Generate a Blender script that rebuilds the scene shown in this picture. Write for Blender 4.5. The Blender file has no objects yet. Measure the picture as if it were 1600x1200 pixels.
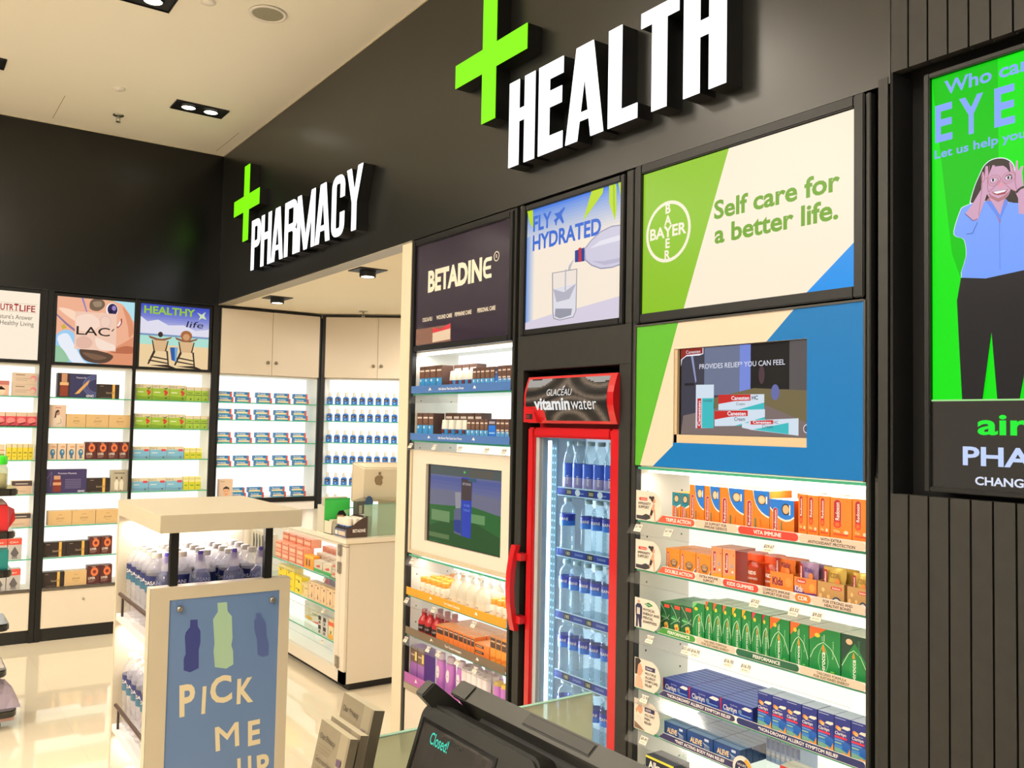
import bpy, bmesh, math, random
from mathutils import Matrix, Vector

random.seed(11)
SC = bpy.context.scene
COL = SC.collection
PI = math.pi
rad = math.radians

# ------------------------------------------------------------------ camera
YAW, PITCH, ROLL, FPX, EYE = rad(35.1319), rad(2.6353), rad(1.1177), 1377.58, 1.55
fw = Vector((math.sin(YAW) * math.cos(PITCH), math.cos(YAW) * math.cos(PITCH), math.sin(PITCH)))
rt = fw.cross(Vector((0, 0, 1))).normalized()
up = rt.cross(fw)
rt, up = rt * math.cos(ROLL) + up * math.sin(ROLL), up * math.cos(ROLL) - rt * math.sin(ROLL)
cam_data = bpy.data.cameras.new('camera')
cam_data.sensor_width = 36.0
cam_data.lens = 36.0 * FPX / 1600
cam_data.clip_start = 0.02
cam = bpy.data.objects.new('camera', cam_data)
COL.objects.link(cam)
cam.matrix_world = Matrix(((rt.x, up.x, -fw.x, 0), (rt.y, up.y, -fw.y, 0), (rt.z, up.z, -fw.z, EYE), (0, 0, 0, 1)))
SC.camera = cam

# ------------------------------------------------------------------ world, exposure
WORLD_COL, WORLD_STR = (1.0, 0.92, 0.80), 0.66
w = bpy.data.worlds.new('mall_ambience')
SC.world = w
w.use_nodes = True
w.node_tree.nodes['Background'].inputs[0].default_value = (*WORLD_COL, 1)
w.node_tree.nodes['Background'].inputs[1].default_value = WORLD_STR
SC.view_settings.view_transform = 'Standard'
SC.view_settings.look = 'None'
SC.view_settings.exposure = 0.0
SC.view_settings.gamma = 1.0
SC.view_settings.use_curve_mapping = False
SC.cycles.use_denoising = True
SC.cycles.transparent_max_bounces = 24
SC.cycles.max_bounces = 8
SC.cycles.caustics_reflective = False
SC.cycles.caustics_refractive = False
SC.cycles.sample_clamp_indirect = 4.0

CEIL = 3.593
XR = 2.034     # face of the sign wall
YB = 6.839     # face of the back wall
SOFF = 2.432   # soffit of the dispensary


def area_light(name, loc, size, power, col=(1, 0.90, 0.76), rot=(0, 0, 0), size_y=None):
    l = bpy.data.lights.new(name, 'AREA')
    l.energy = power
    l.color = col
    l.size = size
    if size_y:
        l.shape = 'RECTANGLE'
        l.size_y = size_y
    o = bpy.data.objects.new(name, l)
    COL.objects.link(o)
    o.location = loc
    o.rotation_euler = rot
    return o


def spot_light(name, loc, power, angle=100, col=(1, 0.89, 0.74), blend=0.8):
    l = bpy.data.lights.new(name, 'SPOT')
    l.energy = power
    l.color = col
    l.spot_size = rad(angle)
    l.spot_blend = blend
    l.shadow_soft_size = 0.05
    o = bpy.data.objects.new(name, l)
    COL.objects.link(o)
    o.location = loc
    return o


# ceiling lamps of the shop floor outside the frame
for lx, ly, pw_ in ((-1.3, 1.0, 28), (-1.3, 3.9, 28), (-1.3, 5.7, 28), (0.35, 0.9, 20), (0.35, 3.2, 20)):
    area_light('ceiling_lamp', (lx, ly, CEIL - 0.03), 0.5, pw_)
# added unseen fill light out to the left, shining up to brighten the ceiling
area_light('ceiling_fill', (-2.6, 2.6, 2.55), 0.3, 760, (1, 0.935, 0.86), (PI, rad(-22), 0), 7.5)


# ------------------------------------------------------------------ materials
def lin(c):
    out = []
    for v in c[:3]:
        v = v / 255.0
        out.append(v / 12.92 if v <= 0.04045 else ((v + 0.055) / 1.055) ** 2.4)
    return out


_mats = {}


def mat(col, rough=0.5, metal=0.0, spec=0.5, coat=0.0, name=None):
    key = ('p', tuple(col), rough, metal, spec, coat)
    if key in _mats:
        return _mats[key]
    m = bpy.data.materials.new(name or 'paint')
    m.use_nodes = True
    b = m.node_tree.nodes['Principled BSDF']
    b.inputs['Base Color'].default_value = (*lin(col), 1)
    b.inputs['Roughness'].default_value = rough
    b.inputs['Metallic'].default_value = metal
    b.inputs['Specular IOR Level'].default_value = spec
    if coat:
        b.inputs['Coat Weight'].default_value = coat
        b.inputs['Coat Roughness'].default_value = 0.08
    _mats[key] = m
    return m


def em(col, s=1.0, rough=0.25, spec=0.15):
    """backlit film, screen or lamp"""
    key = ('e', tuple(col), s, rough)
    if key in _mats:
        return _mats[key]
    m = bpy.data.materials.new('backlit')
    m.use_nodes = True
    b = m.node_tree.nodes['Principled BSDF']
    b.inputs['Base Color'].default_value = (0.01, 0.01, 0.01, 1)
    b.inputs['Roughness'].default_value = rough
    b.inputs['Specular IOR Level'].default_value = spec
    b.inputs['Emission Color'].default_value = (*lin(col), 1)
    b.inputs['Emission Strength'].default_value = s
    _mats[key] = m
    return m


def clear(tint, body=0.0, body_col=(255, 255, 255), gloss=1.0, rough=0.03, ior=1.45, name='clear'):
    """thin clear plastic or glass: see-through, fresnel gloss, a little milky body"""
    key = ('c', tuple(tint), body, tuple(body_col), gloss, rough, ior)
    if key in _mats:
        return _mats[key]
    m = bpy.data.materials.new(name)
    m.use_nodes = True
    nt = m.node_tree
    for n in list(nt.nodes):
        nt.nodes.remove(n)
    out = nt.nodes.new('ShaderNodeOutputMaterial')
    tr = nt.nodes.new('ShaderNodeBsdfTransparent')
    tr.inputs[0].default_value = (*lin(tint), 1)
    cur = tr.outputs[0]
    if body > 0:
        df = nt.nodes.new('ShaderNodeBsdfDiffuse')
        df.inputs[0].default_value = (*lin(body_col), 1)
        tl = nt.nodes.new('ShaderNodeBsdfTranslucent')
        tl.inputs[0].default_value = (*lin(body_col), 1)
        a = nt.nodes.new('ShaderNodeMixShader')
        a.inputs[0].default_value = 0.5
        nt.links.new(df.outputs[0], a.inputs[1])
        nt.links.new(tl.outputs[0], a.inputs[2])
        b = nt.nodes.new('ShaderNodeMixShader')
        b.inputs[0].default_value = body
        nt.links.new(cur, b.inputs[1])
        nt.links.new(a.outputs[0], b.inputs[2])
        cur = b.outputs[0]
    gl = nt.nodes.new('ShaderNodeBsdfGlossy')
    gl.inputs['Roughness'].default_value = rough
    fr = nt.nodes.new('ShaderNodeLayerWeight')
    fr.inputs[0].default_value = 0.5
    pw = nt.nodes.new('ShaderNodeMath')
    pw.operation = 'POWER'
    pw.inputs[1].default_value = 4.0
    nt.links.new(fr.outputs['Facing'], pw.inputs[0])
    mu = nt.nodes.new('ShaderNodeMath')
    mu.operation = 'MULTIPLY_ADD'
    mu.inputs[1].default_value = 0.6 * gloss
    mu.inputs[2].default_value = 0.03 * gloss
    nt.links.new(pw.outputs[0], mu.inputs[0])
    mx = nt.nodes.new('ShaderNodeMixShader')
    nt.links.new(mu.outputs[0], mx.inputs[0])
    nt.links.new(cur, mx.inputs[1])
    nt.links.new(gl.outputs[0], mx.inputs[2])
    nt.links.new(mx.outputs[0], out.inputs[0])
    _mats[key] = m
    return m


def noisy(col, amount=0.06, scale=6.0, rough=0.5, spec=0.5, bump=0.0, name='wall_paint'):
    """painted surface with faint unevenness of tone and gloss"""
    m = bpy.data.materials.new(name)
    m.use_nodes = True
    nt = m.node_tree
    b = nt.nodes['Principled BSDF']
    tc = nt.nodes.new('ShaderNodeTexCoord')
    nz = nt.nodes.new('ShaderNodeTexNoise')
    nz.inputs['Scale'].default_value = scale
    nz.inputs['Detail'].default_value = 4
    nt.links.new(tc.outputs['Object'], nz.inputs['Vector'])
    rp = nt.nodes.new('ShaderNodeValToRGB')
    c = lin(col)
    rp.color_ramp.elements[0].position = 0.3
    rp.color_ramp.elements[1].position = 0.7
    rp.color_ramp.elements[0].color = (*[v * (1 - amount) for v in c], 1)
    rp.color_ramp.elements[1].color = (*[v * (1 + amount) for v in c], 1)
    nt.links.new(nz.outputs[0], rp.inputs[0])
    nt.links.new(rp.outputs[0], b.inputs['Base Color'])
    b.inputs['Roughness'].default_value = rough
    b.inputs['Specular IOR Level'].default_value = spec
    if bump:
        n2 = nt.nodes.new('ShaderNodeTexNoise')
        n2.inputs['Scale'].default_value = 260
        nt.links.new(tc.outputs['Object'], n2.inputs['Vector'])
        bp = nt.nodes.new('ShaderNodeBump')
        bp.inputs['Strength'].default_value = bump
        bp.inputs['Distance'].default_value = 0.002
        nt.links.new(n2.outputs[0], bp.inputs['Height'])
        nt.links.new(bp.outputs[0], b.inputs['Normal'])
    return m


def floor_material():
    m = bpy.data.materials.new('polished_cream_tile')
    m.use_nodes = True
    nt = m.node_tree
    b = nt.nodes['Principled BSDF']
    tc = nt.nodes.new('ShaderNodeTexCoord')
    br = nt.nodes.new('ShaderNodeTexBrick')
    br.offset = 0.0
    br.inputs['Scale'].default_value = 1.0
    br.inputs['Brick Width'].default_value = 0.8
    br.inputs['Row Height'].default_value = 0.8
    br.inputs['Mortar Size'].default_value = 0.001
    br.inputs['Color1'].default_value = (*lin((226, 214, 190)), 1)
    br.inputs['Color2'].default_value = (*lin((224, 211, 186)), 1)
    br.inputs['Mortar'].default_value = (*lin((212, 198, 172)), 1)
    nt.links.new(tc.outputs['Object'], br.inputs['Vector'])
    nt.links.new(br.outputs['Color'], b.inputs['Base Color'])
    b.inputs['Roughness'].default_value = 0.035
    b.inputs['Specular IOR Level'].default_value = 0.55
    return m


WHITE = mat((236, 230, 222), 0.4, name='white_laminate')
CREAM = mat((228, 217, 200), 0.4, name='cream_laminate')
SHELFWHITE = mat((238, 232, 222), 0.45, name='white_shelf_lining')
DARK = noisy((36, 36, 33), 0.1, 30, 0.45, 0.4, name='charcoal_panel')
BLACK = mat((14, 14, 14), 0.5, name='plain_black')  # plain black for backing, plinths, linings and castors
FRAME = mat((17, 17, 16), 0.4, spec=0.4, name='black_powder_coat')
FRAMELT = mat((58, 56, 51), 0.4, name='charcoal_edge')
STEEL = mat((170, 165, 155), 0.3, 0.9, name='steel')
GREENEDGE = mat((70, 165, 130), 0.2, name='green_glass_edge')
GLASS = clear((244, 252, 248), 0.0, name='shelf_glass')
ACRYLIC = clear((250, 250, 250), 0.05, gloss=1.0, rough=0.06, name='clear_acrylic')
BACKLIGHT = em((255, 250, 236), 1.35, rough=0.5)
BACKLIGHT_COOL = em((250, 253, 250), 1.35, rough=0.5)


# ------------------------------------------------------------------ mesh building
_txt = {}


def raw_text(s, bold):
    c = bpy.data.curves.new('lettering', 'FONT')
    c.body = s
    c.offset = bold
    c.resolution_u = 3
    o = bpy.data.objects.new('lettering', c)
    COL.objects.link(o)
    dg = bpy.context.evaluated_depsgraph_get()
    me = bpy.data.meshes.new_from_object(o.evaluated_get(dg))
    vs = [(v.co.x, v.co.y) for v in me.vertices]
    fs = [tuple(p.vertices) for p in me.polygons]
    bpy.data.objects.remove(o)
    bpy.data.curves.remove(c)
    bpy.data.meshes.remove(me)
    return vs, fs


_adv = {}


def advance(ch):
    if ch not in _adv:
        i0 = min(v[0] for v in raw_text('I', 0)[0])
        # the narrow bar after the character tells where the next one starts
        _adv[ch] = max(v[0] for v in raw_text(ch + 'I', 0)[0]) - max(v[0] for v in raw_text('I', 0)[0])
    return _adv[ch]


def text_mesh(s, bold=0.0):
    key = (s, bold)
    if key in _txt:
        return _txt[key]
    vs, fs = raw_text(s, bold)
    if bold > 0 and 'M' in s:
        # the thickened M of the built-in face folds over itself: give it a clean outline
        b = bold
        off = 0.0
        for ch in s:
            if ch == 'M':
                lo, hi = off + .03, off + .75
                fs = [f for f in fs if not lo < sum(vs[i][0] for i in f) / len(f) < hi]
                n = len(vs)
                pts = [(.073 - b, -b), (.171 + b, -b), (.171 + b, .531 - 2.4 * b), (.391 - .55 * b, .262 - 1.6 * b), (.391 + .55 * b, .262 - 1.6 * b), (.611 - b, .531 - 2.4 * b), (.611 - b, -b), (.709 + b, -b), (.709 + b, .682 + b),
                       (.618 - .3 * b, .682 + b), (.391, .402 + 1.6 * b), (.165 + .3 * b, .682 + b), (.073 - b, .682 + b)]
                vs = vs + [(off + u, v) for u, v in pts]
                fs = fs + [(n, n + 1, n + 2, n + 11, n + 12), (n + 2, n + 3, n + 10, n + 11), (n + 3, n + 4, n + 10), (n + 4, n + 5, n + 9, n + 10), (n + 5, n + 6, n + 7, n + 8, n + 9)]
            off += advance(ch)
    _txt[key] = (vs, fs)
    return vs, fs


_hv, _ = text_mesh('H')
CAP = max(v[1] for v in _hv)


class MB:
    def __init__(s):
        s.v, s.f, s.m, s.sm, s.mats = [], [], [], [], []
        s.X = None

    def mi(s, m):
        if m not in s.mats:
            s.mats.append(m)
        return s.mats.index(m)

    def face(s, pts, m, smooth=False):
        n = len(s.v)
        s.v += [tuple(p) for p in pts]
        s.f.append(tuple(range(n, n + len(pts))))
        s.m.append(s.mi(m))
        s.sm.append(smooth)

    def idx(s, verts, faces, m, smooth=False, per=None):
        n = len(s.v)
        s.v += [tuple(p) for p in verts]
        for k, f in enumerate(faces):
            s.f.append(tuple(i + n for i in f))
            s.m.append(s.mi(per[k] if per else m))
            s.sm.append(smooth)

    def box(s, x0, x1, y0, y1, z0, z1, m, front=None, top=None, right=None):
        vs = [(x0, y0, z0), (x1, y0, z0), (x1, y1, z0), (x0, y1, z0), (x0, y0, z1), (x1, y0, z1), (x1, y1, z1), (x0, y1, z1)]
        fs = [(0, 1, 5, 4), (1, 2, 6, 5), (2, 3, 7, 6), (3, 0, 4, 7), (4, 5, 6, 7), (3, 2, 1, 0)]
        s.idx(vs, fs, m, per=[front or m, right or m, m, m, top or m, m])

    def hexa(s, b, t, m):
        """solid between two quads given bottom and top (both counter-clockwise seen from above)"""
        s.idx(list(b) + list(t), [(0, 1, 5, 4), (1, 2, 6, 5), (2, 3, 7, 6), (3, 0, 4, 7), (4, 5, 6, 7), (3, 2, 1, 0)], m)

    def lathe(s, prof, ms, n=16, cx=0.0, cy=0.0, sx=1.0, sy=1.0, caps=True):
        """prof: (r,z) bottom to top; ms: a material or one per band"""
        vs = []
        for r, z in prof:
            for k in range(n):
                a = 2 * PI * k / n
                vs.append((cx + r * sx * math.cos(a), cy + r * sy * math.sin(a), z))
        fs, per = [], []
        for i in range(len(prof) - 1):
            for k in range(n):
                k2 = (k + 1) % n
                fs.append((i * n + k, i * n + k2, (i + 1) * n + k2, (i + 1) * n + k))
                per.append(ms[i] if isinstance(ms, (list, tuple)) else ms)
        s.idx(vs, fs, None, True, per)
        if caps:
            m0 = ms[0] if isinstance(ms, (list, tuple)) else ms
            m1 = ms[-1] if isinstance(ms, (list, tuple)) else ms
            if prof[0][0] > 1e-5:
                s.face([vs[k] for k in reversed(range(n))], m0)
            if prof[-1][0] > 1e-5:
                s.face(vs[-n:], m1)

    def tube(s, p0, p1, r, m, n=8):
        p0, p1 = Vector(p0), Vector(p1)
        d = (p1 - p0).normalized()
        a = d.cross(Vector((0, 0, 1)))
        if a.length < 1e-3:
            a = d.cross(Vector((0, 1, 0)))
        a.normalize()
        b = d.cross(a)
        ring = [a * math.cos(2 * PI * k / n) * r + b * math.sin(2 * PI * k / n) * r for k in range(n)]
        vs = [p0 + q for q in ring] + [p1 + q for q in ring]
        fs = [(k, k + n, (k + 1) % n + n, (k + 1) % n) for k in range(n)]
        s.idx(vs, fs, m, True)
        s.face([p0 + q for q in ring], m)
        s.face([p1 + q for q in reversed(ring)], m)

    def sheet(s, pts, y, m):
        """flat polygon facing -y, points (x,z)"""
        ar = sum(pts[i][0] * pts[(i + 1) % len(pts)][1] - pts[(i + 1) % len(pts)][0] * pts[i][1] for i in range(len(pts)))
        if ar < 0:
            pts = list(reversed(pts))
        s.face([(p[0], y, p[1]) for p in pts], m)

    def prism(s, pts, y0, y1, m, front=None):
        """polygon (x,z) extruded from y0 (front) back to y1"""
        ar = sum(pts[i][0] * pts[(i + 1) % len(pts)][1] - pts[(i + 1) % len(pts)][0] * pts[i][1] for i in range(len(pts)))
        if ar < 0:
            pts = list(reversed(pts))
        n = len(pts)
        vs = [(p[0], y0, p[1]) for p in pts] + [(p[0], y1, p[1]) for p in pts]
        fs = [tuple(range(n)), tuple(reversed(range(n, 2 * n)))]
        per = [front or m, m]
        for k in range(n):
            k2 = (k + 1) % n
            fs.append((k, k + n, k2 + n, k2))
            per.append(m)
        s.idx(vs, fs, m, per=per)

    def text(s, t, x, z, h, y, m, width=None, bold=0.0, rot=0, align='l', shear=0.0):
        vs, fs = text_mesh(t, bold)
        if not vs:
            return
        k = h / CAP
        x0 = min(v[0] for v in vs)
        x1 = max(v[0] for v in vs)
        kx = k if width is None else width / (x1 - x0)
        wd = (x1 - x0) * kx
        off = 0 if align == 'l' else (-wd / 2 if align == 'c' else -wd)
        out = []
        for a, b in vs:
            u = (a - x0) * kx + off + b * k * shear
            v = b * k
            if rot == 90:
                u, v = -v, u
            elif rot == -90:
                u, v = v, -u
            elif rot:
                cr, sr = math.cos(rad(rot)), math.sin(rad(rot))
                u, v = u * cr - v * sr, u * sr + v * cr
            out.append((x + u, y, z + v))
        s.idx(out, fs, m)

    def text_round(s, t, r, z, h, m, ang=0.0, width=None, bold=0.0, up=False):
        """lettering wrapped on a cylinder about the z axis, facing -y at ang 0"""
        vs, fs = text_mesh(t, bold)
        k = h / CAP
        x0 = min(v[0] for v in vs)
        x1 = max(v[0] for v in vs)
        kx = k if width is None else width / (x1 - x0)
        out = []
        for a, b in vs:
            if up:
                th = ang - b * k / r
                out.append((r * math.sin(th), -r * math.cos(th), z + (a - x0) * kx))
                continue
            th = ang + ((a - x0) - (x1 - x0) / 2) * kx / r
            out.append((r * math.sin(th), -r * math.cos(th), z + b * k))
        s.idx(out, fs, m)

    def mesh(s, name, bevel=0.0, seg=2):
        me = bpy.data.meshes.new(name)
        me.from_pydata(s.v, [], s.f)
        for m in s.mats:
            me.materials.append(m)
        me.polygons.foreach_set('material_index', s.m)
        me.polygons.foreach_set('use_smooth', s.sm)
        if bevel:
            bm = bmesh.new()
            bm.from_mesh(me)
            ed = [e for e in bm.edges if len(e.link_faces) == 2 and e.calc_face_angle(0) > rad(40)]
            bmesh.ops.bevel(bm, geom=ed, offset=bevel, segments=seg, affect='EDGES', clamp_overlap=True)
            bm.to_mesh(me)
            bm.free()
        me.update()
        return me


class Art:
    """flat artwork on a front facing -y: fractions of a w x h rectangle at (x0,z0)"""

    def __init__(s, mb, x0, z0, w, h, y, step=0.0001):
        s.mb, s.x0, s.z0, s.w, s.h, s.y, s.step = mb, x0, z0, w, h, y, step

    def S(s, pts, m, n=4):
        """smooth closed outline through the points"""
        k = len(pts)
        out = []
        for i in range(k):
            p0, p1, p2, p3 = pts[i - 1], pts[i], pts[(i + 1) % k], pts[(i + 2) % k]
            for j in range(n):
                t = j / n
                out.append(tuple(.5 * (2 * p1[d] + (p2[d] - p0[d]) * t + (2 * p0[d] - 5 * p1[d] + 4 * p2[d] - p3[d]) * t * t + (3 * p1[d] - p0[d] - 3 * p2[d] + p3[d]) * t ** 3) for d in (0, 1)))
        s.P([(min(1, max(0, u)), min(1, max(0, v))) for u, v in out], m)

    def nx(s):
        s.y -= s.step
        return s.y

    def P(s, pts, m):
        s.mb.sheet([(s.x0 + u * s.w, s.z0 + v * s.h) for u, v in pts], s.nx(), m)

    def R(s, u0, v0, u1, v1, m):
        s.P([(u0, v0), (u1, v0), (u1, v1), (u0, v1)], m)

    def E(s, u, v, ru, rv, m, n=16, a0=0, a1=360):
        pts = [(u + ru * math.cos(rad(a0 + (a1 - a0) * k / n)), v + rv * math.sin(rad(a0 + (a1 - a0) * k / n))) for k in range(n + (1 if a1 - a0 < 360 else 0))]
        s.P(pts, m)

    def pill(s, u0, v0, u1, v1, m, n=6):
        """upright rounded bar"""
        r = (u1 - u0) / 2
        rv = r * s.w / s.h
        c = (u0 + u1) / 2
        pts = [(c + r * math.cos(PI * k / n), v1 - rv + rv * math.sin(PI * k / n)) for k in range(n + 1)]
        pts += [(c - r * math.cos(PI * k / n), v0 + rv - rv * math.sin(PI * k / n)) for k in range(n + 1)]
        s.P(pts, m)

    def hpill(s, u0, v0, u1, v1, m, n=6, left=True, right=True):
        r = (v1 - v0) / 2
        ru = r * s.h / s.w
        c = (v0 + v1) / 2
        pts = []
        if right:
            pts += [(u1 - ru + ru * math.sin(PI * k / n), c - r * math.cos(PI * k / n)) for k in range(n + 1)]
        else:
            pts += [(u1, v0), (u1, v1)]
        if left:
            pts += [(u0 + ru - ru * math.sin(PI * k / n), c + r * math.cos(PI * k / n)) for k in range(n + 1)]
        else:
            pts += [(u0, v1), (u0, v0)]
        s.P(pts, m)

    def line(s, pts, t, m):
        """stroke of thickness t (metres) through fraction points"""
        q = [(s.x0 + u * s.w, s.z0 + v * s.h) for u, v in pts]
        y = s.nx()
        for a, b in zip(q, q[1:]):
            dx, dz = b[0] - a[0], b[1] - a[1]
            l = math.hypot(dx, dz) or 1
            nx_, nz = -dz / l * t / 2, dx / l * t / 2
            s.mb.sheet([(a[0] + nx_, a[1] + nz), (b[0] + nx_, b[1] + nz), (b[0] - nx_, b[1] - nz), (a[0] - nx_, a[1] - nz)], y, m)

    def T(s, t, u, v, h, m, wd=None, bold=0.0, rot=0, align='l', shear=0.0):
        """h: cap height as a fraction of the rectangle's height (of its width when turned)"""
        if rot in (90, -90):
            s.mb.text(t, s.x0 + u * s.w, s.z0 + v * s.h, h * s.w, s.nx(), m, None if wd is None else wd * s.h, bold, rot, align, shear)
        else:
            s.mb.text(t, s.x0 + u * s.w, s.z0 + v * s.h, h * s.h, s.nx(), m, None if wd is None else wd * s.w, bold, rot, align, shear)


# ------------------------------------------------------------------ objects
def tag(o, label=None, cat=None, group=None, kind=None):
    if label:
        o['label'] = label
    if cat:
        o['category'] = cat
    if group:
        o['group'] = group
    if kind:
        o['kind'] = kind
    return o


def ob(name, me, parent=None, loc=None, rz=0.0, label=None, cat=None, group=None, kind=None):
    o = bpy.data.objects.new(name, me)
    COL.objects.link(o)
    if parent:
        o.parent = parent
    if loc:
        o.location = loc
    if rz:
        o.rotation_euler = (0, 0, rz)
    return tag(o, label, cat, group, kind)


def thing(name, label, cat, loc=(0, 0, 0), rz=0.0, group=None):
    o = bpy.data.objects.new(name, None)
    o.empty_display_size = 0.1
    COL.objects.link(o)
    o.location = loc
    o.rotation_euler = (0, 0, rz)
    return tag(o, label, cat, group)


class Kind:
    """one kind of goods: a mesh of its own, or parts (name, mesh) under an Empty"""

    def __init__(s, name, cat, parts):
        s.name, s.cat, s.parts = name, cat, parts
        s.first = None

    def put(s, loc, rz, label, group=None):
        if not isinstance(s.parts, list):
            if s.first is None:
                s.first = ob(s.name, s.parts, None, loc, rz, label, s.cat, group)
                return s.first
            o = s.first.copy()
            COL.objects.link(o)
            o.location, o.rotation_euler = loc, (0, 0, rz)
            o['label'] = label
            if group:
                o['group'] = group
            return o
        if s.first is None:
            s.first = thing(s.name, label, s.cat, loc, rz, group)
            for p in s.parts:
                ob(p[0], p[1], s.first, label=p[2] if len(p) > 2 else None)
            return s.first
        o = s.first.copy()
        COL.objects.link(o)
        o.location, o.rotation_euler = loc, (0, 0, rz)
        o['label'] = label
        if group:
            o['group'] = group
        for ch in list(s.first.children):
            c = ch.copy()
            COL.objects.link(c)
            c.parent = o
        return o


class Frame:
    def __init__(s, ox, oy, rz):
        s.ox, s.oy, s.rz = ox, oy, rz

    def W(s, lx, ly, z):
        c, n = math.cos(s.rz), math.sin(s.rz)
        return (s.ox + lx * c - ly * n, s.oy + lx * n + ly * c, z)


FR = Frame(XR, 0, -PI / 2)       # sign wall: local x = -y, local y = depth into the wall
FB = Frame(0, YB, 0)             # back wall
ORD = ('first second third fourth fifth sixth seventh eighth ninth tenth eleventh twelfth thirteenth fourteenth fifteenth '
       'sixteenth seventeenth eighteenth nineteenth twentieth').split()
# ------------------------------------------------------------------ the setting
def struct(name, mb, bevel=0.0):
    return ob(name, mb.mesh(name, bevel), kind='structure')


def sbox(name, x0, x1, y0, y1, z0, z1, m, bevel=0.0):
    b = MB()
    b.box(x0, x1, y0, y1, z0, z1, m)
    return struct(name, b, bevel)


FLOORM = floor_material()
CEILM = noisy((244, 238, 226), 0.015, 0.8, 0.9, 0.1, name='ceiling_paint')
WALLBLACK = noisy((25, 26, 23), 0.08, 3.0, 0.30, 0.6, bump=0.05, name='black_wall_panel')
sbox('floor', -4.5, 4.6, -2.5, 7.4, -0.1, 0, FLOORM)
sbox('ceiling', -4.5, 2.04, -2.5, 6.86, CEIL, CEIL + 0.08, CEILM)
WALLDEEP = noisy((9, 9, 8), 0.08, 3.0, 0.24, 0.5, bump=0.05, name='deep_black_wall_panel')
sbox('wall_back', -4.5, 2.034, YB, YB + 0.30, 2.425, CEIL, WALLDEEP)
sbox('wall_rear', -4.5, 4.6, YB + 0.31, YB + 0.40, 0, CEIL, BLACK)
sbox('wall_sign', XR, XR + 0.085, 1.25, YB, SOFF, CEIL, WALLBLACK)
sbox('trim_1', XR - 0.003, XR + 0.09, 3.755, YB - 0.003, SOFF - 0.006, SOFF, mat((150, 142, 125), 0.4))
sbox('trim_2', -4.5, 2.03, YB - 0.004, YB, CEIL - 0.008, CEIL, mat((210, 200, 178), 0.6))
sbox('trim_3', XR - 0.004, XR, -2.5, YB - 0.004, CEIL - 0.008, CEIL, mat((210, 200, 178), 0.6))
sbox('ceiling_dispensary', XR + 0.086, 4.6, 3.855, YB + 0.30, SOFF, SOFF + 0.08, noisy((234, 224, 204), 0.015, 0.8, 0.9, 0.1))
sbox('wall_partition', XR, 2.62, 3.757, 3.852, 0, SOFF - 0.007, noisy((226, 212, 186), 0.02, 2, 0.6, 0.3))
sbox('wall_dispensary', 4.5, 4.6, 3.855, YB + 0.30, 0, SOFF, mat((215, 205, 188), 0.7))
sbox('wall_backing', 2.36, 2.42, 0.2, 3.755, 0, CEIL, BLACK)
# slatted wall to the right, with the dark niche of the tall screen
SLAT = noisy((45, 44, 41), 0.10, 25, 0.5, 0.35, name='grooved_charcoal_boards')
b = MB()
k = 0
y = 1.252
while y > -1.6:
    ya, yb = y - 0.0455, y
    if yb > 0.50:
        b.box(XR, XR + 0.02, ya, yb, 0, 1.398, SLAT)
        b.box(XR, XR + 0.02, ya, yb, 2.458, CEIL, SLAT)
    else:
        b.box(XR, XR + 0.02, ya, yb, 0, CEIL, SLAT)
    y -= 0.0502
b.box(XR + 0.02, XR + 0.03, -1.6, 1.252, 0, 1.398, BLACK)
b.box(XR + 0.02, XR + 0.03, -1.6, 1.252, 2.458, CEIL, BLACK)
b.box(XR + 0.02, XR + 0.03, -1.6, 0.5, 1.398, 2.458, BLACK)
b.box(XR + 0.09, XR + 0.10, 0.4, 1.30, 1.3, 2.5, mat((4, 4, 4), 0.8))
b.box(XR + 0.0, XR + 0.09, 1.245, 1.252, 1.398, 2.458, mat((4, 4, 4), 0.8))
struct('wall_slats', b)
b = MB()
b.box(XR - 0.002, XR + 0.06, 1.258, 1.284, 0, 2.45, DARK)
struct('trim_4', b)
# hairline joints of the ceiling access panels
sbox('trim_5', 0.825, 0.828, 6.20, 6.72, CEIL - 0.0015, CEIL, mat((150, 135, 110), 0.8))
sbox('trim_6', 1.948, 1.951, 6.22, 6.75, CEIL - 0.0015, CEIL, mat((150, 135, 110), 0.8))


# ------------------------------------------------------------------ big lit signs
def arc_piece(cx, cz, ro_x, ro_z, ri_x, ri_z, a0, a1, n=4):
    out = []
    for k in range(n):
        p, q = rad(a0 + (a1 - a0) * k / n), rad(a0 + (a1 - a0) * (k + 1) / n)
        out.append([(cx + ri_x * math.cos(p), cz + ri_z * math.sin(p)), (cx + ro_x * math.cos(p), cz + ro_z * math.sin(p)),
                    (cx + ro_x * math.cos(q), cz + ro_z * math.sin(q)), (cx + ri_x * math.cos(q), cz + ri_z * math.sin(q))])
    return out


def rect(a, b, c, d):
    return [(a, c), (b, c), (b, d), (a, d)]


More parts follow.
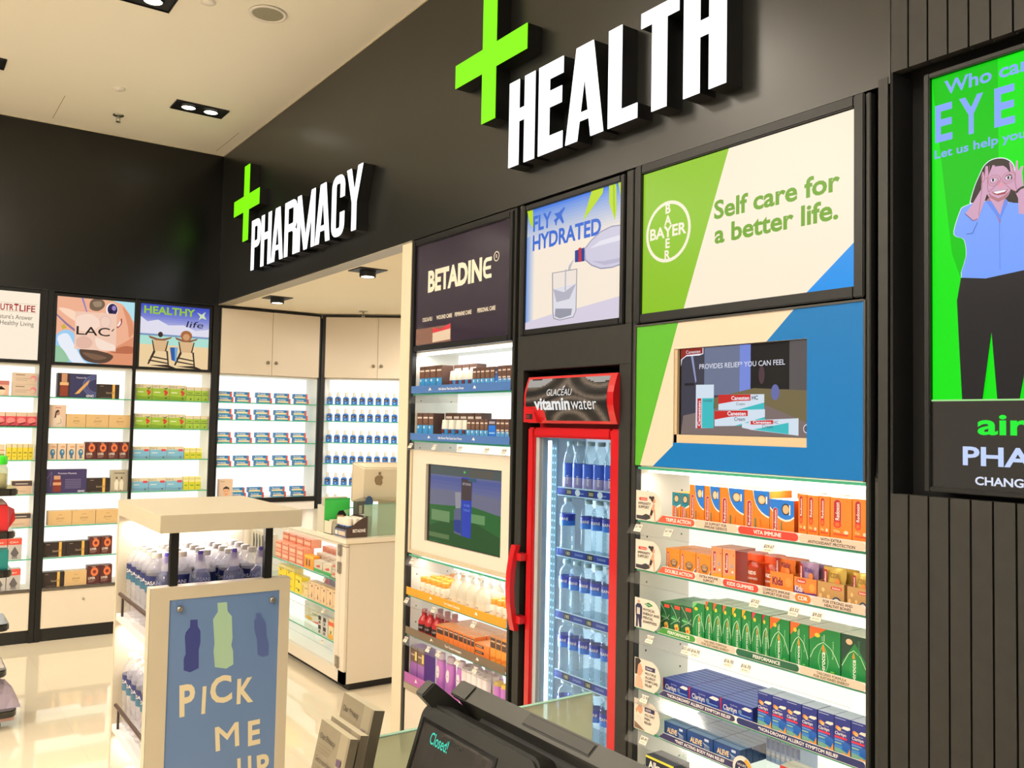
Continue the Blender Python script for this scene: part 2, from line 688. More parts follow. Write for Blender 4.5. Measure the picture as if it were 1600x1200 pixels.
def glyph(ch, w, h, t, th):
    """condensed capital as convex pieces, lower left at 0,0"""
    r = min(w / 2 - 0.001, t * 1.15)
    if ch == 'H':
        return [rect(0, t, 0, h), rect(w - t, w, 0, h), rect(t, w - t, 0.505 * h, 0.505 * h + th)]
    if ch == 'E':
        return [rect(0, t, 0, h), rect(t, w, 0, th), rect(t, w, h - th, h), rect(t, w * 0.95, 0.50 * h, 0.50 * h + th)]
    if ch == 'L':
        return [rect(0, t, 0, h), rect(t, w, 0, th)]
    if ch == 'T':
        return [rect(w / 2 - t / 2, w / 2 + t / 2, 0, h), rect(0, w / 2 - t / 2, h - th, h), rect(w / 2 + t / 2, w, h - th, h)]
    if ch == 'A':
        c, ap = w / 2, t * 1.4
        def inner(z):
            return t + (c - ap / 2) * z / h
        return [[(0, 0), (t, 0), (c - ap / 2 + t, h), (c - ap / 2, h)], [(w - t, 0), (w, 0), (c + ap / 2, h), (c + ap / 2 - t, h)],
                [(inner(.20 * h), .20 * h), (w - inner(.20 * h), .20 * h), (w - inner(.29 * h), .29 * h), (inner(.29 * h), .29 * h)],
                [(c - ap / 2 + t * .6, h * .86), (c + ap / 2 - t * .6, h * .86), (c + ap / 2 - t * .6, h), (c - ap / 2 + t * .6, h)]]
    if ch in 'PR':
        m = 0.44 * h
        out = [rect(0, t, 0, h), rect(t, w - r, h - th, h), rect(t, w - r, m, m + th), rect(w - t, w, m + r, h - r)]
        out += arc_piece(w - r, h - r, r, r, max(r - t, .002), max(r - th, .002), 0, 90)
        out += arc_piece(w - r, m + r, r, r, max(r - t, .002), max(r - th, .002), 270, 360)
        if ch == 'R':
            out += [rect(w - t, w, 0, .40 * h), [(w - t, .40 * h), (w, .40 * h), (w - .012, .46 * h), (w - t - .03, .46 * h)]]
        return out
    if ch == 'M':
        c = w / 2
        return [rect(0, t * .85, 0, h), rect(w - t * .85, w, 0, h), [(c - t * .42, 0), (c + t * .42, 0), (t, h), (0, h)], [(c - t * .42, 0), (c + t * .42, 0), (w, h), (w - t, h)]]
    if ch == 'C':
        out = [rect(0, t, r, h - r), rect(w - t, w, .62 * h, h - r), rect(w - t, w, r, .38 * h), rect(r, w - r, h - th, h), rect(r, w - r, 0, th)]
        for cx, cz, a in ((w - r, h - r, 0), (r, h - r, 90), (r, r, 180), (w - r, r, 270)):
            out += arc_piece(cx, cz, r, r, max(r - t, .002), max(r - th, .002), a, a + 90)
        return out
    if ch == 'Y':
        c, j = w / 2, .44 * h
        return [rect(c - t / 2, c + t / 2, 0, j), [(c - t / 2, j), (c + t * .35, j), (t, h), (0, h)], [(c - t * .35, j), (c + t / 2, j), (w, h), (w - t, h)],
                [(c - t / 2, j - .001), (c + t / 2, j - .001), (c + t * .2, j + .09 * h), (c - t * .2, j + .09 * h)]]


SIGNSIDE = mat((16, 16, 15), 0.35, name='black_sign_return')
SIGNWHITE = em((255, 255, 255), 1.6)
SIGNGREEN = em((126, 240, 4), 1.2)
SIGNGREENHOT = em((176, 248, 60), 1.2)


def sign_letter(pieces, y_left, z, depth, label, cat, group, facem, name='sign_letter', rim=0.004):
    root = thing(name, label, cat, FR.W(-y_left, 0, z), FR.rz, group)
    body, face = MB(), MB()
    for p in pieces:
        body.prism(p, -depth, -0.001, SIGNSIDE)
        cx = sum(q[0] for q in p) / len(p)
        face.prism(p, -depth - 0.003, -depth - 0.0002, facem)
    ob('letter_body' if name == 'sign_letter' else 'cross_body', body.mesh('body'), root)
    ob('lit_face', face.mesh('face'), root)
    return root


# HEALTH: measured left edges and widths along the wall
HZ, HH = 2.565, 0.34
for i, (ch, yl, wd) in enumerate((('H', 2.843, .170), ('E', 2.648, .148), ('A', 2.482, .208), ('L', 2.250, .145), ('T', 2.090, .170), ('H', 1.899, .171))):
    sign_letter(glyph(ch, wd, HH, .067, .062 if ch == 'E' else .05), yl, HZ, 0.07,
                'white lit letter %s, %s letter of the large HEALTH sign' % (ch, ORD[i]), 'sign letter', 'letters of the HEALTH sign', SIGNWHITE)
for i, (ch, yl, wd) in enumerate((('P', 5.905, .175), ('H', 5.713, .187), ('A', 5.514, .205), ('R', 5.285, .200), ('M', 5.077, .270), ('A', 4.796, .207), ('C', 4.566, .168), ('Y', 4.374, .197))):
    sign_letter(glyph(ch, wd, HH, .056, .046), yl, 2.561, 0.07,
                'white lit letter %s, %s letter of the PHARMACY sign' % (ch, ORD[i]), 'sign letter', 'letters of the PHARMACY sign', SIGNWHITE)


def cross(yl, z0, size, t, label):
    a, bb = (size - t) / 2, (size + t) / 2
    o = sign_letter([rect(a, bb, 0, size), rect(0, a, a, bb), rect(bb, size, a, bb)], yl, z0, 0.07, label, 'sign cross', None, SIGNGREEN, 'green_cross')
    g = MB()
    c = size / 2
    g.prism([(c + t * .62 * math.cos(PI * k / 8), c + t * .62 * math.sin(PI * k / 8)) for k in range(16)], -0.0745, -0.0732, SIGNGREENHOT)
    return o


cross(3.263, 2.797, 0.532, 0.102, 'large green lit cross beside the HEALTH sign')
cross(6.308, 2.788, 0.532, 0.110, 'smaller-looking green lit cross above the PHARMACY sign')


# ------------------------------------------------------------------ ceiling fittings
LAMP = em((255, 244, 220), 9.0)
DLBLACK = mat((12, 12, 12), 0.5)


def twin_downlight(cx, cy, label):
    root = thing('twin_downlight', label, 'downlight', (cx, cy, CEIL), 0, 'twin downlights in the shop ceiling')
    p = MB()
    p.box(-.165, .165, -.085, .085, -.004, -.0005, DLBLACK)
    for (x0, x1, y0, y1) in ((-.168, .168, -.088, -.082), (-.168, .168, .082, .088), (-.168, -.162, -.082, .082), (.162, .168, -.082, .082)):
        p.box(x0, x1, y0, y1, -.010, -.0005, DLBLACK)
    ob('trim_plate', p.mesh('plate'), root)
    for s in (-1, 1):
        l = MB()
        l.lathe([(.052, -.012), (.052, -.0045)], DLBLACK, 20, s * .072, 0, caps=False)
        l.lathe([(.052, -.012), (.044, -.0125), (.043, -.009)], [DLBLACK, DLBLACK], 20, s * .072, 0, caps=False)
        l.lathe([(.043, -.009), (.001, -.0085)], LAMP, 20, s * .072, 0, caps=False)
        ob('lamp', l.mesh('lamp'), root)
        spot_light('downlight_beam', (cx + s * .072, cy, CEIL - .03), 16, 95)
    return root


twin_downlight(1.585, 5.895, 'black twin downlight in the ceiling nearest the PHARMACY sign corner')
twin_downlight(0.893, 4.485, 'black twin downlight cut by the top edge of the photo')
twin_downlight(0.295, 5.855, 'black twin downlight cut by the left edge of the photo')

r = thing('ceiling_speaker', 'round grey loudspeaker grille with a white rim in the ceiling', 'loudspeaker', (1.468, 4.282, CEIL))
p = MB()
p.lathe([(.093, -.004), (.091, -.009), (.079, -.009), (.075, -.005)], WHITE, 28, caps=False)
ob('rim', p.mesh('rim'), r)
p = MB()
p.lathe([(.076, -.0062), (.001, -.0075)], noisy((150, 146, 128), 0.25, 400, 0.7, 0.2), 28, caps=False)
ob('grille', p.mesh('grille'), r)


def sprinkler(x, y, z, label):
    r = thing('fire_sprinkler', label, 'sprinkler', (x, y, z), 0, 'ceiling sprinklers')
    p = MB()
    p.lathe([(.036, -.0005), (.034, -.006), (.012, -.008)], STEEL, 16)
    ob('plate', p.mesh('plate'), r)
    p = MB()
    p.tube((0, 0, -.006), (0, 0, -.022), .008, STEEL)
    p.tube((-.012, 0, -.02), (-.008, 0, -.045), .0025, STEEL, 6)
    p.tube((.012, 0, -.02), (.008, 0, -.045), .0025, STEEL, 6)
    p.tube((-.013, 0, -.021), (.013, 0, -.021), .003, STEEL, 6)
    p.lathe([(.016, -.048), (.016, -.045)], STEEL, 12)
    ob('head', p.mesh('head'), r)


sprinkler(1.178, 6.37, CEIL, 'steel fire sprinkler under the shop ceiling near the back wall')
sprinkler(3.052, 6.42, SOFF, 'steel fire sprinkler under the dispensary ceiling')
for x, y, lab in ((1.078, 5.844, 'small white round detector on the ceiling behind the sprinkler'), (1.187, 4.34, 'small white round detector at the top edge of the photo')):
    p = MB()
    p.lathe([(.038, -.0005), (.038, -.006), (.026, -.013), (.002, -.016)], WHITE, 20)
    ob('smoke_detector', p.mesh('detector'), None, (x, y, CEIL), 0, lab, 'smoke detector')


def spot_fitting(x, y, label):
    r = thing('square_downlight', label, 'downlight', (x, y, SOFF), 0, 'square downlights in the dispensary ceiling')
    p = MB()
    p.box(-.085, .085, -.085, .085, -.006, -.0005, DLBLACK)
    ob('trim_plate', p.mesh('plate'), r)
    p = MB()
    p.lathe([(.046, -.042), (.048, -.038), (.048, -.006)], DLBLACK, 20, caps=False)
    p.lathe([(.046, -.042), (.036, -.040)], DLBLACK, 20, caps=False)
    ob('barrel', p.mesh('barrel'), r)
    p = MB()
    p.lathe([(.037, -.0405), (.001, -.0400)], LAMP, 20, caps=False)
    ob('lamp', p.mesh('lamp'), r)
    spot_light('dispensary_beam', (x, y, SOFF - .06), 18, 110)


spot_fitting(2.237, 4.66, 'square black downlight in the dispensary ceiling nearer the partition')
spot_fitting(2.247, 6.155, 'square black downlight in the dispensary ceiling nearer the back')
area_light('dispensary_lamp', (3.4, 5.4, SOFF - 0.02), 0.5, 34)
# ------------------------------------------------------------------ furniture helpers
def ramp(c0, c1, t):
    return tuple(a + (b - a) * t for a, b in zip(c0, c1))


def light_box(fr, x0, x1, z0, z1, name, label, cat, art, base, fw=0.022, ly=0.0):
    """framed poster panel let into a cabinet front"""
    r = thing(name, label, cat, fr.W(x0, ly, z0), fr.rz)
    W, H = x1 - x0, z1 - z0
    f = MB()
    f.box(-fw, 0, -.012, .03, -fw, H + fw, FRAME)
    f.box(W, W + fw, -.012, .03, -fw, H + fw, FRAME)
    f.box(0, W, -.012, .03, H, H + fw, FRAME)
    f.box(0, W, -.012, .03, -fw, 0, FRAME)
    ob('frame', f.mesh('frame', .003), r)
    p = MB()
    p.box(0, W, -.001, .02, 0, H, base)
    a = Art(p, 0, 0, W, H, -.001)
    if art:
        art(a)
    ob('poster_panel', p.mesh('poster'), r)
    return r


def glass_shelf_mesh(W, D, T=.008, y0=0.0):
    m = MB()
    m.box(0, W, y0, D, -T, 0, GLASS, front=GREENEDGE)
    return m.mesh('shelf')


def cabinet(fr, label, x0, x1, z0, z1, depth, oz0, oz1, lp, rp, shelves, back=BACKLIGHT, frame_m=DARK, plinth=0.09, base_m=CREAM, group=None, cat='display cabinet', holes=True, top=0.03, shelf_y0=0.004):
    """open lit cabinet: outer x0..x1, z0..z1; open between oz0..oz1; lp/rp post widths"""
    r = thing('display_cabinet', label, cat, fr.W(x0, 0, 0), fr.rz, group)
    W = x1 - x0
    f = MB()
    f.box(0, lp, -.004, .02, z0, z1, frame_m)
    f.box(W - rp, W, -.004, .02, z0, z1, frame_m)
    f.box(lp, W - rp, -.004, .02, z1 - top, z1, frame_m)
    if z1 - top > oz1 + 0.001:
        f.box(lp, W - rp, .032, .045, oz1 + .013, z1 - top, frame_m)
    ob('frame', f.mesh('frame', .002), r)
    c = MB()
    c.box(lp - .012, lp, .02, depth, oz0, oz1, SHELFWHITE)
    c.box(W - rp, W - rp + .012, .02, depth, oz0, oz1, SHELFWHITE)
    c.box(lp, W - rp, .02, depth, oz1, oz1 + .012, SHELFWHITE)
    c.box(lp - .012, W - rp + .012, .0, depth, oz0 - .018, oz0, SHELFWHITE)
    if holes:
        for q in (.05, depth - .05):
            z = oz0 + .06
            while z < oz1 - .03:
                c.face([(lp + .0004, q - .003, z - .003), (lp + .0004, q + .003, z - .003), (lp + .0004, q + .003, z + .003), (lp + .0004, q - .003, z + .003)], BLACK)
                z += .075
    ob('lining', c.mesh('lining'), r)
    b = MB()
    b.box(lp, W - rp, depth - .012, depth, oz0, oz1, back)
    ob('backlit_panel', b.mesh('back'), r)
    sw = W - lp - rp
    for z in shelves:
        s = ob('glass_shelf', glass_shelf_mesh(sw - .002, depth - .014, y0=shelf_y0), r, (lp + .001, 0, z))
    if oz0 - .018 > plinth + .02:
        d = MB()
        d.box(lp, W - rp, .0, .025, plinth, oz0 - .02, base_m)
        ob('base_door', d.mesh('door', .002), r)
        k = MB()
        k.box(0, W, .012, .05, 0, plinth, BLACK)
        ob('plinth', k.mesh('plinth'), r)
    return r


def price_rail(parent, x0, x1, z, tags, y0=.004, drop=.045):
    """clear acrylic ticket lip under a shelf edge with paper tickets"""
    m = MB()
    m.hexa([(x0, y0 - .026, z - drop), (x1, y0 - .026, z - drop), (x1, y0 - .024, z - drop), (x0, y0 - .024, z - drop)],
           [(x0, y0 - .002, z - .008), (x1, y0 - .002, z - .008), (x1, y0, z - .008), (x0, y0, z - .008)], ACRYLIC)
    m.box(x0, x1, y0 - .0275, y0 - .0225, z - drop - .002, z - drop, ACRYLIC)
    rail = ob('price_rail', m.mesh('rail'), parent)
    for u, txt in tags:
        t = MB()
        hw, hh = .016, .0125
        t.box(-hw, hw, -.0004, .0004, -hh, hh, PAPER)
        t.text(txt, 0, .0005, .0085, -.0006, INKGREY, align='c', bold=.02)
        t.text('per pack', 0, -.0075, .004, -.0006, INKGREY, align='c')
        o = ob('price_ticket', t.mesh('ticket'), rail, (u, y0 - .0165, z - drop * .6))
        o.rotation_euler = (rad(-30), 0, 0)
    return rail


PAPER = mat((238, 228, 212), 0.7)
INKGREY = mat((88, 80, 74), 0.7)
INK = mat((45, 42, 40), 0.7)
WHITEINK = mat((245, 240, 235), 0.6)


def C(r, g, b, rough=.42):
    return mat((r, g, b), rough)


# ================================================================== sign wall, cabinet 3 (vitamins)
C3 = (-2.185, -1.305)
S3 = [1.246, 1.086, .897, .703, .572, .436]
cab3 = cabinet(FR, 'wide charcoal display cabinet of vitamins beneath the green and white light box', C3[0], C3[1], 0, 2.425, .262, .30, 1.420, .025, .013, [1.419] + S3, BACKLIGHT, cat='display cabinet')


def cx3(y):   # wall y -> cabinet-local x
    return -y - C3[0]


for z, tg in zip(S3, ([(2.138, '$7.90'), (2.001, '$7.90'), (1.612, '$29.67')], [(1.659, '$7.52'), (1.527, '$3.52'), (1.455, '$9.05')],
                      [(2.078, '$15.60'), (1.92, '$21.60'), (1.883, '$16.70'), (1.753, '$16.70'), (1.69, '$16.70')], [(2.1, '$12.90')], [(2.1, '$8.40')], [])):
    price_rail(cab3, .004, .838, z, [(cx3(a), t) for a, t in tg])

RED, ORANGE, PEACH = C(205, 62, 48), C(232, 120, 45), C(228, 200, 178)
YEL = C(245, 190, 50)


def strip(parent, z, x0, x1, h, segs, y=-.006, edge=WHITE):
    """printed paper strip on a shelf edge: segs (xa, xb, colour, text, ink, round_right)"""
    m = MB()
    m.hexa([(x0 - .022, y, z), (x1, y, z), (x1, y + .0015, z), (x0 - .022, y + .0015, z)], [(x0, y, z + h), (x1, y, z + h), (x1, y + .0015, z + h), (x0, y + .0015, z + h)], edge)
    W = x1 - x0
    a = Art(m, x0, z, W, h, y)
    for i, (xa, xb, col, txt, ink, rr) in enumerate(segs):
        ua, ub = (xa - x0) / W, (xb - x0) / W
        m_ = .06
        if i == 0 and xa <= x0:
            a.P([(ua - .022 / W, m_), (ub, m_), (ub, 1 - m_), (ua, 1 - m_)] if not rr else [(ua - .022 / W, m_), (ub - .012 / W, m_), (ub - .003 / W, .2), (ub, .5), (ub - .003 / W, .8), (ub - .012 / W, 1 - m_), (ua, 1 - m_)], col)
        elif rr == 2:
            a.hpill(ua, m_, ub, 1 - m_, col)
        else:
            a.hpill(ua, m_, ub, 1 - m_, col, left=bool(rr), right=bool(rr))
        lines = txt.split('|')
        for j, t in enumerate(lines):
            if not t:
                continue
            hh = .42 if len(lines) == 1 else .29
            v = .29 if len(lines) == 1 else (.55 if j == 0 else .14)
            a.T(t, (ua + ub) / 2, v, hh, ink, align='c', bold=.024)
    return ob('shelf_strip', m.mesh('strip'), parent)


def wobbler(parent, x, z, kind, lines, brand, brandcol):
    """round-topped card standing on the shelf edge"""
    m = MB()
    w_, h_ = .118, .098
    pts = [(0, 0), (w_ * .78, 0)] + [(w_ * .62 + w_ * .38 * math.cos(rad(t)), h_ * .48 + h_ * .5 * math.sin(rad(t))) for t in range(-65, 91, 12)] + [(0, h_ * .985)]
    CARD = C(228, 216, 200)
    m.prism(pts, -.0085, -.0075, CARD)
    a = Art(m, 0, 0, w_, h_, -.0085)
    SK, HAIR, TRS = C(205, 150, 118), C(40, 30, 28), C(52, 50, 52)
    if kind == 'yoga':
        a.P([(.02, .04), (.40, .02), (.56, .08), (.62, .17), (.40, .23), (.25, .16), (.02, .16)], TRS)
        a.P([(.56, .10), (.62, .17), (.72, .38), (.74, .56), (.68, .60), (.60, .42), (.55, .22)], SK)
        a.P([(.69, .44), (.75, .40), (.77, .02), (.73, .01), (.71, .25)], SK)
        a.P([(.55, .20), (.63, .19), (.68, .34), (.60, .40)], HAIR)
        a.E(.70, .68, .065, .085, SK)
        a.P([(.58, .70), (.60, .80), (.68, .84), (.73, .80), (.69, .72), (.67, .62)], HAIR)
        a.E(.565, .78, .05, .05, HAIR)
        a.hpill(.12, .66, .46, .76, brandcol)
        a.T(brand, .22, .685, .05, WHITEINK)
        for i, t in enumerate(lines):
            a.T(t, .10, .52 - .12 * i, .085, INK, bold=.01)
    elif kind == 'hiker':
        NV = C(38, 36, 70)
        a.P([(.05, .02), (.13, .02), (.14, .34), (.19, .02), (.28, .02), (.27, .40), (.06, .40)], NV)
        a.P([(.05, .38), (.03, .70), (.10, .80), (.24, .80), (.30, .70), (.29, .30), (.26, .30), (.25, .40)], NV)
        a.R(.09, .44, .21, .66, C(210, 200, 190))
        a.E(.16, .88, .055, .07, SK)
        a.P([(.10, .90), (.13, .99), (.20, .99), (.22, .90)], C(210, 205, 200))
        a.P([(.38, .82), (.55, .74), (.72, .82), (.55, .90)], C(40, 120, 60))
        a.T(brand, .44, .80, .045, WHITEINK)
        for i, t in enumerate(lines):
            a.T(t, .34, .60 - .13 * i, .085, INK, bold=.01)
    else:
        if kind == 'face':
            a.P([(.02, .02), (.36, .02), (.30, .30), (.24, .40), (.06, .40)], C(215, 168, 140))
            a.E(.18, .62, .13, .22, SK)
            a.P([(.02, .44), (.02, .96), (.18, .98), (.26, .90), (.14, .76), (.10, .44)], HAIR)
            a.P([(.30, .68), (.35, .60), (.30, .56)], SK)
        else:
            a.P([(.02, .02), (.44, .02), (.36, .20), (.30, .44), (.10, .50), (.02, .34)], C(215, 205, 190))
            a.P([(.02, .02), (.44, .02), (.26, .12), (.02, .24)], C(120, 95, 75))
            a.E(.24, .68, .10, .15, SK)
            a.P([(.10, .80), (.16, .93), (.30, .93), (.32, .80)], C(190, 182, 170))
            a.P([(.06, .62), (.14, .74), (.18, .70), (.10, .50)], SK)
        a.R(.42, .66, .80, .80, C(48, 42, 82))
        a.T(brand, .46, .70, .06, WHITEINK, bold=.01)
        for i, t in enumerate(lines):
            a.T(t, .42, .52 - .125 * i, .08, INK, bold=.01)
    return ob('shelf_wobbler', m.mesh('wobbler'), parent, (x, 0, z))


NAVY, DKGREEN, GRN = C(44, 44, 88), C(28, 92, 62), C(62, 140, 50)
XE = cx3(1.316)
strip(cab3, S3[0], cx3(2.034), XE, .025, [(cx3(2.034), cx3(1.896), C(216, 84, 52), 'TRIPLE ACTION', WHITEINK, 1), (cx3(1.895), cx3(1.728), PEACH, '2X SUPPORT FOR|IMMUNE DEFENCE', INK, 2), (cx3(1.726), cx3(1.518), RED, 'VITA IMMUNE', WHITEINK, 2), (cx3(1.516), XE, PEACH, 'WITH EXTRA|ANTIOXIDANT PROTECTION', INK, 2)])
strip(cab3, S3[1], cx3(2.031), XE, .024, [(cx3(2.031), cx3(1.891), C(216, 84, 52), 'DOUBLE ACTION', WHITEINK, 1), (cx3(1.89), cx3(1.784), PEACH, 'EXTRA IMMUNE|SUPPORT', INK, 2), (cx3(1.782), cx3(1.651), RED, 'KIDS GUMMIES', WHITEINK, 2), (cx3(1.65), cx3(1.53), PEACH, 'COMPLETE IMMUNE|SUPPORT FOR KIDS', INK, 2), (cx3(1.528), cx3(1.477), ORANGE, 'CDR', WHITEINK, 2), (cx3(1.475), XE, PEACH, 'FOR STRONG AND|HEALTHY BONES', INK, 2)])
strip(cab3, S3[2], cx3(2.028), XE, .022, [(cx3(2.028), cx3(1.888), GRN, 'PERFORMANCE', WHITEINK, 1), (cx3(1.886), cx3(1.732), PEACH, 'TAILORED FORMULA|FOR SUSTAINED ENERGY', C(50, 80, 45), 2), (cx3(1.73), cx3(1.514), DKGREEN, 'PERFORMANCE', WHITEINK, 2), (cx3(1.512), XE, PEACH, 'TAILORED FORMULA|FOR SUSTAINED ENERGY', C(50, 80, 45), 2)])
strip(cab3, S3[3], cx3(2.020), XE, .021, [(cx3(2.02), cx3(1.732), NAVY, '*NON-DROWSY ALLERGY SYMPTOM RELIEF', WHITEINK, 1), (cx3(1.726), XE, C(28, 40, 96), '*NON-DROWSY ALLERGY SYMPTOM RELIEF', WHITEINK, 2)])
strip(cab3, S3[4], cx3(2.018), XE, .021, [(cx3(2.018), cx3(1.72), NAVY, '*FAST ACTING BODY PAIN RELIEF', WHITEINK, 1), (cx3(1.70), XE, C(28, 40, 96), '', WHITEINK, 2)])
wobbler(cab3, cx3(2.153), S3[0], 'yoga', ['IMMUNITY', 'SUPPORT'], 'Redoxon', RED)
wobbler(cab3, cx3(2.153), S3[1], 'yoga', ['IMMUNITY', 'SUPPORT'], 'Redoxon', RED)
wobbler(cab3, cx3(2.153), S3[2], 'hiker', ['PHYSICAL', 'ENERGY AND', 'MENTAL', 'SHARPNESS'], 'Berocca', RED)
wobbler(cab3, cx3(2.150), S3[3], 'face', ['MULTIPLE', 'ALLERGY', 'SYMPTOMS', 'RELIEF'], 'Clarityn', RED)
wobbler(cab3, cx3(2.150), S3[4], 'back', ['ALL DAY', 'PAIN', 'RELIEF'], 'ALEVE', RED)
# round "12" badge on the fifth strip
m = MB()
m.prism([(.036 * math.cos(PI * k / 12), .036 * math.sin(PI * k / 12)) for k in range(24)], -.010, -.0088, C(220, 218, 210))
a = Art(m, -.036, -.036, .072, .072, -.010)
a.P([(.5 + .47 * math.cos(rad(t)), .5 + .47 * math.sin(rad(t))) for t in range(-70, 80, 10)] + [(.5 + .30 * math.cos(rad(t)), .5 + .30 * math.sin(rad(t))) for t in range(79, -71, -10)], C(225, 160, 60))
a.E(.46, .46, .34, .36, C(26, 30, 70), 20)
a.T('12', .46, .26, .26, WHITEINK, align='c', bold=.03)
a.T('HOURS', .46, .60, .09, WHITEINK, align='c')
ob('round_badge', m.mesh('badge'), cab3, (cx3(1.70), 0, S3[4] + .012))


# light box with the round emblem
def art_bayer(a):
    g = em((142, 196, 34), 1.0)
    a.P([(0, 0), (.236, 0), (.463, 1), (0, 1)], g)
    a.P([(.81, 0), (1, 0), (1, .255)], em((24, 148, 236), 1.0))
    wht = em((250, 238, 214), 1.0)
    cu, cv, ru = .145, .549, .126
    rv = ru * a.w / a.h
    a.E(cu, cv, ru, rv, wht, 36)
    a.E(cu, cv, ru * .89, rv * .89, g, 36)
    a.T('BAYER', cu, cv - .036, .074, wht, wd=.205, align='c', bold=.03)
    for i, ch in enumerate('BAYER'):
        if i != 2:
            a.T(ch, cu, cv - .032 + (2 - i) * .080, .062, wht, align='c', bold=.03)
    ink = em((112, 168, 34), .95)
    a.T('Self care for', .392, .56, .112, ink, wd=.55, bold=.028)
    a.T('a better life.', .396, .40, .112, ink, wd=.54, bold=.028)


light_box(FR, -2.144, -1.349, 1.925, 2.397, 'light_box', 'large green, white and blue light box reading Self care for a better life', 'light box', art_bayer, em((252, 236, 212), 1.0), .03)


# promotion panel with a video screen
def art_panel(a):
    a.P([(0, 0), (.0, 1), (.235, 1), (.022, 0)], C(92, 168, 52, .35))
    a.P([(.105, 0), (.21, .173), (.21, 0)], C(20, 122, 182, .35))
    a.R(.21, 0, .80, .170, C(20, 122, 182, .35))
    a.P([(.80, 0), (1, 0), (1, 1), (.765, 1), (.64, .818), (.80, .818)], C(20, 122, 182, .35))


CW, CH = 2.165 - 1.322, 1.884 - 1.424
root = thing('promotion_panel', 'white panel with green and blue corners around a video screen', 'display panel', FR.W(-2.165, 0, 1.424), FR.rz)
p = MB()
su0, su1, sv0, sv1 = 2.165 - 1.993, 2.165 - 1.494, 1.503 - 1.424, 1.800 - 1.424
PANELW = C(222, 206, 186, .35)
for (xa, xb, za, zb) in ((0, su0, 0, CH), (su1, CW, 0, CH), (su0, su1, 0, sv0), (su0, su1, sv1, CH)):
    p.box(xa, xb, -.004, .012, za, zb, PANELW)
q = Art(p, 0, 0, CW, CH, -.004)
B_, G_ = mat((8, 106, 178), .4, spec=.25), mat((84, 164, 44), .4, spec=.25)
q.P([(0, 0), (.028, 0), (.225, 1), (0, 1)], G_)
q.P([(.098, 0), (su0 / CW, .150), (su0 / CW, .172), (1, .172), (1, 0)], B_)
q.P([(su1 / CW, .172), (1, .172), (1, 1), (.745, 1), (.634, sv1 / CH), (su1 / CW, sv1 / CH)], B_)
# recess edges
p.box(su0, su0 + .012, .0, .03, sv0, sv1, C(200, 176, 140))
p.box(su0, su1, .0, .03, sv0, sv0 + .026, C(206, 186, 152))
ob('printed_panel', p.mesh('panel'), root)
f = MB()
f.box(-.006, 0, -.008, .012, -.003, CH + .003, FRAMELT)
f.box(CW, CW + .006, -.008, .012, -.003, CH + .003, FRAMELT)
f.box(0, CW, -.008, .012, CH, CH + .006, FRAMELT)
ob('edge_trim', f.mesh('trim'), root)
s = MB()
s.box(su0, su1, .010, .03, sv0, sv1, mat((8, 8, 8), .3))
a = Art(s, su0 + .021, sv0 + .027, .477, .268, .010)
a.R(0, 0, 1, 1, em((62, 62, 78), .9))
a.P([(.20, .45), (.50, .45), (.50, 1), (.20, 1)], em((118, 128, 158), .8))
a.P([(.49, .42), (.575, .42), (.575, 1), (.49, 1)], em((122, 142, 225), .9))
a.R(.575, .50, .86, 1, em((20, 17, 20), .9))
a.R(.86, .48, 1, 1, em((92, 86, 88), .9))
a.P([(.28, .42), (.60, .52), (1, .48), (1, .1), (.3, .2)], em((120, 108, 74), .9))
a.P([(0, 0), (1, 0), (1, .14), (.70, .33), (.42, .34), (.02, .22)], em((128, 112, 110), .9))
a.E(.76, .47, .030, .085, em((105, 112, 175), .9))
a.E(.66, .66, .022, .10, em((80, 55, 65), .9))
a.P([(.08, .94), (.10, .94), (.135, .62), (.125, .60)], em((150, 158, 200), .9))
a.R(.03, .57, .115, .60, em((30, 28, 34), .9))
wl = em((214, 228, 242), .95)
teal = em((60, 190, 196), .95)
rd = em((206, 38, 34), .95)
wi = em((240, 240, 248), 1.0)
bk = em((60, 60, 80), .9)
a.P([(.131, .577), (.284, .573), (.284, .079), (.131, .075)], wl)
a.P([(.185, .42), (.284, .42), (.284, .079), (.185, .079)], teal)
a.P([(.145, .419), (.179, .418), (.179, .073), (.145, .072)], rd)
a.T('Canesten', .173, .10, .022, wi, wd=.29, rot=90, bold=.02)
a.T('POWDER', .197, .375, .028, bk, wd=.075)
a.P([(.324, .456), (.682, .452), (.682, .286), (.324, .284)], wl)
a.P([(.48, .287), (.682, .363), (.682, .286)], teal)
a.P([(.324, .456), (.579, .452), (.579, .385), (.454, .381), (.324, .351)], rd)
a.P([(.294, .275), (.688, .291), (.688, .158), (.579, .156), (.505, .111), (.294, .101)], wl)
a.P([(.454, .108), (.688, .209), (.688, .158), (.579, .156), (.505, .111)], teal)
a.P([(.294, .274), (.559, .278), (.559, .217), (.429, .211), (.294, .176)], rd)
a.P([(.515, .141), (.561, .142), (.582, .170), (.928, .197), (.928, .018), (.582, .069), (.561, .078), (.515, .089)], wl)
a.P([(.60, .072), (.86, .15), (.86, .03)], teal)
a.P([(.582, .165), (.749, .176), (.749, .133), (.582, .125)], rd)
a.T('Canesten', .430, .395, .040, wi, wd=.14, bold=.02)
a.T('HC', .59, .395, .042, bk, bold=.02)
a.T('Cream', .47, .335, .03, bk)
a.T('Canesten', .400, .224, .042, wi, wd=.145, bold=.02)
a.T('Cream', .455, .165, .038, bk, bold=.01)
a.T('Canesten', .60, .138, .028, wi, wd=.135, bold=.02)
a.T('HC', .755, .138, .030, bk)
a.T('Cream', .67, .090, .036, bk)
a.P([(0, 1), (.196, 1), (.196, .93), (.16, .915), (.048, .915), (.01, .88), (0, .80)], wi)
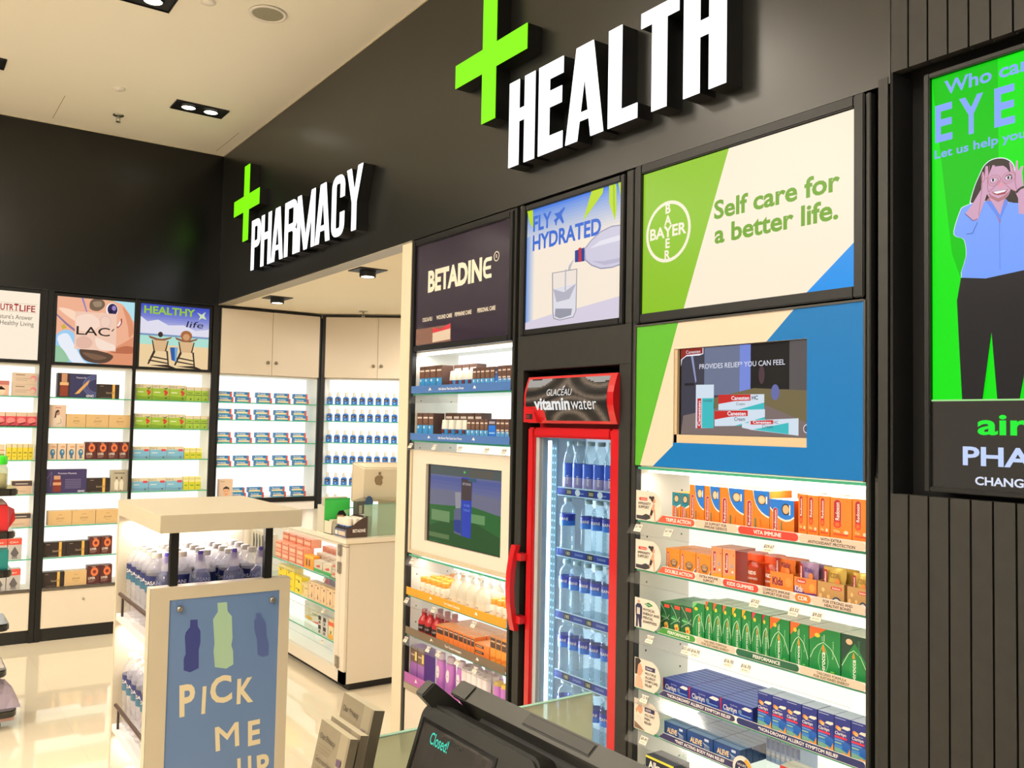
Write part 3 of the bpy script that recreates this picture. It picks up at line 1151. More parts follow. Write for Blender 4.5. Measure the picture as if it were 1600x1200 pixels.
a.P([(0, 1), (.190, 1), (.190, .935), (.05, .93), (0, .88)], em((150, 36, 30), .9))
a.T('Canesten', .045, .945, .036, wi, wd=.125)
a.T('PROVIDES RELIEF* YOU CAN FEEL', .164, .757, .055, em((225, 226, 240), 1.0), wd=.67, bold=.004)
a.E(.985, .09, .022, .045, wi, 18)
a.E(.985, .09, .018, .037, em((105, 95, 100), .9), 18)
ob('video_screen', s.mesh('screen'), root)

# ================================================================== sign wall, cabinet 2 with the fridge
root = thing('fridge_surround', 'tall charcoal housing around the red drinks fridge', 'housing', FR.W(-2.85, 0, 0), FR.rz)
W = .66
f = MB()
f.box(0, .044, -.004, .02, 0, 1.763, DARK)
f.box(.60, W, -.004, .02, 0, 1.763, DARK)
f.box(0, W, -.004, .02, 1.763, 1.900, DARK)
f.box(0, W, .032, .045, 1.90, 2.425, DARK)
f.box(0, .020, -.004, .02, 1.90, 2.425, DARK)
f.box(W - .034, W, -.004, .02, 1.90, 2.425, DARK)
ob('front_frame', f.mesh('frame', .002), root)
f = MB()
f.box(.032, .040, .02, .30, 0, 1.763, BLACK)
f.box(.604, .612, .02, .30, 0, 1.763, BLACK)
f.box(.032, .612, .02, .30, 1.764, 1.772, BLACK)
ob('inner_lining', f.mesh('lining'), root)


def art_fly(a):
    top, low = (74, 128, 226), (246, 232, 214)
    N = 14
    for k in range(N):
        v0, v1 = 1 - (k + 1) * .34 / N, 1 - k * .34 / N
        c = ramp(top, low, (k / N) ** .7)
        a.R(0, v0, 1, v1, em(tuple(round(q) for q in c), 1.0))
    N = 8
    for k in range(N):
        c = ramp((108, 150, 226), (246, 232, 214), ((k + .5) / N) ** .8)
        a.R(k * .10 / N, 0, (k + 1) * .10 / N, .78, em(tuple(round(q) for q in c), 1.0))
    a.P([(0, 0), (1, 0), (1, .16), (.6, .12), (.3, .10), (0, .06)], em((214, 206, 224), 1.0))
    lf = em((186, 216, 20), 1.0)
    lf2 = em((150, 196, 20), 1.0)
    a.P([(.706, 1), (.825, .999), (.817, .959), (.626, .787)], lf)
    a.P([(.878, 1), (.948, .996), (.952, .802), (.936, .730), (.881, .874)], lf)
    a.P([(.915, 1), (.93, 1), (.936, .74), (.92, .85)], lf2)
    a.P([(.965, 1), (1, .999), (.994, .875)], lf)
    a.P([(0, 1), (.067, .998), (.077, .839), (.03, .90)], lf)
    ink = em((52, 108, 214), .95)
    a.T('FLY', .075, .816, .120, ink, wd=.21, bold=.03)
    a.P([(.315, .913), (.367, .913), (.427, .945), (.433, .929), (.398, .887), (.425, .822), (.410, .810), (.374, .862), (.348, .845), (.344, .813), (.330, .816), (.329, .834), (.312, .860), (.347, .876)], ink)
    a.T('HYDRATED', .073, .655, .120, ink, wd=.735, bold=.03)
    bt = em((206, 202, 222), 1.0)
    a.P([(.644, .570), (.714, .626), (.805, .673), (.911, .693), (1, .683), (1, .387), (.918, .377), (.811, .385), (.718, .425), (.651, .479)], em((150, 150, 175), 1.0))
    a.P([(.652, .565), (.718, .618), (.805, .664), (.911, .684), (1, .675), (1, .396), (.918, .386), (.811, .395), (.722, .434), (.660, .485)], bt)
    a.P([(.70, .56), (.80, .60), (1, .61), (1, .57), (.80, .565)], em((228, 226, 238), 1.0))
    a.P([(.72, .46), (.85, .41), (1, .41), (1, .44), (.84, .44)], em((186, 182, 206), 1.0))
    a.P([(.548, .570), (.645, .579), (.650, .472), (.550, .479)], em((28, 60, 150), .9))
    a.P([(.586, .585), (.613, .584), (.619, .473), (.588, .475)], em((206, 40, 60), .9))
    st = em((188, 184, 196), 1.0)
    a.P([(.545, .512), (.487, .462), (.441, .291), (.461, .286), (.511, .451)], st)
    gl = em((150, 146, 156), .95)
    a.P([(.305, .434), (.576, .426), (.574, .10), (.545, .05), (.40, .04), (.33, .06), (.316, .111)], gl)
    a.P([(.315, .428), (.568, .420), (.566, .10), (.540, .056), (.40, .046), (.338, .066), (.326, .115)], em((238, 226, 216), 1.0))
    a.P([(.322, .30), (.568, .31), (.566, .10), (.540, .056), (.40, .046), (.338, .066), (.328, .115)], em((222, 220, 230), 1.0))
    a.P([(.322, .30), (.44, .26), (.566, .31), (.50, .20), (.36, .19)], em((180, 178, 192), 1.0))
    a.P([(.35, .14), (.53, .12), (.52, .07), (.40, .055), (.345, .08)], em((150, 150, 165), 1.0))
    a.R(.448, .27, .462, .44, st)


light_box(FR, -2.803, -2.249, 1.923, 2.395, 'light_box', 'blue and cream light box reading FLY HYDRATED with a pouring bottle', 'light box', art_fly, em((246, 232, 214), 1.0), .022)

# the fridge
FX = -2.806 + .028     # left edge of the door
fr0 = thing('drinks_fridge', 'red upright drinks fridge with a glass door and a black header sign', 'fridge', FR.W(FX, 0, 0), FR.rz)
FRED = mat((186, 20, 28), .28, coat=.4)
FWD = .532
DEP = .30
SILV = mat((196, 200, 204), .35, .3)
b = MB()
b.box(.0, FWD, .052, DEP, .05, .09, FRED)
b.box(.0, .02, .052, DEP, .09, 1.54, SILV)
b.box(FWD - .02, FWD, .052, DEP, .09, 1.54, SILV)
b.box(.02, FWD - .02, .052, DEP, 1.515, 1.54, SILV)
b.box(.0, FWD, .06, DEP, 1.54, 1.74, FRED)
ob('cabinet_body', b.mesh('body'), fr0)
b = MB()
b.box(.02, FWD - .02, DEP - .02, DEP, .09, 1.515, mat((232, 238, 240), .5))
ob('back_wall', b.mesh('back'), fr0)
d = MB()
d.box(0, .04, 0, .048, .09, 1.541, FRED)
d.box(FWD - .052, FWD, 0, .048, .09, 1.541, FRED)
d.box(.04, FWD - .052, 0, .048, 1.504, 1.541, FRED)
d.box(.04, FWD - .052, 0, .048, .09, .20, FRED)
door = ob('door', d.mesh('door', .006), fr0)
g = MB()
g.box(.04, FWD - .052, .020, .026, .20, 1.504, clear((238, 246, 250), 0.0, gloss=1.0, rough=.01, name='fridge_glass'))
ob('glass_pane', g.mesh('pane'), door)
g = MB()
g.box(.041, .062, .012, .045, .20, 1.503, SILV)
g.box(.066, .074, .020, .045, .20, 1.503, SILV)
ob('inner_trim', g.mesh('trim'), door)
h = MB()
hx = -.030
for z in (.80, 1.04):
    h.box(hx - .004, .012, -.030, .002, z - .014, z + .014, FRED)
pr = [(.755, .0), (.80, -.012), (.86, -.022), (.92, -.025), (.98, -.022), (1.04, -.012), (1.083, 0)]
for (za, ya), (zb, yb) in zip(pr, pr[1:]):
    h.hexa([(hx - .018, -.034 + ya, za), (hx + .012, -.034 + ya, za), (hx + .012, -.012 + ya, za), (hx - .018, -.012 + ya, za)],
           [(hx - .018, -.034 + yb, zb), (hx + .012, -.034 + yb, zb), (hx + .012, -.012 + yb, zb), (hx - .018, -.012 + yb, zb)], FRED)
ob('handle', h.mesh('handle'), door)
# header: red bow-fronted box with a dark printed face
hd = MB()
pts = [(.052, 0), (.02, -.0), (-.004, -.0)]
N = 8
zs = [1.558 + .176 * k / N for k in range(N + 1)]
bow = [-.012 - .022 * math.sin(PI * k / N) for k in range(N + 1)]
x0h, x1h = .018, FWD
for k in range(N):
    hd.hexa([(x0h, bow[k], zs[k]), (x1h, bow[k], zs[k]), (x1h, .052, zs[k]), (x0h, .052, zs[k])], [(x0h, bow[k + 1], zs[k + 1]), (x1h, bow[k + 1], zs[k + 1]), (x1h, .052, zs[k + 1]), (x0h, .052, zs[k + 1])], FRED)
header = ob('header_box', hd.mesh('header'), fr0)


def bow_y(z):
    return -.012 - .022 * math.sin(PI * (z - 1.558) / .176) - .0008


hp = MB()
xa, xb = .030, FWD - .032


def bowq(xl, xr, za, zb, m, off):
    hp.face([(xl, bow_y(za) - off, za), (xr, bow_y(za) - off, za), (xr, bow_y(zb) - off, zb), (xl, bow_y(zb) - off, zb)], m)


HB = em((40, 33, 30), .9)
rows, colsn = 30, 46
for k in range(rows):
    za, zb = 1.568 + .157 * k / rows, 1.568 + .157 * (k + 1) / rows
    for j in range(colsn):
        xl, xr = xa + (xb - xa) * j / colsn, xa + (xb - xa) * (j + 1) / colsn
        cu_, cv_ = (j + .5) / colsn, (k + .5) / rows
        if cv_ < .34 and cu_ < .25 - max(0, cv_ - .2) * .6:
            continue
        d1 = math.hypot((cu_ - .10) * 1.5, (cv_ - 1.10) * 1.1)
        d2 = math.hypot((cu_ - .90) * 1.5, (cv_ - 1.18) * 1.1)
        d3 = math.hypot((cu_ - .52) * 1.7, cv_ + .12)
        d_ = min(d1, d2, d3)
        v = .5 + .5 * math.sin(d_ * 21 + 1.2 * math.sin(cu_ * 5))
        if min(d1, d2) < .34 and min(d1, d2) > .16:
            cc = (176, 172, 168)
        else:
            v = round(v * 7) / 7
            cc = ramp((30, 25, 22), (122, 106, 90), v ** 1.6)
        bowq(xl, xr, za, zb, em(tuple(round(q) for q in cc), .85), 0)
ob('header_print', hp.mesh('print'), header)
ht = MB()
for t, x, z, hh, wd, bo in (('GLACEAU', .161, 1.660, .024, .146, 0), ('vitamin', .084, 1.609, .043, .215, .035), ('water', .306, 1.609, .043, .140, -.002)):
    vs, fs = text_mesh(t, bo)
    k = hh / CAP
    u0, u1 = min(v[0] for v in vs), max(v[0] for v in vs)
    kx = wd / (u1 - u0)
    ht.idx([(x + (a_ - u0) * kx, bow_y(z + b_ * k) - .0012, z + b_ * k) for a_, b_ in vs], fs, em((236, 234, 232), 1.0))
ht.face([(.250, bow_y(1.687) - .0012, 1.687), (.257, bow_y(1.687) - .0012, 1.687), (.264, bow_y(1.696) - .0012, 1.696), (.258, bow_y(1.696) - .0012, 1.696)], em((236, 234, 232), 1.0))
ob('header_lettering', ht.mesh('lettering'), header)
hq = MB()
hq.prism([(x0h, 1.560), (.105, 1.560), (.080, 1.604), (.060, 1.612), (x0h, 1.622)], -.0345, -.010, FRED)
hq.box(.034, .075, -.0355, -.0345, 1.572, 1.592, C(24, 20, 22))
hq.text('3.2', .038, 1.577, .010, -.0357, em((230, 60, 50), 1.5))
ob('thermostat', hq.mesh('thermostat'), header)
# lamp tube behind the door
l = MB()
l.box(.060, .070, .055, .066, .22, 1.49, em((226, 244, 255), 6.0))
ob('lamp_strip', l.mesh('lamp'), fr0)
l = MB()  # dotted reflection of the lamp strip, painted as glowing dots on a plate
for k in range(46):
    z = .22 + k * .0275
    for x_ in (.086, .100):
        l.box(x_, x_ + .005, .058, .060, z, z + .008, em((190, 226, 255), 1.6))
l.box(.080, .112, .060, .064, .20, 1.50, mat((150, 190, 220), .4))
ob('lamp_reflection', l.mesh('reflection'), fr0)
# shelves with price fronts
FS = [1.289, 1.059, .823, .600, .370]
for k, z in enumerate(FS):
    s_ = MB()
    s_.box(.075, FWD - .022, .078, DEP - .022, z - .010, z - .004, clear((225, 238, 244), .12, name='wire_shelf'))
    s_.box(.085, FWD - .022, .074, .079, z - .004, z + .026, mat((36, 58, 150), .35))
    a = Art(s_, .085, z - .004, FWD - .107, .030, .074)
    s_.box(.085, FWD - .022, .072, .074, z + .024, z + .028, mat((190, 214, 232), .3))
    s_.box(.085, FWD - .022, .072, .074, z - .006, z - .002, mat((190, 214, 232), .3))
    price = '300' if k == 0 else '180'
    for q in range(4):
        u = .20 + q * .30
        if u < .95:
            a.R(u - .045, .12, u + .045, .88, C(34, 34, 40))
            a.T(price, u, .28, .42, C(235, 225, 190), align='c')
        if u + .15 < .95:
            if k == 0:
                a.E(u + .12, .5, .035, .42, C(214, 224, 240))
                a.T('smart', u + .15, .36, .22, C(200, 214, 240))
            else:
                a.T('DASANI', u + .15, .36, .30, C(170, 190, 235), align='c')
    ob('shelf', s_.mesh('shelf'), fr0)
fridge_glow = area_light('fridge_lamp', FR.W(FX + .066, .066, .86), .012, 7, (.90, .96, 1.0), tuple(Vector((.55, -.83, 0)).to_track_quat('-Z', 'Y').to_euler()), 1.25)

# ================================================================== sign wall, cabinet 1 (antiseptics)
C1 = (-3.745, -2.872)
S1 = [1.688, 1.468, .742, .560, .338]
cab1 = cabinet(FR, 'charcoal display cabinet of antiseptic goods next to the cream partition', C1[0], C1[1], 0, 2.425, .269, .320, 1.883, .026, .018, [S1[0], S1[1], .929] + S1[2:4], BACKLIGHT_COOL)


def cx1(y):
    return -y - C1[0]


b = MB()
b.box(.026, .855, -.008, .012, .305, .338, mat((160, 148, 128), .35, .2))
ob('base_rail', b.mesh('rail', .003), cab1)
L1 = cx1(3.715)
R1 = cx1(2.892)
for z, tg in zip(S1[:2] + [.929] + S1[2:4], ([], [(3.70, '$8.90'), (3.476, '$7.20'), (3.257, '$9.50'), (3.046, '$6.80'), (2.92, '$6.80')], [(3.66, '$6.30')], [(3.70, '$4.90'), (3.45, '$5.60'), (3.12, '$7.70')], [(3.70, '$9.90'), (3.49, '$11.20'), (3.40, '$11.20'), (3.24, '$12.40'), (3.1, '$12.40')])):
    price_rail(cab1, .030, .850, z, [(cx1(a_), t) for a_, t in tg], y0=.004)
for z, h, col, txt, u in ((S1[0], .035, C(66, 108, 172), 'Kills Germs That Cause Sore Throat', .44), (S1[1], .033, C(66, 108, 172), 'Kills Germs That Cause Sore Throat', .44), (S1[2], .036, C(238, 152, 34), 'For Gentle Cleansing', .50), (S1[3], .034, C(112, 94, 74), 'Your Trusted Antiseptic', .52), (S1[4], .045, C(168, 84, 160), 'Daily Feminine Hygiene', .36)):
    m_ = MB()
    m_.box(L1, R1, -.0065, -.005, z, z + h, col)
    a = Art(m_, L1, z, R1 - L1, h, -.0065)
    a.T(txt, u, .34, .28, WHITEINK, align='c', bold=.015)
    a.P([(u - .24, .3), (u - .225, .75), (u - .215, .5), (u - .20, .3), (u - .215, .42)], WHITEINK)
    a.P([(u + .22, .3), (u + .235, .75), (u + .25, .5), (u + .245, .3), (u + .23, .42)], WHITEINK)
    ob('shelf_strip', m_.mesh('strip'), cab1)


def art_beta(a):
    wi_ = C(238, 232, 214, .3)
    z0_ = .525
    letters = [('B', 0), ('E', 1), ('T', 2), ('A', 3), ('D', 4), ('I', 5), ('N', 6), ('E', 7)]
    a.T('BETADIN', .14, z0_, .188, wi_, wd=.585, bold=.045)
    # round-backed E
    w_ = .085
    for u in (.735,):
        a.P([(u + w_, z0_ + .185), (u + .03, z0_ + .185), (u + .008, z0_ + .16), (u, z0_ + .0925), (u + .022, z0_ + .0925), (u + .028, z0_ + .14), (u + .04, z0_ + .15), (u + w_, z0_ + .15)], wi_)
        a.P([(u + w_, z0_), (u + .03, z0_), (u + .008, z0_ + .025), (u, z0_ + .0925), (u + .022, z0_ + .0925), (u + .028, z0_ + .045), (u + .04, z0_ + .035), (u + w_, z0_ + .035)], wi_)
        a.R(u + .012, z0_ + .078, u + w_ * .92, z0_ + .108, wi_)
    a.E(.865, .70, .026, .044, wi_, 18)
    a.E(.865, .70, .021, .036, C(52, 44, 58, .15), 18)
    a.T('R', .866, .685, .032, wi_, align='c')
    for t, u in (('COLD & FLU', .085), ('WOUND CARE', .25), ('FEMININE CARE', .455), ('PERSONAL CARE', .69)):
        a.T(t, u, .235, .036, wi_, wd=.115 if u < .2 else .175, bold=.02)
    a.P([(.01, .01), (.42, .01), (.415, .17), (.01, .17)], C(120, 88, 78, .25))
    a.P([(.21, .02), (.41, .03), (.41, .13), (.21, .11)], C(205, 190, 176, .3))
    a.P([(.21, .11), (.41, .13), (.41, .18), (.30, .14), (.21, .16)], C(190, 52, 66, .3))


BETA = mat((52, 44, 58), .10, spec=.6, coat=.5)
light_box(FR, -3.698, -2.912, 1.912, 2.392, 'poster_panel', 'dark purple glossy panel with bold white lettering beside the cream partition', 'light box', art_beta, BETA, .024)

# white panel with a screen in cabinet 1
root = thing('screen_panel', 'cream panel holding a small video screen between the antiseptic shelves', 'display panel', FR.W(-3.716, 0, .937), FR.rz)
PW, PH = 3.716 - 2.893, 1.424 - .937
p = MB()
sx0, sx1, sz0, sz1 = 3.716 - 3.568, 3.716 - 2.951, 1.010 - .937, 1.362 - .937
for (xa, xb, za, zb) in ((0, sx0, 0, PH), (sx1, PW, 0, PH), (sx0, sx1, 0, sz0), (sx0, sx1, sz1, PH)):
    p.box(xa, xb, .0, .014, za, zb, CREAM)
ob('printed_panel', p.mesh('panel'), root)
f = MB()
f.box(.0, .022, -.006, 0, 0, PH, C(205, 190, 160))
f.box(.022, PW, -.006, 0, 0, .018, C(205, 190, 160))
ob('edge_trim', f.mesh('trim', .002), root)
s = MB()
s.box(sx0, sx1, .013, .03, sz0, sz1, mat((10, 12, 14), .2))
a = Art(s, sx0 + .022, sz0 + .004, sx1 - sx0 - .026, sz1 - sz0 - .008, .013)
a.R(0, 0, 1, 1, em((102, 108, 150), .85))
N = 6
for k in range(N):
    c_ = ramp((88, 98, 160), (128, 124, 148), k / N)
    a.R(0, .86 - k * .30 / N - .05, 1, .86 - k * .30 / N, em(tuple(round(q) for q in c_), .85))
a.P([(0, .68), (.5, .70), (1, .66), (1, .48), (0, .46)], em((116, 116, 140), .85))
a.P([(0, 0), (1, 0), (1, .46), (.6, .53), (.3, .50), (0, .48)], em((44, 104, 50), .9))
a.P([(0, .02), (.5, 0), (1, 0), (1, .2), (.6, .35), (.2, .30), (0, .2)], em((38, 84, 40), .9))
a.R(.03, .28, .30, .42, em((110, 146, 96), .9))
a.R(.60, .33, .78, .44, em((104, 150, 96), .9))
a.R(0, .06, .30, .12, em((92, 120, 74), .9))
a.R(0, .885, 1, 1, em((84, 94, 94), .85))
a.P([(.49, .925), (.49, .965), (.52, .945)], em((80, 200, 70), 1.0))
a.R(.58, .90, .88, .985, em((96, 92, 84), .85))
a.P([(.363, .46), (.456, .49), (.468, .142), (.367, .165)], em((96, 100, 128), .9))
a.P([(.372, .68), (.455, .69), (.456, .49), (.385, .475)], em((150, 148, 158), .9))
a.P([(.365, .33), (.460, .34), (.466, .17), (.368, .185)], em((42, 62, 140), .9))
a.P([(.457, .88), (.605, .88), (.601, .135), (.475, .144)], em((44, 66, 176), .95))
a.P([(.460, .865), (.605, .860), (.600, .600), (.465, .594)], em((74, 60, 62), .9))
a.T('BETADINE', .478, .785, .030, em((190, 185, 190), .9), wd=.11)
a.R(.555, .835, .66, .88, em((60, 92, 116), .9))
a.T('SORE', .50, .52, .028, em((120, 150, 220), .9), wd=.08)
a.T('THROAT', .495, .46, .028, em((120, 150, 220), .9), wd=.09)
ob('video_screen', s.mesh('screen'), root)

# ================================================================== tall green screen on the slatted wall
EW, EH = .569, .993
root = thing('tall_screen', 'tall lit portrait screen with a woman making ring glasses on bright green', 'screen', FR.W(-1.154, .02, 1.422), FR.rz)
f = MB()
f.box(-.014, 0, -.014, .05, -.012, EH + .012, FRAME)
f.box(EW, EW + .014, -.014, .05, -.012, EH + .012, FRAME)
f.box(0, EW, -.014, .05, EH, EH + .012, FRAME)
f.box(0, EW, -.014, .05, -.012, 0, FRAME)
f.box(-.004, EW + .004, .01, .05, -.004, EH + .004, FRAME)
ob('frame', f.mesh('frame', .002), root)
s = MB()
s.box(0, EW, 0, .01, 0, EH, em((6, 232, 12), 1.0, .25, .05))
a = Art(s, 0, 0, EW, EH, 0)
a.P([(.0, 1), (.276, 1), (.277, .762), (.12, .50), (.085, .56)], em((2, 200, 8), 1.0, .25, .05))
LB = em((134, 168, 255), 1.0, .25, .05)
a.T('Who car', .055, .953, .032, LB, wd=.345, bold=.02)
a.T('E', .014, .842, .086, LB, wd=.075, bold=.025)
a.T('Y', .118, .842, .086, LB, wd=.10, bold=.025)
a.T('E', .262, .842, .086, LB, wd=.080, bold=.025)
a.T('Let us help you', .012, .800, .020, LB, wd=.37, bold=.02)
HAIRM, SKM, SKD, SHM, TRM = em((34, 24, 24), .9), em((206, 158, 188), 1.0), em((176, 112, 124), 1.0), em((116, 160, 255), 1.0), em((22, 20, 26), .9)
WL = em((236, 244, 255), 1.0)
hair = [(.170, .673), (.168, .684), (.184, .713), (.202, .735), (.220, .754), (.246, .764), (.277, .765), (.307, .759), (.331, .745), (.341, .723), (.348, .693), (.354, .651), (.315, .659), (.225, .672)]
shirt = [(.225, .670), (.141, .668), (.120, .656), (.095, .612), (.108, .598), (.138, .588), (.146, .549), (.127, .498), (.228, .490), (.372, .497), (.424, .494), (.415, .526), (.420, .563), (.448, .569), (.457, .580), (.435, .622), (.416, .636), (.354, .648), (.315, .657), (.283, .621)]


def outline(pts, d):
    cx_ = sum(p_[0] for p_ in pts) / len(pts)
    cz_ = sum(p_[1] for p_ in pts) / len(pts)
    return [(cx_ + (u - cx_) * (1 + d), cz_ + (v - cz_) * (1 + d)) for u, v in pts]


a.S(outline(hair, .04), WL)
a.S(outline(shirt, .015), WL, 3)
a.S(hair, HAIRM)
a.P([(.215, .672), (.356, .652), (.34, .60), (.23, .60)], SHM)
a.P([(.240, .678), (.303, .669), (.313, .656), (.281, .621), (.222, .669)], SKD)
a.S(shirt, SHM, 3)
a.P([(.283, .612), (.240, .668), (.30, .668), (.283, .612)], SKD)
a.P([(.225, .672), (.255, .668), (.283, .640), (.305, .668), (.315, .660), (.283, .619)], em((96, 138, 236), 1.0))
a.P([(.240, .678), (.303, .672), (.283, .632)], SKM)
face = [(.246, .736), (.259, .749), (.296, .746), (.319, .729), (.326, .708), (.323, .684), (.306, .669), (.276, .663), (.245, .676), (.230, .692), (.236, .719)]
a.S(face, SKM)
a.P([(.232, .695), (.246, .676), (.276, .663), (.306, .669), (.322, .684), (.300, .676), (.276, .672), (.250, .682)], SKD)
a.P([(.247, .742), (.262, .757), (.30, .754), (.322, .735), (.312, .738), (.296, .7455), (.262, .748)], HAIRM)
a.P([(.282, .712), (.290, .712), (.297, .698), (.288, .694), (.277, .697)], em((222, 150, 170), 1.0))
a.P([(.250, .690), (.283, .689), (.315, .689), (.303, .679), (.276, .679), (.261, .683)], em((170, 60, 70), .9))
a.P([(.255, .689), (.311, .688), (.301, .684), (.271, .683)], WL)
for u, v in ((.257, .717), (.317, .715)):
    a.E(u, v, .010, .0038, WL, 12)
    a.E(u, v, .005, .0038, HAIRM, 10)
    a.line([(u - .014, v + .004), (u, v + .007), (u + .014, v + .003)], .0018, HAIRM)
armL = [(.144, .650), (.178, .628), (.196, .630), (.228, .678), (.238, .697), (.233, .716), (.215, .720), (.210, .701), (.173, .669)]
handL = [(.210, .701), (.213, .740), (.220, .741), (.224, .726), (.228, .753), (.238, .752), (.238, .728), (.256, .752), (.266, .750), (.251, .732), (.262, .727), (.276, .724), (.289, .718), (.286, .711), (.272, .715), (.256, .722), (.246, .717), (.247, .709), (.262, .704), (.256, .695), (.238, .685)]
armR = [(.352, .693), (.345, .676), (.354, .663), (.356, .628), (.388, .621), (.376, .681), (.370, .720)]
handR = [(.289, .716), (.306, .728), (.326, .727), (.321, .750), (.329, .749), (.343, .726), (.348, .751), (.355, .748), (.355, .725), (.367, .735), (.375, .734), (.367, .711), (.376, .681), (.350, .678), (.325, .687), (.300, .706), (.310, .708), (.322, .705), (.332, .712), (.328, .720), (.316, .723), (.304, .720)]
for poly in (armL, handL, armR, handR):
    a.P(poly, SKM)
for cu_, cv_ in ((.2625, .715), (.3185, .7145)):
    ringp = [(cu_ + .021 * math.cos(rad(t)), cv_ + .0105 * math.sin(rad(t))) for t in range(0, 361, 24)]
    a.line(ringp, .0065, SKM)
    a.line([(cu_ + .025 * math.cos(rad(t)), cv_ + .0128 * math.sin(rad(t))) for t in range(0, 361, 24)], .0012, SKD)
    a.line([(cu_ + .016 * math.cos(rad(t)), cv_ + .008 * math.sin(rad(t))) for t in range(0, 361, 24)], .0012, SKD)
a.line([(.215, .742), (.213, .700), (.200, .640)], .0013, SKD)
a.line([(.240, .690), (.262, .700), (.286, .713)], .0013, SKD)
a.line([(.296, .708), (.325, .688), (.350, .678)], .0013, SKD)
a.line([(.246, .752), (.238, .726), (.230, .722)], .0012, SKD)
a.line([(.328, .748), (.338, .726), (.345, .722)], .0012, SKD)
a.line([(.213, .735), (.214, .715), (.224, .720), (.228, .748)], .0014, SKD)
a.line([(.238, .728), (.236, .705), (.240, .690)], .0014, SKD)
a.line([(.345, .722), (.344, .700), (.350, .682)], .0014, SKD)
a.line([(.347, .676), (.362, .684), (.378, .686)], .005, HAIRM)
a.line([(.144, .650), (.178, .629), (.196, .632)], .0016, em((60, 80, 150), .9))
a.line([(.150, .600), (.176, .600), (.196, .624)], .0016, em((60, 80, 150), .9))
a.line([(.283, .620), (.284, .505)], .0012, em((92, 130, 225), .9))
a.P([(.127, .498), (.110, .444), (.117, .352), (.130, .208), (.213, .207), (.250, .362), (.271, .207), (.356, .206), (.398, .341), (.411, .426), (.424, .494), (.372, .497), (.228, .489)], TRM)
BK = em((40, 32, 22), .55, .12, .6)
a.R(0, 0, 1, .207, BK)
a.R(0, .205, 1, .209, em((170, 235, 150), .9))
gT = em((20, 240, 50), 1.0)
a.T('air', .192, .128, .046, gT, wd=.20, bold=.025)
a.T('PHA', .132, .056, .041, em((196, 214, 255), 1.0), wd=.27, bold=.025)
a.T('CHANGI', .182, .011, .018, em((222, 228, 250), 1.0), wd=.20, bold=.025)
ob('lit_panel', s.mesh('panel'), root)


# lamps under the cabinet tops
def cabinet_lamp(parent, x0, x1, z, ly, power, fr):
    m = MB()
    m.box(x0, x1, ly - .012, ly + .012, z, z + .008, em((255, 250, 236), 3.0))
    ob('lamp_strip', m.mesh('lamp'), parent)
    o = area_light('cabinet_lamp', parent.matrix_basis @ Vector(((x0 + x1) / 2, ly, z - .002)), x1 - x0, power, (1, .96, .88), (0, 0, fr.rz), .02)


cabinet_lamp(cab3, .04, .85, 1.400, .05, .9, FR)
cabinet_lamp(cab1, .04, .84, 1.872, .05, 1.6, FR)
cabinet_lamp(cab1, .04, .84, .908, .08, .8, FR)
# ================================================================== back wall: display bays
BAYS = [1.680, 1.470, 1.244, 1.010, .788, .570]
bay_args = dict(depth=.262, oz0=.364, oz1=1.892, base_m=CREAM, plinth=.088, frame_m=FRAME, group=None, top=.01)


def bay(label, x0, x1, lp, rp, lines):
    c = cabinet(FB, label, x0, x1, 0, 2.425, .262, .364, 1.892, lp, rp, BAYS, BACKLIGHT, frame_m=FRAME, base_m=CREAM, plinth=.088, top=.010, holes=False)
    r_ = MB()
    r_.box(lp, x1 - x0 - rp, -.006, .02, .345, .364, C(90, 82, 74))
    ob('base_rail', r_.mesh('rail', .002), c)
    return c


bay0 = bay('black framed display bay at the left edge below the cream poster', .20, .862, .03, .034, 1)
bay1 = bay('black framed display bay with brown and beige boxes below the sunbather poster', .864, 1.440, .036, .010, 1)
bay2 = bay('black framed display bay with green and blue boxes below the beach poster', 1.442, 2.044, .010, .048, 1)
for c, x in ((bay1, .30), (bay0, .33)):
    l = MB()
    l.lathe([(.008, 0), (.008, .004), (.004, .006)], STEEL, 12)
    o = ob('lock', l.mesh('lock'), c, (x, -.0005, .27))
    o.rotation_euler = (PI / 2, 0, 0)


def art_nutri(a):
    inkr = em((176, 44, 52), .9)
    a.R(.30, .70, .97, .704, em((190, 176, 150), .9))
    a.R(.30, .825, .97, .829, em((190, 176, 150), .9))
    a.T('NUTR', .540, .715, .090, inkr, wd=.19, bold=.02)
    a.R(.742, .715, .772, .722, inkr)
    a.R(.752, .722, .762, .80, inkr)
    a.P([(.730, .795), (.784, .795), (.775, .82), (.739, .82)], inkr)
    a.T('LIFE', .790, .715, .090, inkr, wd=.165, bold=.02)
    tx = em((96, 84, 70), .9)
    a.T("Nature's Answer", .545, .592, .066, tx, wd=.385)
    a.T('to Healthy Living', .520, .500, .066, tx, wd=.425)


light_box(FB, .232, .812, 1.928, 2.390, 'light_box', 'cream light box with small red lettering at the left edge', 'light box', art_nutri, em((252, 236, 214), 1.0), .022)


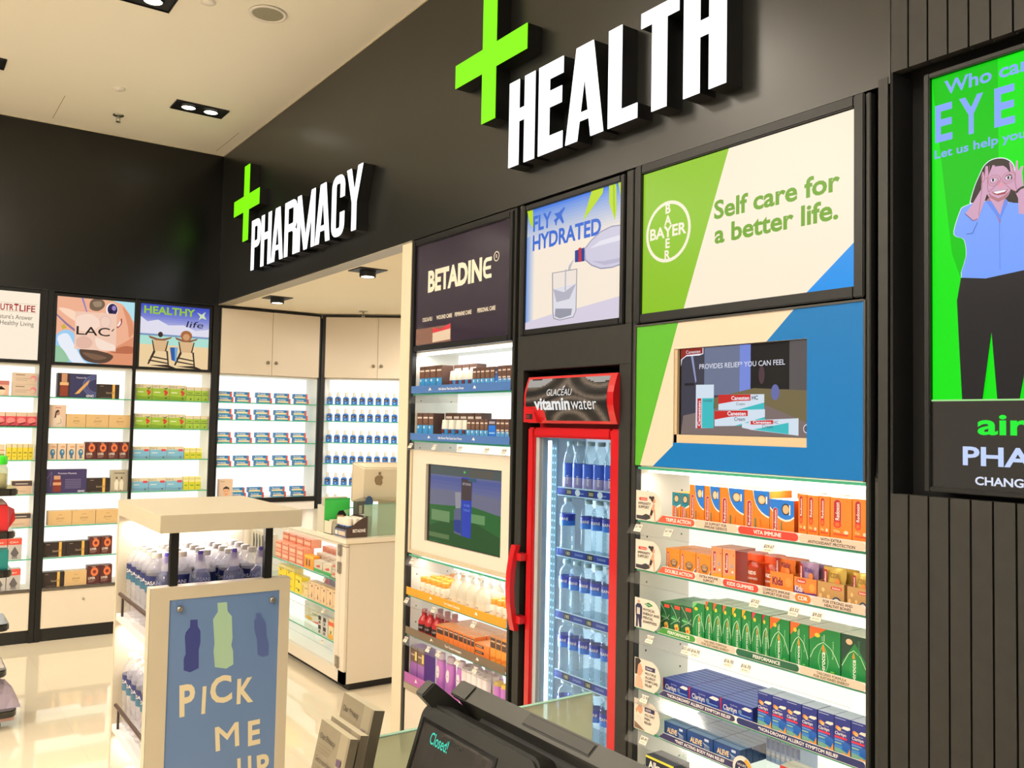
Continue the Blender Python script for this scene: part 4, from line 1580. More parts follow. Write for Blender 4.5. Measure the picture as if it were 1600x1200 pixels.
def art_lac(a):
    sk, sk2, sk3, hi = em((238, 176, 144), 1.0), em((222, 146, 110), 1.0), em((190, 110, 78), .95), em((250, 214, 188), 1.0)
    a.S([(0, .40), (.20, .48), (.36, .15), (.58, .02), (.3, -.05), (-.05, -.05)], em((156, 204, 240), 1.0))
    a.S([(.02, .34), (.14, .44), (.24, .26), (.34, .06), (.40, 0), (.22, 0)], em((232, 236, 246), 1.0))
    a.S([(0, .24), (.09, .20), (.18, .02), (.05, 0), (0, 0)], em((150, 196, 160), 1.0))
    a.S([(.56, 1.0), (.75, 1.0), (1.05, 1.05), (1.02, .70), (.93, .80), (.84, .95), (.70, .98)], em((176, 224, 236), 1.0))
    a.S([(.62, .99), (.70, 1.0), (.74, .95), (.66, .95)], em((120, 190, 70), 1.0))
    # shoulder and raised arm on the left, chest and neck at the lower right
    a.S([(-.05, .62), (-.05, 1.05), (.30, 1.05), (.48, .96), (.50, .80), (.38, .62), (.24, .50), (.10, .54)], sk)
    a.S([(.02, .82), (.20, .80), (.34, .66), (.30, .60), (.14, .70)], hi)
    a.S([(.56, .05), (.60, .25), (.74, .34), (.90, .40), (1.05, .42), (1.05, -.05), (.62, -.05)], sk2)
    a.S([(.70, .20), (.88, .30), (1.02, .28), (1.02, .20), (.85, .18)], sk3)
    # upside-down face
    a.S([(.44, .98), (.58, 1.0), (.72, .99), (.83, .94), (.93, .82), (.985, .68), (1.0, .53), (.96, .43), (.88, .36), (.76, .27), (.64, .18), (.50, .15), (.38, .22), (.32, .36), (.30, .56), (.34, .80)], sk)
    a.S([(.84, .92), (.93, .80), (.985, .66), (.995, .52), (.94, .44), (.92, .60), (.88, .76)], sk2)
    a.S([(.56, .80), (.66, .72), (.72, .56), (.62, .44), (.48, .50), (.46, .68)], hi)
    hr = em((92, 68, 54), .9)
    a.S([(.30, .20), (.42, .23), (.56, .20), (.68, .17), (.74, .12), (.66, .03), (.50, .01), (.36, .06)], hr)
    a.S([(.34, .16), (.50, .15), (.66, .10), (.50, .06)], em((128, 96, 74), .9))
    a.S([(.41, .94), (.46, 1.0), (.58, .99), (.60, .90), (.52, .82), (.42, .84)], em((124, 100, 80), .9))
    a.S([(.45, .95), (.55, .97), (.56, .90), (.48, .88)], em((164, 140, 116), .9))
    a.E(.700, .850, .088, .118, em((222, 176, 150), 1.0), 24)
    a.E(.700, .855, .080, .108, em((250, 244, 236), 1.0), 24)
    a.E(.706, .860, .066, .092, em((48, 30, 86), .9), 24)
    a.E(.725, .885, .028, .040, em((150, 130, 190), 1.0), 12)
    a.E(.688, .825, .020, .028, em((24, 16, 50), .9), 12)
    a.S([(.762, .575), (.785, .62), (.80, .68), (.832, .735), (.838, .66), (.80, .59)], em((176, 84, 76), .95))
    a.P([(.772, .60), (.790, .64), (.815, .715), (.822, .66), (.80, .61)], em((252, 244, 240), 1.0))
    a.S([(.70, .66), (.74, .70), (.75, .64), (.72, .61)], sk3)
    a.P([(.00, .70), (.12, .57), (.24, .47), (.26, .49), (.13, .60), (.0, .73)], em((150, 120, 160), .9))
    a.P([(.03, .62), (.06, .55), (.10, .58), (.13, .52), (.08, .50)], em((206, 176, 60), 1.0))
    a.P([(.30, 1.0), (.37, .78), (.385, .78), (.325, 1.0)], em((150, 130, 200), .9))
    # pale see-through card
    a.P([(.231, .79), (.767, .794), (.769, .206), (.234, .214)], em((240, 200, 178), 1.0))
    a.S([(.25, .70), (.44, .76), (.56, .62), (.42, .50), (.27, .52)], em((246, 216, 198), 1.0))
    a.E(.62, .66, .075, .10, em((226, 190, 180), 1.0), 16)
    a.E(.62, .66, .062, .085, em((240, 206, 188), 1.0), 16)
    a.S([(.26, .36), (.36, .42), (.46, .34), (.42, .24), (.28, .24)], em((226, 182, 162), 1.0))
    a.S([(.50, .40), (.66, .34), (.75, .30), (.75, .23), (.55, .23)], em((246, 222, 206), 1.0))
    ink = em((38, 30, 30), .9)
    a.T('LAC', .253, .437, .125, ink, wd=.43, bold=.008)
    a.P([(.70, .52), (.73, .56), (.74, .555), (.715, .515)], ink)


light_box(FB, .919, 1.427, 1.925, 2.386, 'light_box', 'light box showing a sunbather in sunglasses behind a pale card', 'light box', art_lac, em((240, 178, 146), 1.0), .020)


def art_beach(a):
    N = 12
    for k in range(N):
        c = ramp((62, 78, 190), (232, 228, 240), (k / N) ** 1.1)
        a.R(0, 1 - (k + 1) * .47 / N, 1, 1 - k * .47 / N, em(tuple(round(q) for q in c), 1.0))
    a.P([(0, .80), (.10, .72), (.25, .76), (.4, .68), (.62, .70), (.8, .62), (1, .66), (1, .54), (0, .54)], em((222, 220, 236), 1.0))
    a.R(0, .32, 1, .53, em((172, 222, 208), 1.0))
    a.R(0, .50, 1, .53, em((120, 150, 186), 1.0))
    a.R(0, 0, 1, .36, em((236, 206, 158), 1.0))
    for t, p0 in (('H', .05), ):
        pass
    ink = em((150, 196, 52), 1.0)
    a.T('HEALTHY', .048, .853, .112, ink, wd=.735, bold=.03)
    a.P([(.811, .927), (.883, .893), (.941, .950), (.919, .882), (.956, .819), (.884, .840), (.838, .797), (.860, .865)], em((206, 224, 180), 1.0))
    a.T('life', .655, .672, .10, em((32, 30, 34), .9), wd=.25, shear=.25)
    dk = em((54, 40, 34), .9)
    sk = em((150, 96, 66), .9)
    fabric = em((218, 180, 134), 1.0)
    for cx_, x0_, x1_ in ((.29, .17, .41), (.67, .55, .79)):
        a.P([(x0_ + .03, .27), (x0_ - .05, .05), (x0_ - .03, .04), (x0_ + .06, .25)], dk)
        a.P([(x1_ - .03, .27), (x1_ + .0, .03), (x1_ + .02, .03), (x1_ - .005, .27)], dk)
        a.P([(x0_ - .02, .16), (x1_, .12), (x1_, .14), (x0_, .18)], dk)
        a.P([(x0_ - .04, .10), (x1_ + .0, .06), (x1_, .08), (x0_ - .03, .12)], dk)
        a.P([(x0_ - .02, .03), (x1_ + .03, 0), (x1_ + .12, 0), (x1_, .05)], dk)
        a.P([(x0_, .43), (x1_, .43), (x1_ - .03, .26), (x0_ + .03, .26)], fabric)
        a.P([(x0_, .43), (x0_ + .015, .43), (x0_ + .05, .26), (x0_ + .03, .26)], dk)
        a.P([(x1_ - .015, .43), (x1_, .43), (x1_ - .03, .26), (x1_ - .05, .26)], dk)
        a.P([(x0_ - .05, .50), (cx_ - .03, .46), (cx_ + .03, .46), (x1_ + .05, .50), (x1_ + .03, .47), (cx_ + .06, .43), (cx_ - .06, .43), (x0_ - .03, .46)], sk)
    a.E(.29, .525, .035, .045, em((60, 40, 30), .9), 12)
    a.E(.665, .53, .085, .085, em((170, 106, 60), .95), 18)
    a.E(.665, .51, .05, .055, em((214, 158, 112), .95), 14)
    a.P([(.432, .328), (.546, .336), (.530, .104), (.461, .126)], em((44, 92, 168), .95))
    a.P([(.50, .33), (.546, .336), (.530, .104), (.51, .11)], em((116, 172, 214), .95))


light_box(FB, 1.469, 1.966, 1.922, 2.388, 'light_box', 'light box of two beach chairs reading HEALTHY life', 'light box', art_beach, em((232, 228, 240), 1.0), .020)

# dispensary wall cabinets
KNOB = mat((128, 118, 100), .35, .7)


def door_pair(root, x0, x1, z0, z1, m, split=None, kz=.10):
    c = split if split else (x0 + x1) / 2
    for i, (a_, b_) in enumerate(((x0, c - .001), (c + .001, x1))):
        d = MB()
        d.box(a_, b_, -.012, .008, z0, z1, m)
        o = ob('door', d.mesh('door', .002), root)
        k_ = MB()
        k_.lathe([(.013, 0), (.013, .008), (.009, .016), (.004, .018)], KNOB, 14)
        q = ob('knob', k_.mesh('knob'), o, ((b_ - .032) if i == 0 else (a_ + .032), -.012, z0 + kz))
        q.rotation_euler = (PI / 2, 0, 0)


DOORM = mat((212, 200, 182), .38, name='beige_laminate')
SA = [1.682, 1.547, 1.366, 1.184]
capA = cabinet(FB, 'black framed dispensary cabinet with toothpaste cartons on glass shelves', 2.046, 2.876, 0, 2.421, .262, .935, 1.890, .012, .014, SA, BACKLIGHT_COOL, frame_m=FRAME, base_m=WHITE, plinth=.08, top=.012, holes=False)
door_pair(capA, .013, .815, 1.902, 2.405, DOORM, .419)
r_ = MB()
r_.box(0, .83, -.008, .02, .898, .935, FRAME)
ob('base_rail', r_.mesh('rail'), capA)
FA = Frame(2.885, YB - .006, rad(-39))
capB = cabinet(FA, 'angled black framed dispensary cabinet with rows of blue bottles', 0, .93, 0, 2.421, .18, .62, 1.893, .030, .014, [1.688, 1.551, 1.376, 1.205, 1.027, .85], BACKLIGHT_COOL, frame_m=FRAME, base_m=WHITE, plinth=.08, top=.012, holes=False)
door_pair(capB, .032, .916, 1.905, 2.405, DOORM, .470)

# ================================================================== dispensary counter with lit showcase
CX, CY0, CY1, CT = 2.177, 4.716, 6.45, .872
FC = Frame(CX, 0, -PI / 2)
cnt = thing('showcase_counter', 'cream dispensary counter with a lit glass showcase front', 'counter', FC.W(-CY1, 0, 0), FC.rz)
CL = CY1 - CY0
t = MB()
t.box(-.01, CL + .012, -.012, .62, CT - .028, CT, mat((240, 228, 206), .15, coat=.3))
ob('worktop', t.mesh('worktop', .003), cnt)
f = MB()
f.box(0, CL, 0, .018, .822, CT - .030, CREAM)
f.box(0, CL, 0, .018, .045, .118, CREAM)
f.box(CL - .14, CL - .075, 0, .018, .118, .822, CREAM)
f.box(CL - .073, CL, 0, .018, .045, .83, CREAM)
f.box(CL - 1.330, CL - 1.262, 0, .018, .118, .822, CREAM)
f.box(0, .03, 0, .018, .118, .822, CREAM)
ob('front_frame', f.mesh('frame', .002), cnt)
f = MB()
f.box(CL - .022, CL, .020, .60, .045, CT - .030, CREAM)
f.box(0, .02, .020, .60, .045, CT - .030, CREAM)
f.box(0, CL, .58, .60, .045, CT - .030, CREAM)
f.box(.02, CL - .022, .02, .36, .085, .120, WHITE)
ob('side_panels', f.mesh('sides', .002), cnt)
f = MB()
f.box(.02, CL - .14, .30, .312, .120, .840, BACKLIGHT)
ob('backlit_panel', f.mesh('back'), cnt)
f = MB()
f.box(.02, CL - .022, .02, .30, CT - .040, CT - .031, BACKLIGHT)
ob('lamp_panel', f.mesh('lamp'), cnt)
f = MB()
f.box(.03, CL - .03, .05, .56, 0, .046, BLACK)
ob('plinth', f.mesh('plinth'), cnt)
CS = [.612, .430, .247]
for z in CS:
    ob('glass_shelf', glass_shelf_mesh(CL - .165, .27, y0=.022), cnt, (.022, 0, z))
for z in CS:
    price_rail(cnt, CL - 1.25, CL - .145, z, [(CL - .32, '$6.90')], y0=.022, drop=.04)
for z in (.80, .70, .16):
    h_ = MB()
    h_.box(-.036, -.003, -.004, .0005, -.032, .032, STEEL)
    h_.box(.003, .018, -.005, .0005, -.032, .032, STEEL)
    h_.tube((0, -.006, -.034), (0, -.006, .034), .005, STEEL)
    for q in (-.02, .02):
        h_.tube((-.02, -.0055, q), (-.02, -.003, q), .004, KNOB, 6)
    ob('hinge', h_.mesh('hinge'), cnt, (CL - .0735, -.0015, z))

# monitor on the counter, seen from behind
mon = thing('desktop_monitor', 'silver desktop monitor seen from behind on the dispensary counter', 'monitor', (2.612, 5.04, CT), rad(-18))
SILVER = mat((214, 202, 178), .3, .15)
b = MB()
HWm, tz0, tz1 = .25, .185, .435
cz, n = (tz0 + tz1) / 2, 20
pr = [(HWm, tz1, 0), (HWm, tz0, 0)]
vs = []
b.hexa([(-HWm, -.012, tz0), (HWm, -.012, tz0), (HWm, .002, tz0), (-HWm, .002, tz0)], [(-HWm, -.012, tz1), (HWm, -.012, tz1), (HWm, .002, tz1), (-HWm, .002, tz1)], SILVER)
b.hexa([(-HWm * .72, -.045, tz0 + .03), (HWm * .72, -.045, tz0 + .03), (HWm, -.0125, tz0), (-HWm, -.0125, tz0)], [(-HWm * .72, -.045, tz1 - .03), (HWm * .72, -.045, tz1 - .03), (HWm, -.0125, tz1), (-HWm, -.0125, tz1)], SILVER)
shell = ob('rear_shell', b.mesh('shell', .006), mon, (0, -.03, 0))
shell.rotation_euler = (rad(9), 0, 0)
e = MB()
em_pts = [(0, -.030), (.014, -.034), (.024, -.018), (.020, .002), (.026, .018), (.016, .030), (.004, .026), (-.008, .030), (-.024, .018), (-.026, -.004), (-.016, -.028)]
e.prism([(u, v + cz + .02) for u, v in em_pts], -.0485, -.0455, mat((150, 138, 120), .12, .9))
e.prism([(.004 + u * .3, v * .35 + cz + .062) for u, v in em_pts], -.0485, -.0455, mat((150, 138, 120), .12, .9))
ob('emblem', e.mesh('emblem'), shell, (-.09, 0, 0))
b = MB()
b.box(-.07, .07, .004, .012, .01, .22, SILVER)
b.box(-.08, .08, -.08, .08, 0, .008, SILVER)
ob('stand', b.mesh('stand', .002), mon)
b = MB()
b.box(-HWm + .004, HWm - .004, .0025, .006, tz0 + .004, tz1 - .004, mat((16, 16, 18), .1))
ob('screen', b.mesh('screen'), shell)
g = MB()
g.box(0, .30, -.003, .003, 0, .185, clear((226, 240, 226), .45, (214, 232, 214), name='frosted_glass'))
g.box(0, .30, -.0031, .0031, .1851, .187, GREENEDGE)
ob('glass_screen', g.mesh('screen'), None, (2.318, 4.79, CT), 0, 'low frosted glass screen on the counter below the monitor', 'glass screen')

# ================================================================== free-standing water display
WX0, WX1, WY0, WY1, WZ = .645, 1.070, 2.650, 3.225, 1.270
st = thing('water_stand', 'white free-standing bottle display stand with a blue PICK ME UP front', 'display stand', (WX0, WY0, 0))
SW, SD = WX1 - WX0, WY1 - WY0
LAM = mat((200, 188, 164), .42, name='stand_laminate')
LAMIN = mat((236, 228, 226), .45)
b = MB()
b.box(0, SW, 0, SD, WZ - .052, WZ, LAM)
ob('top_slab', b.mesh('slab', .0015), st)
b = MB()
b.box(0, SW, SD - .026, SD, 0, WZ - .0525, LAM)
ob('back_panel', b.mesh('back', .001), st)
b = MB()
b.box(0, .022, .085, .13, .0, 1.048, LAM)
b.box(SW - .022, SW, .085, .13, .0, 1.048, LAM)
b.box(.022, SW - .022, .09, .13, .0, 1.048, LAM)
fz0, fz1, fx0, fx1 = .20, 1.010, .055, SW - .034
b.box(.0, fx0, .0835, .0895, .0, 1.048, LAM)
b.box(fx1, SW, .0835, .0895, .0, 1.048, LAM)
b.box(fx0, fx1, .0835, .0895, fz1, 1.048, LAM)
b.box(fx0, fx1, .0835, .0895, .0, fz0, LAM)
front = ob('front_panel', b.mesh('front'), st)
p = MB()
BLUEP = mat((100, 128, 172), .22, spec=.5)
p.box(fx0, fx1, .0862, .0892, fz0, fz1, BLUEP)
# artwork measured on a .356 m wide area down to z .30
a = Art(p, fx0, .30, fx1 - fx0, fz1 - .30, .0862)
a.R(0, -.14, .012, 1, C(84, 116, 164, .25))
a.P([(.184, .910), (.249, .908), (.251, .879), (.277, .859), (.281, .810), (.268, .780), (.274, .703), (.200, .690), (.143, .702), (.139, .751), (.156, .769), (.142, .842), (.149, .860), (.185, .879)], C(52, 62, 128, .3))
a.P([(.421, .970), (.507, .969), (.515, .930), (.555, .906), (.569, .812), (.560, .781), (.578, .755), (.584, .698), (.520, .684), (.417, .697), (.400, .766), (.406, .796), (.386, .902), (.426, .931)], C(164, 196, 166, .3))
a.P([(.778, .906), (.827, .906), (.834, .889), (.877, .864), (.891, .800), (.914, .767), (.915, .715), (.851, .713), (.806, .725), (.798, .792), (.772, .832), (.765, .877), (.788, .888)], C(78, 96, 150, .3))
LT = C(226, 212, 176, .35)
a.T('P', .120, .514, .122, LT, wd=.135, bold=.03, rot=2)
a.T('I', .310, .512, .106, LT, wd=.034, bold=.03, rot=-1)
a.T('C', .390, .542, .106, LT, wd=.195, bold=.03, rot=4)
a.T('K', .626, .528, .100, LT, wd=.155, bold=.03, rot=0)
a.T('M', .450, .340, .100, LT, wd=.215, bold=.012, rot=4)
a.T('E', .745, .338, .100, LT, wd=.115, bold=.03, rot=2)
a.T('U', .66, .186, .100, LT, wd=.13, bold=.03, rot=3)
a.T('P', .845, .182, .100, LT, wd=.115, bold=.03, rot=4)
poster = ob('poster', p.mesh('poster'), front)
for x in (fx0 + .030, fx1 - .023):
    s = MB()
    s.lathe([(.0095, 0), (.0095, .006), (.006, .0085)], STEEL, 16)
    o = ob('screw_cap', s.mesh('cap'), poster, (x, .0862 - .002, fz1 - .028))
    o.rotation_euler = (PI / 2, 0, 0)
for x in (.068, SW - .068):
    s = MB()
    s.box(x - .012, x + .012, .098, .122, 1.0485, WZ - .0525, FRAME)
    ob('post', s.mesh('post', .001), st)
WS = [.893, .528, .150]
for z in WS:
    s = MB()
    s.box(.002, SW - .002, .1305, SD - .0265, z - .022, z, LAMIN)
    shelf = ob('shelf', s.mesh('shelf', .001), st)
    for x in (.008, SW - .008):
        q = MB()
        q.tube((x, SD - .09, z), (x, SD - .09, z + .066), .004, mat((58, 44, 40), .4, .3), 8)
        q.tube((x, .132, z + .066), (x, SD - .045, z + .066), .0062, mat((84, 66, 58), .4, .3), 8)
        ob('guard_rail', q.mesh('rail'), shelf)
# added glowing strips and fill lights under slab and shelves, brightening the inside
for z in (WZ - .0535, WS[0] - .0235, WS[1] - .0235):
    s = MB()
    s.box(.03, SW - .03, SD - .052, SD - .030, z - .006, z, em((255, 236, 230), 3.0))
    ob('lamp_strip', s.mesh('lamp'), st)
    area_light('stand_fill', ((WX0 + WX1) / 2, WY1 - .06, z - .008), .36, 2.6, (1, .93, .92), (rad(-14), 0, 0), .05)

# ================================================================== trolley rack at the left edge
rk = thing('tray_rack', 'slim rack of black trays on castors at the left edge', 'rack', (.15, 5.0, 0))
TR = [(1.185, .388), (.975, .385), (.785, .378), (.522, .376), (.298, .374), (.098, .424)]
TRB = mat((16, 16, 16), .18, coat=.5)
b = MB()
b.box(.0, .365, .02, .30, .055, .082, mat((190, 184, 172), .4))
ob('base', b.mesh('base', .004), rk)
b = MB()
b.box(.10, .13, .26, .29, .08, 1.40, FRAME)
ob('upright', b.mesh('upright'), rk)
for z, xr in TR:
    b = MB()
    pts = [(0, 0)] + [(xr - .04 + .04 * math.sin(rad(q)), .04 - .04 * math.cos(rad(q))) for q in range(0, 91, 15)] + [(xr, .30), (0, .30)]
    n_ = len(pts)
    vs = [(u, v, z - .036) for u, v in pts] + [(u, v, z) for u, v in pts]
    b.idx(vs, [tuple(reversed(range(n_))), tuple(range(n_, 2 * n_))] + [(k, (k + 1) % n_, (k + 1) % n_ + n_, k + n_) for k in range(n_)], TRB)
    ob('tray', b.mesh('tray', .006), rk)
for x in (.06, .335):
    for yy in (.05, .27):
        b = MB()
        b.tube((x, yy - .012, .024), (x, yy + .012, .024), .024, BLACK, 16)
        b.box(x - .008, x + .008, yy - .018, yy + .018, .030, .056, BLACK)
        ob('castor', b.mesh('castor'), rk)
# ================================================================== goods
_cart = {}


def carton(kind, w, h, d, base, deco=None, top=None, side=None):
    """printed carton: origin at the middle of its foot, front facing -y"""
    key = (kind, round(w, 4), round(h, 4), round(d, 4))
    if key in _cart:
        return _cart[key]
    m = MB()
    m.box(-w / 2, w / 2, -d / 2, d / 2, 0, h, base, top=top, right=side)
    if deco:
        deco(Art(m, -w / 2, 0, w, h, -d / 2))
    _cart[key] = m.mesh('carton')
    return _cart[key]


def place(fr, name, cat, me, lx, ly, z, label, group=None, yaw=0.0):
    return ob(name, me, None, fr.W(lx, ly, z), fr.rz + yaw, label, cat, group)


ORG, ORGD = C(226, 124, 30), C(196, 92, 26)
BLU = C(24, 112, 206)
WH = C(240, 236, 230)
PILLR = C(168, 32, 40)
TAN = C(214, 176, 130)
DK = C(40, 34, 40)
GREYT = C(120, 112, 100)


def red_pill(a, u0, v0, u1, v1, txt='Redoxon'):
    a.pill(u0 - .012, v0 - .008, u1 + .012, v1 + .008, WH)
    a.pill(u0, v0, u1, v1, PILLR)
    a.T(txt, u1 - (u1 - u0) * .24, v0 + (v1 - v0) * .22, (u1 - u0) * .50, WHITEINK, wd=(v1 - v0) * .70, rot=90, bold=.015)


def d_redoxon_blue(a):
    curve = [(1.0, .44), (.86, .47), (.70, .53), (.56, .62), (.46, .72), (.40, .84), (.37, 1.0)]
    a.P([(u, v - .04) for u, v in curve[:-1]] + [(.335, 1.0), (1.0, 1.0)], WH)
    a.P(curve + [(1.0, 1.0)], BLU)
    a.E(.70, .80, .17, .115, DK, 18)
    a.E(.70, .80, .145, .098, TAN, 18)
    a.E(.70, .80, .105, .070, C(232, 200, 160), 14)
    a.R(.86, .72, .92, .88, WH)
    red_pill(a, .12, .05, .30, .76)
    a.E(.17, .10, .08, .06, C(232, 90, 30), 10)
    a.R(.42, .14, .48, .38, C(90, 120, 90))
    a.R(.64, .20, .66, .36, ORGD)


def d_redoxon_short(a):
    curve = [(1.0, .60), (.85, .52), (.65, .49), (.45, .53), (.25, .62), (0, .80)]
    a.P([(u, v - .05) for u, v in curve] + [(0, 1), (1, 1)], WH)
    a.P(curve + [(0, 1), (1, 1)], BLU)
    a.E(.66, .76, .17, .15, DK, 18)
    a.E(.66, .76, .13, .115, TAN, 16)
    a.R(.80, .62, .85, .88, WH)
    red_pill(a, .14, .03, .32, .78)
    a.R(.46, .12, .51, .44, C(90, 120, 90))


def d_redoxon_small(a):
    a.P([(0, .58), (.5, .52), (1, .62), (1, 1), (0, 1)], C(20, 120, 140))
    a.P([(.5, .50), (1, .58), (1, .64), (.55, .55)], WH)
    a.E(.52, .80, .30, .13, DK, 16)
    a.E(.52, .80, .24, .10, TAN, 14)
    red_pill(a, .18, .03, .52, .56)
    a.R(.64, .10, .74, .46, C(90, 120, 90))


def d_redoxon_orange(a):
    a.pill(.14, .40, .52, .97, C(214, 120, 80))
    a.pill(.17, .42, .49, .955, PILLR)
    a.E(.33, .45, .19, .075, C(214, 60, 40), 14)
    a.E(.33, .45, .10, .045, C(236, 110, 50), 12)
    a.T('Redoxon', .43, .54, .19, WHITEINK, wd=.36, rot=90, bold=.015)
    a.T('Vita', .14, .29, .05, C(250, 226, 170), wd=.30, bold=.01)
    a.E(.74, .30, .11, .04, C(240, 220, 190), 12)
    a.R(.14, .23, .84, .265, C(220, 80, 40))
    a.P([(0, 0), (1, 0), (1, .16), (.75, .09), (.4, .05), (0, .06)], C(210, 62, 36))
    a.P([(.62, 0), (.82, 0), (.80, .08), (.70, .09)], C(250, 190, 90))
    a.T('15', .76, .92, .03, ORGD)


def d_double(a):
    a.P([(1, 0), (.38, 0), (.62, .08), (.82, .20), (1, .42)], WH)
    a.P([(1, 0), (.48, 0), (.68, .07), (.86, .18), (1, .36)], C(58, 92, 130))
    a.P([(.80, .02), (.92, .02), (.90, .16), (.84, .14)], C(236, 150, 60))
    a.pill(.08, .12, .24, .88, C(226, 150, 120))
    a.pill(.10, .14, .22, .86, PILLR)
    a.T('Redoxon', .19, .24, .10, WHITEINK, wd=.56, rot=90, bold=.015)
    a.E(.60, .46, .23, .15, C(112, 92, 74), 18)
    a.E(.60, .48, .18, .10, C(190, 150, 112), 16)
    a.T('DOUBLE', .60, .46, .07, C(80, 60, 50), align='c', bold=.01)
    a.R(.46, .30, .74, .345, C(112, 92, 74))
    a.R(.84, .86, .90, .90, ORGD)


def d_peach(a):
    a.P([(0, 0), (1, 0), (1, .30), (0, .22)], C(240, 160, 50))
    a.P([(.62, 0), (1, 0), (1, .16), (.8, .05)], C(70, 96, 130))
    a.pill(.16, .30, .50, .90, C(240, 190, 160))
    a.pill(.20, .32, .46, .885, PILLR)
    a.T('Redoxon', .41, .42, .16, WHITEINK, wd=.40, rot=90, bold=.015)
    a.E(.74, .54, .13, .055, C(170, 150, 150), 12)
    a.E(.80, .38, .08, .034, WH, 12)
    a.R(.82, .82, .92, .85, ORGD)


BGREEN, BLIGHT, BDEEP = C(16, 124, 58), C(86, 186, 96), C(12, 74, 44)


def leaf(cx, v0, v1, wid, n=8):
    return [(cx - wid * math.sin(PI * k / n) * (1 - .25 * k / n), v0 + (v1 - v0) * k / n) for k in range(n + 1)] + [(cx + wid * math.sin(PI * k / n) * (1 - .25 * k / n), v0 + (v1 - v0) * k / n) for k in range(n - 1, 0, -1)]


def d_berocca(cornercol, wide):
    def f(a):
        k = .55 if wide else .42
        a.P([(0, .82 if not wide else .72), (0, 1), (k, 1)], cornercol)
        a.E(.26 if wide else .30, .84, .09 if wide else .14, .045, C(246, 200, 60), 12)
        c = .46 if wide else .55
        a.line([(.03, .34), (.14, .52), (.28, .64), (c, .72)], .0016, C(210, 235, 205))
        a.line([(.97, .28), (.85, .46), (.70, .62), (c, .72)], .0016, C(210, 235, 205))
        a.P(leaf(c, -.02 + .02, .70, .19 if wide else .22), C(120, 200, 130))
        a.P(leaf(c, .02, .685, .165 if wide else .19), BGREEN)
        a.P([(c - .05, .58), (c, .68), (c + .05, .58), (c + .06, .50), (c - .01, .52)], C(240, 130, 40))
        a.T('Berocca', c + (.06 if wide else .08), .06, .135 if wide else .17, WHITEINK, wd=.46, rot=90, bold=.02)
        if wide:
            a.line([(c - .03, .74), (c - .03, .84)], .0012, C(214, 232, 200))
            a.line([(c + .03, .74), (c + .03, .88)], .0022, C(190, 225, 190))
        a.T('Performance', .80, .42, .055 if wide else .10, C(170, 220, 170), wd=.36, rot=90)
        a.R(.70, .06, .86, .10, C(120, 190, 70))
        a.R(.70, .13, .82, .16, C(120, 190, 70))
    return f


def d_berocca_boost(a):
    a.R(0, 0, 1, 1, C(20, 60, 44))
    a.P([(.05, .45), (.5, .85), (.9, .5), (.95, 0), (0, 0)], BGREEN)
    d = d_berocca(C(22, 60, 44), True)
    a.line([(.03, .34), (.28, .62), (.46, .70)], .0016, C(210, 235, 205))
    a.line([(.97, .28), (.70, .60), (.46, .70)], .0016, C(210, 235, 205))
    a.P(leaf(.46, .02, .685, .165), C(30, 140, 70))
    a.P([(.41, .56), (.46, .67), (.51, .56), (.46, .52)], C(240, 130, 40))
    a.T('Berocca', .53, .06, .135, WHITEINK, wd=.46, rot=90, bold=.02)
    a.E(.30, .86, .12, .06, C(236, 190, 150), 12)
    a.T('Boost', .68, .62, .10, C(70, 130, 90), wd=.30, rot=90)


def d_berocca_dark(a):
    a.P([(0, .30), (.45, .12), (1, .30), (1, 0), (0, 0)], C(22, 112, 48))
    a.line([(.02, .95), (.45, .72), (.72, .48), (.95, .62)], .0014, C(190, 220, 190))
    a.line([(.02, .30), (.40, .42), (.72, .48), (.98, .46)], .0014, C(190, 220, 190))
    a.P([(.06, .52), (.34, .62), (.66, .50), (.36, .42)], C(40, 150, 70))
    a.line([(.1, .52), (.62, .5)], .0014, C(220, 235, 220))
    a.R(.42, .84, .96, .95, C(222, 72, 50))
    for u, v in ((.55, .28), (.68, .30), (.62, .19), (.74, .22)):
        a.E(u, v, .14, .07, C(244, 196, 90), 10)
    a.E(.64, .22, .10, .05, C(226, 96, 40), 10)
    a.R(.10, .06, .46, .16, C(60, 30, 22))


CNAVY = C(28, 44, 128)
CBLUE = C(30, 84, 172)


def d_clarityn_flat(a):
    a.P([(0, 0), (1, 0), (1, .34), (0, .46)], C(26, 66, 156))
    a.T('Clarityn', .10, .36, .30, WHITEINK, wd=.42, bold=.015)
    a.T('Non-Drowsy', .32, .72, .09, C(190, 200, 230), wd=.22)
    a.R(.10, .26, .30, .29, C(120, 150, 210))
    a.P([(.66, .74), (.78, .90), (.95, .88), (.98, .78), (.90, .68), (.76, .70)], WH)
    a.E(.62, .52, .055, .13, C(110, 140, 170), 10)
    a.R(.62, .36, .95, .41, C(150, 180, 225))
    a.R(.60, .16, .74, .26, C(86, 130, 196))
    a.R(0, 0, .045, 1, C(170, 40, 70))


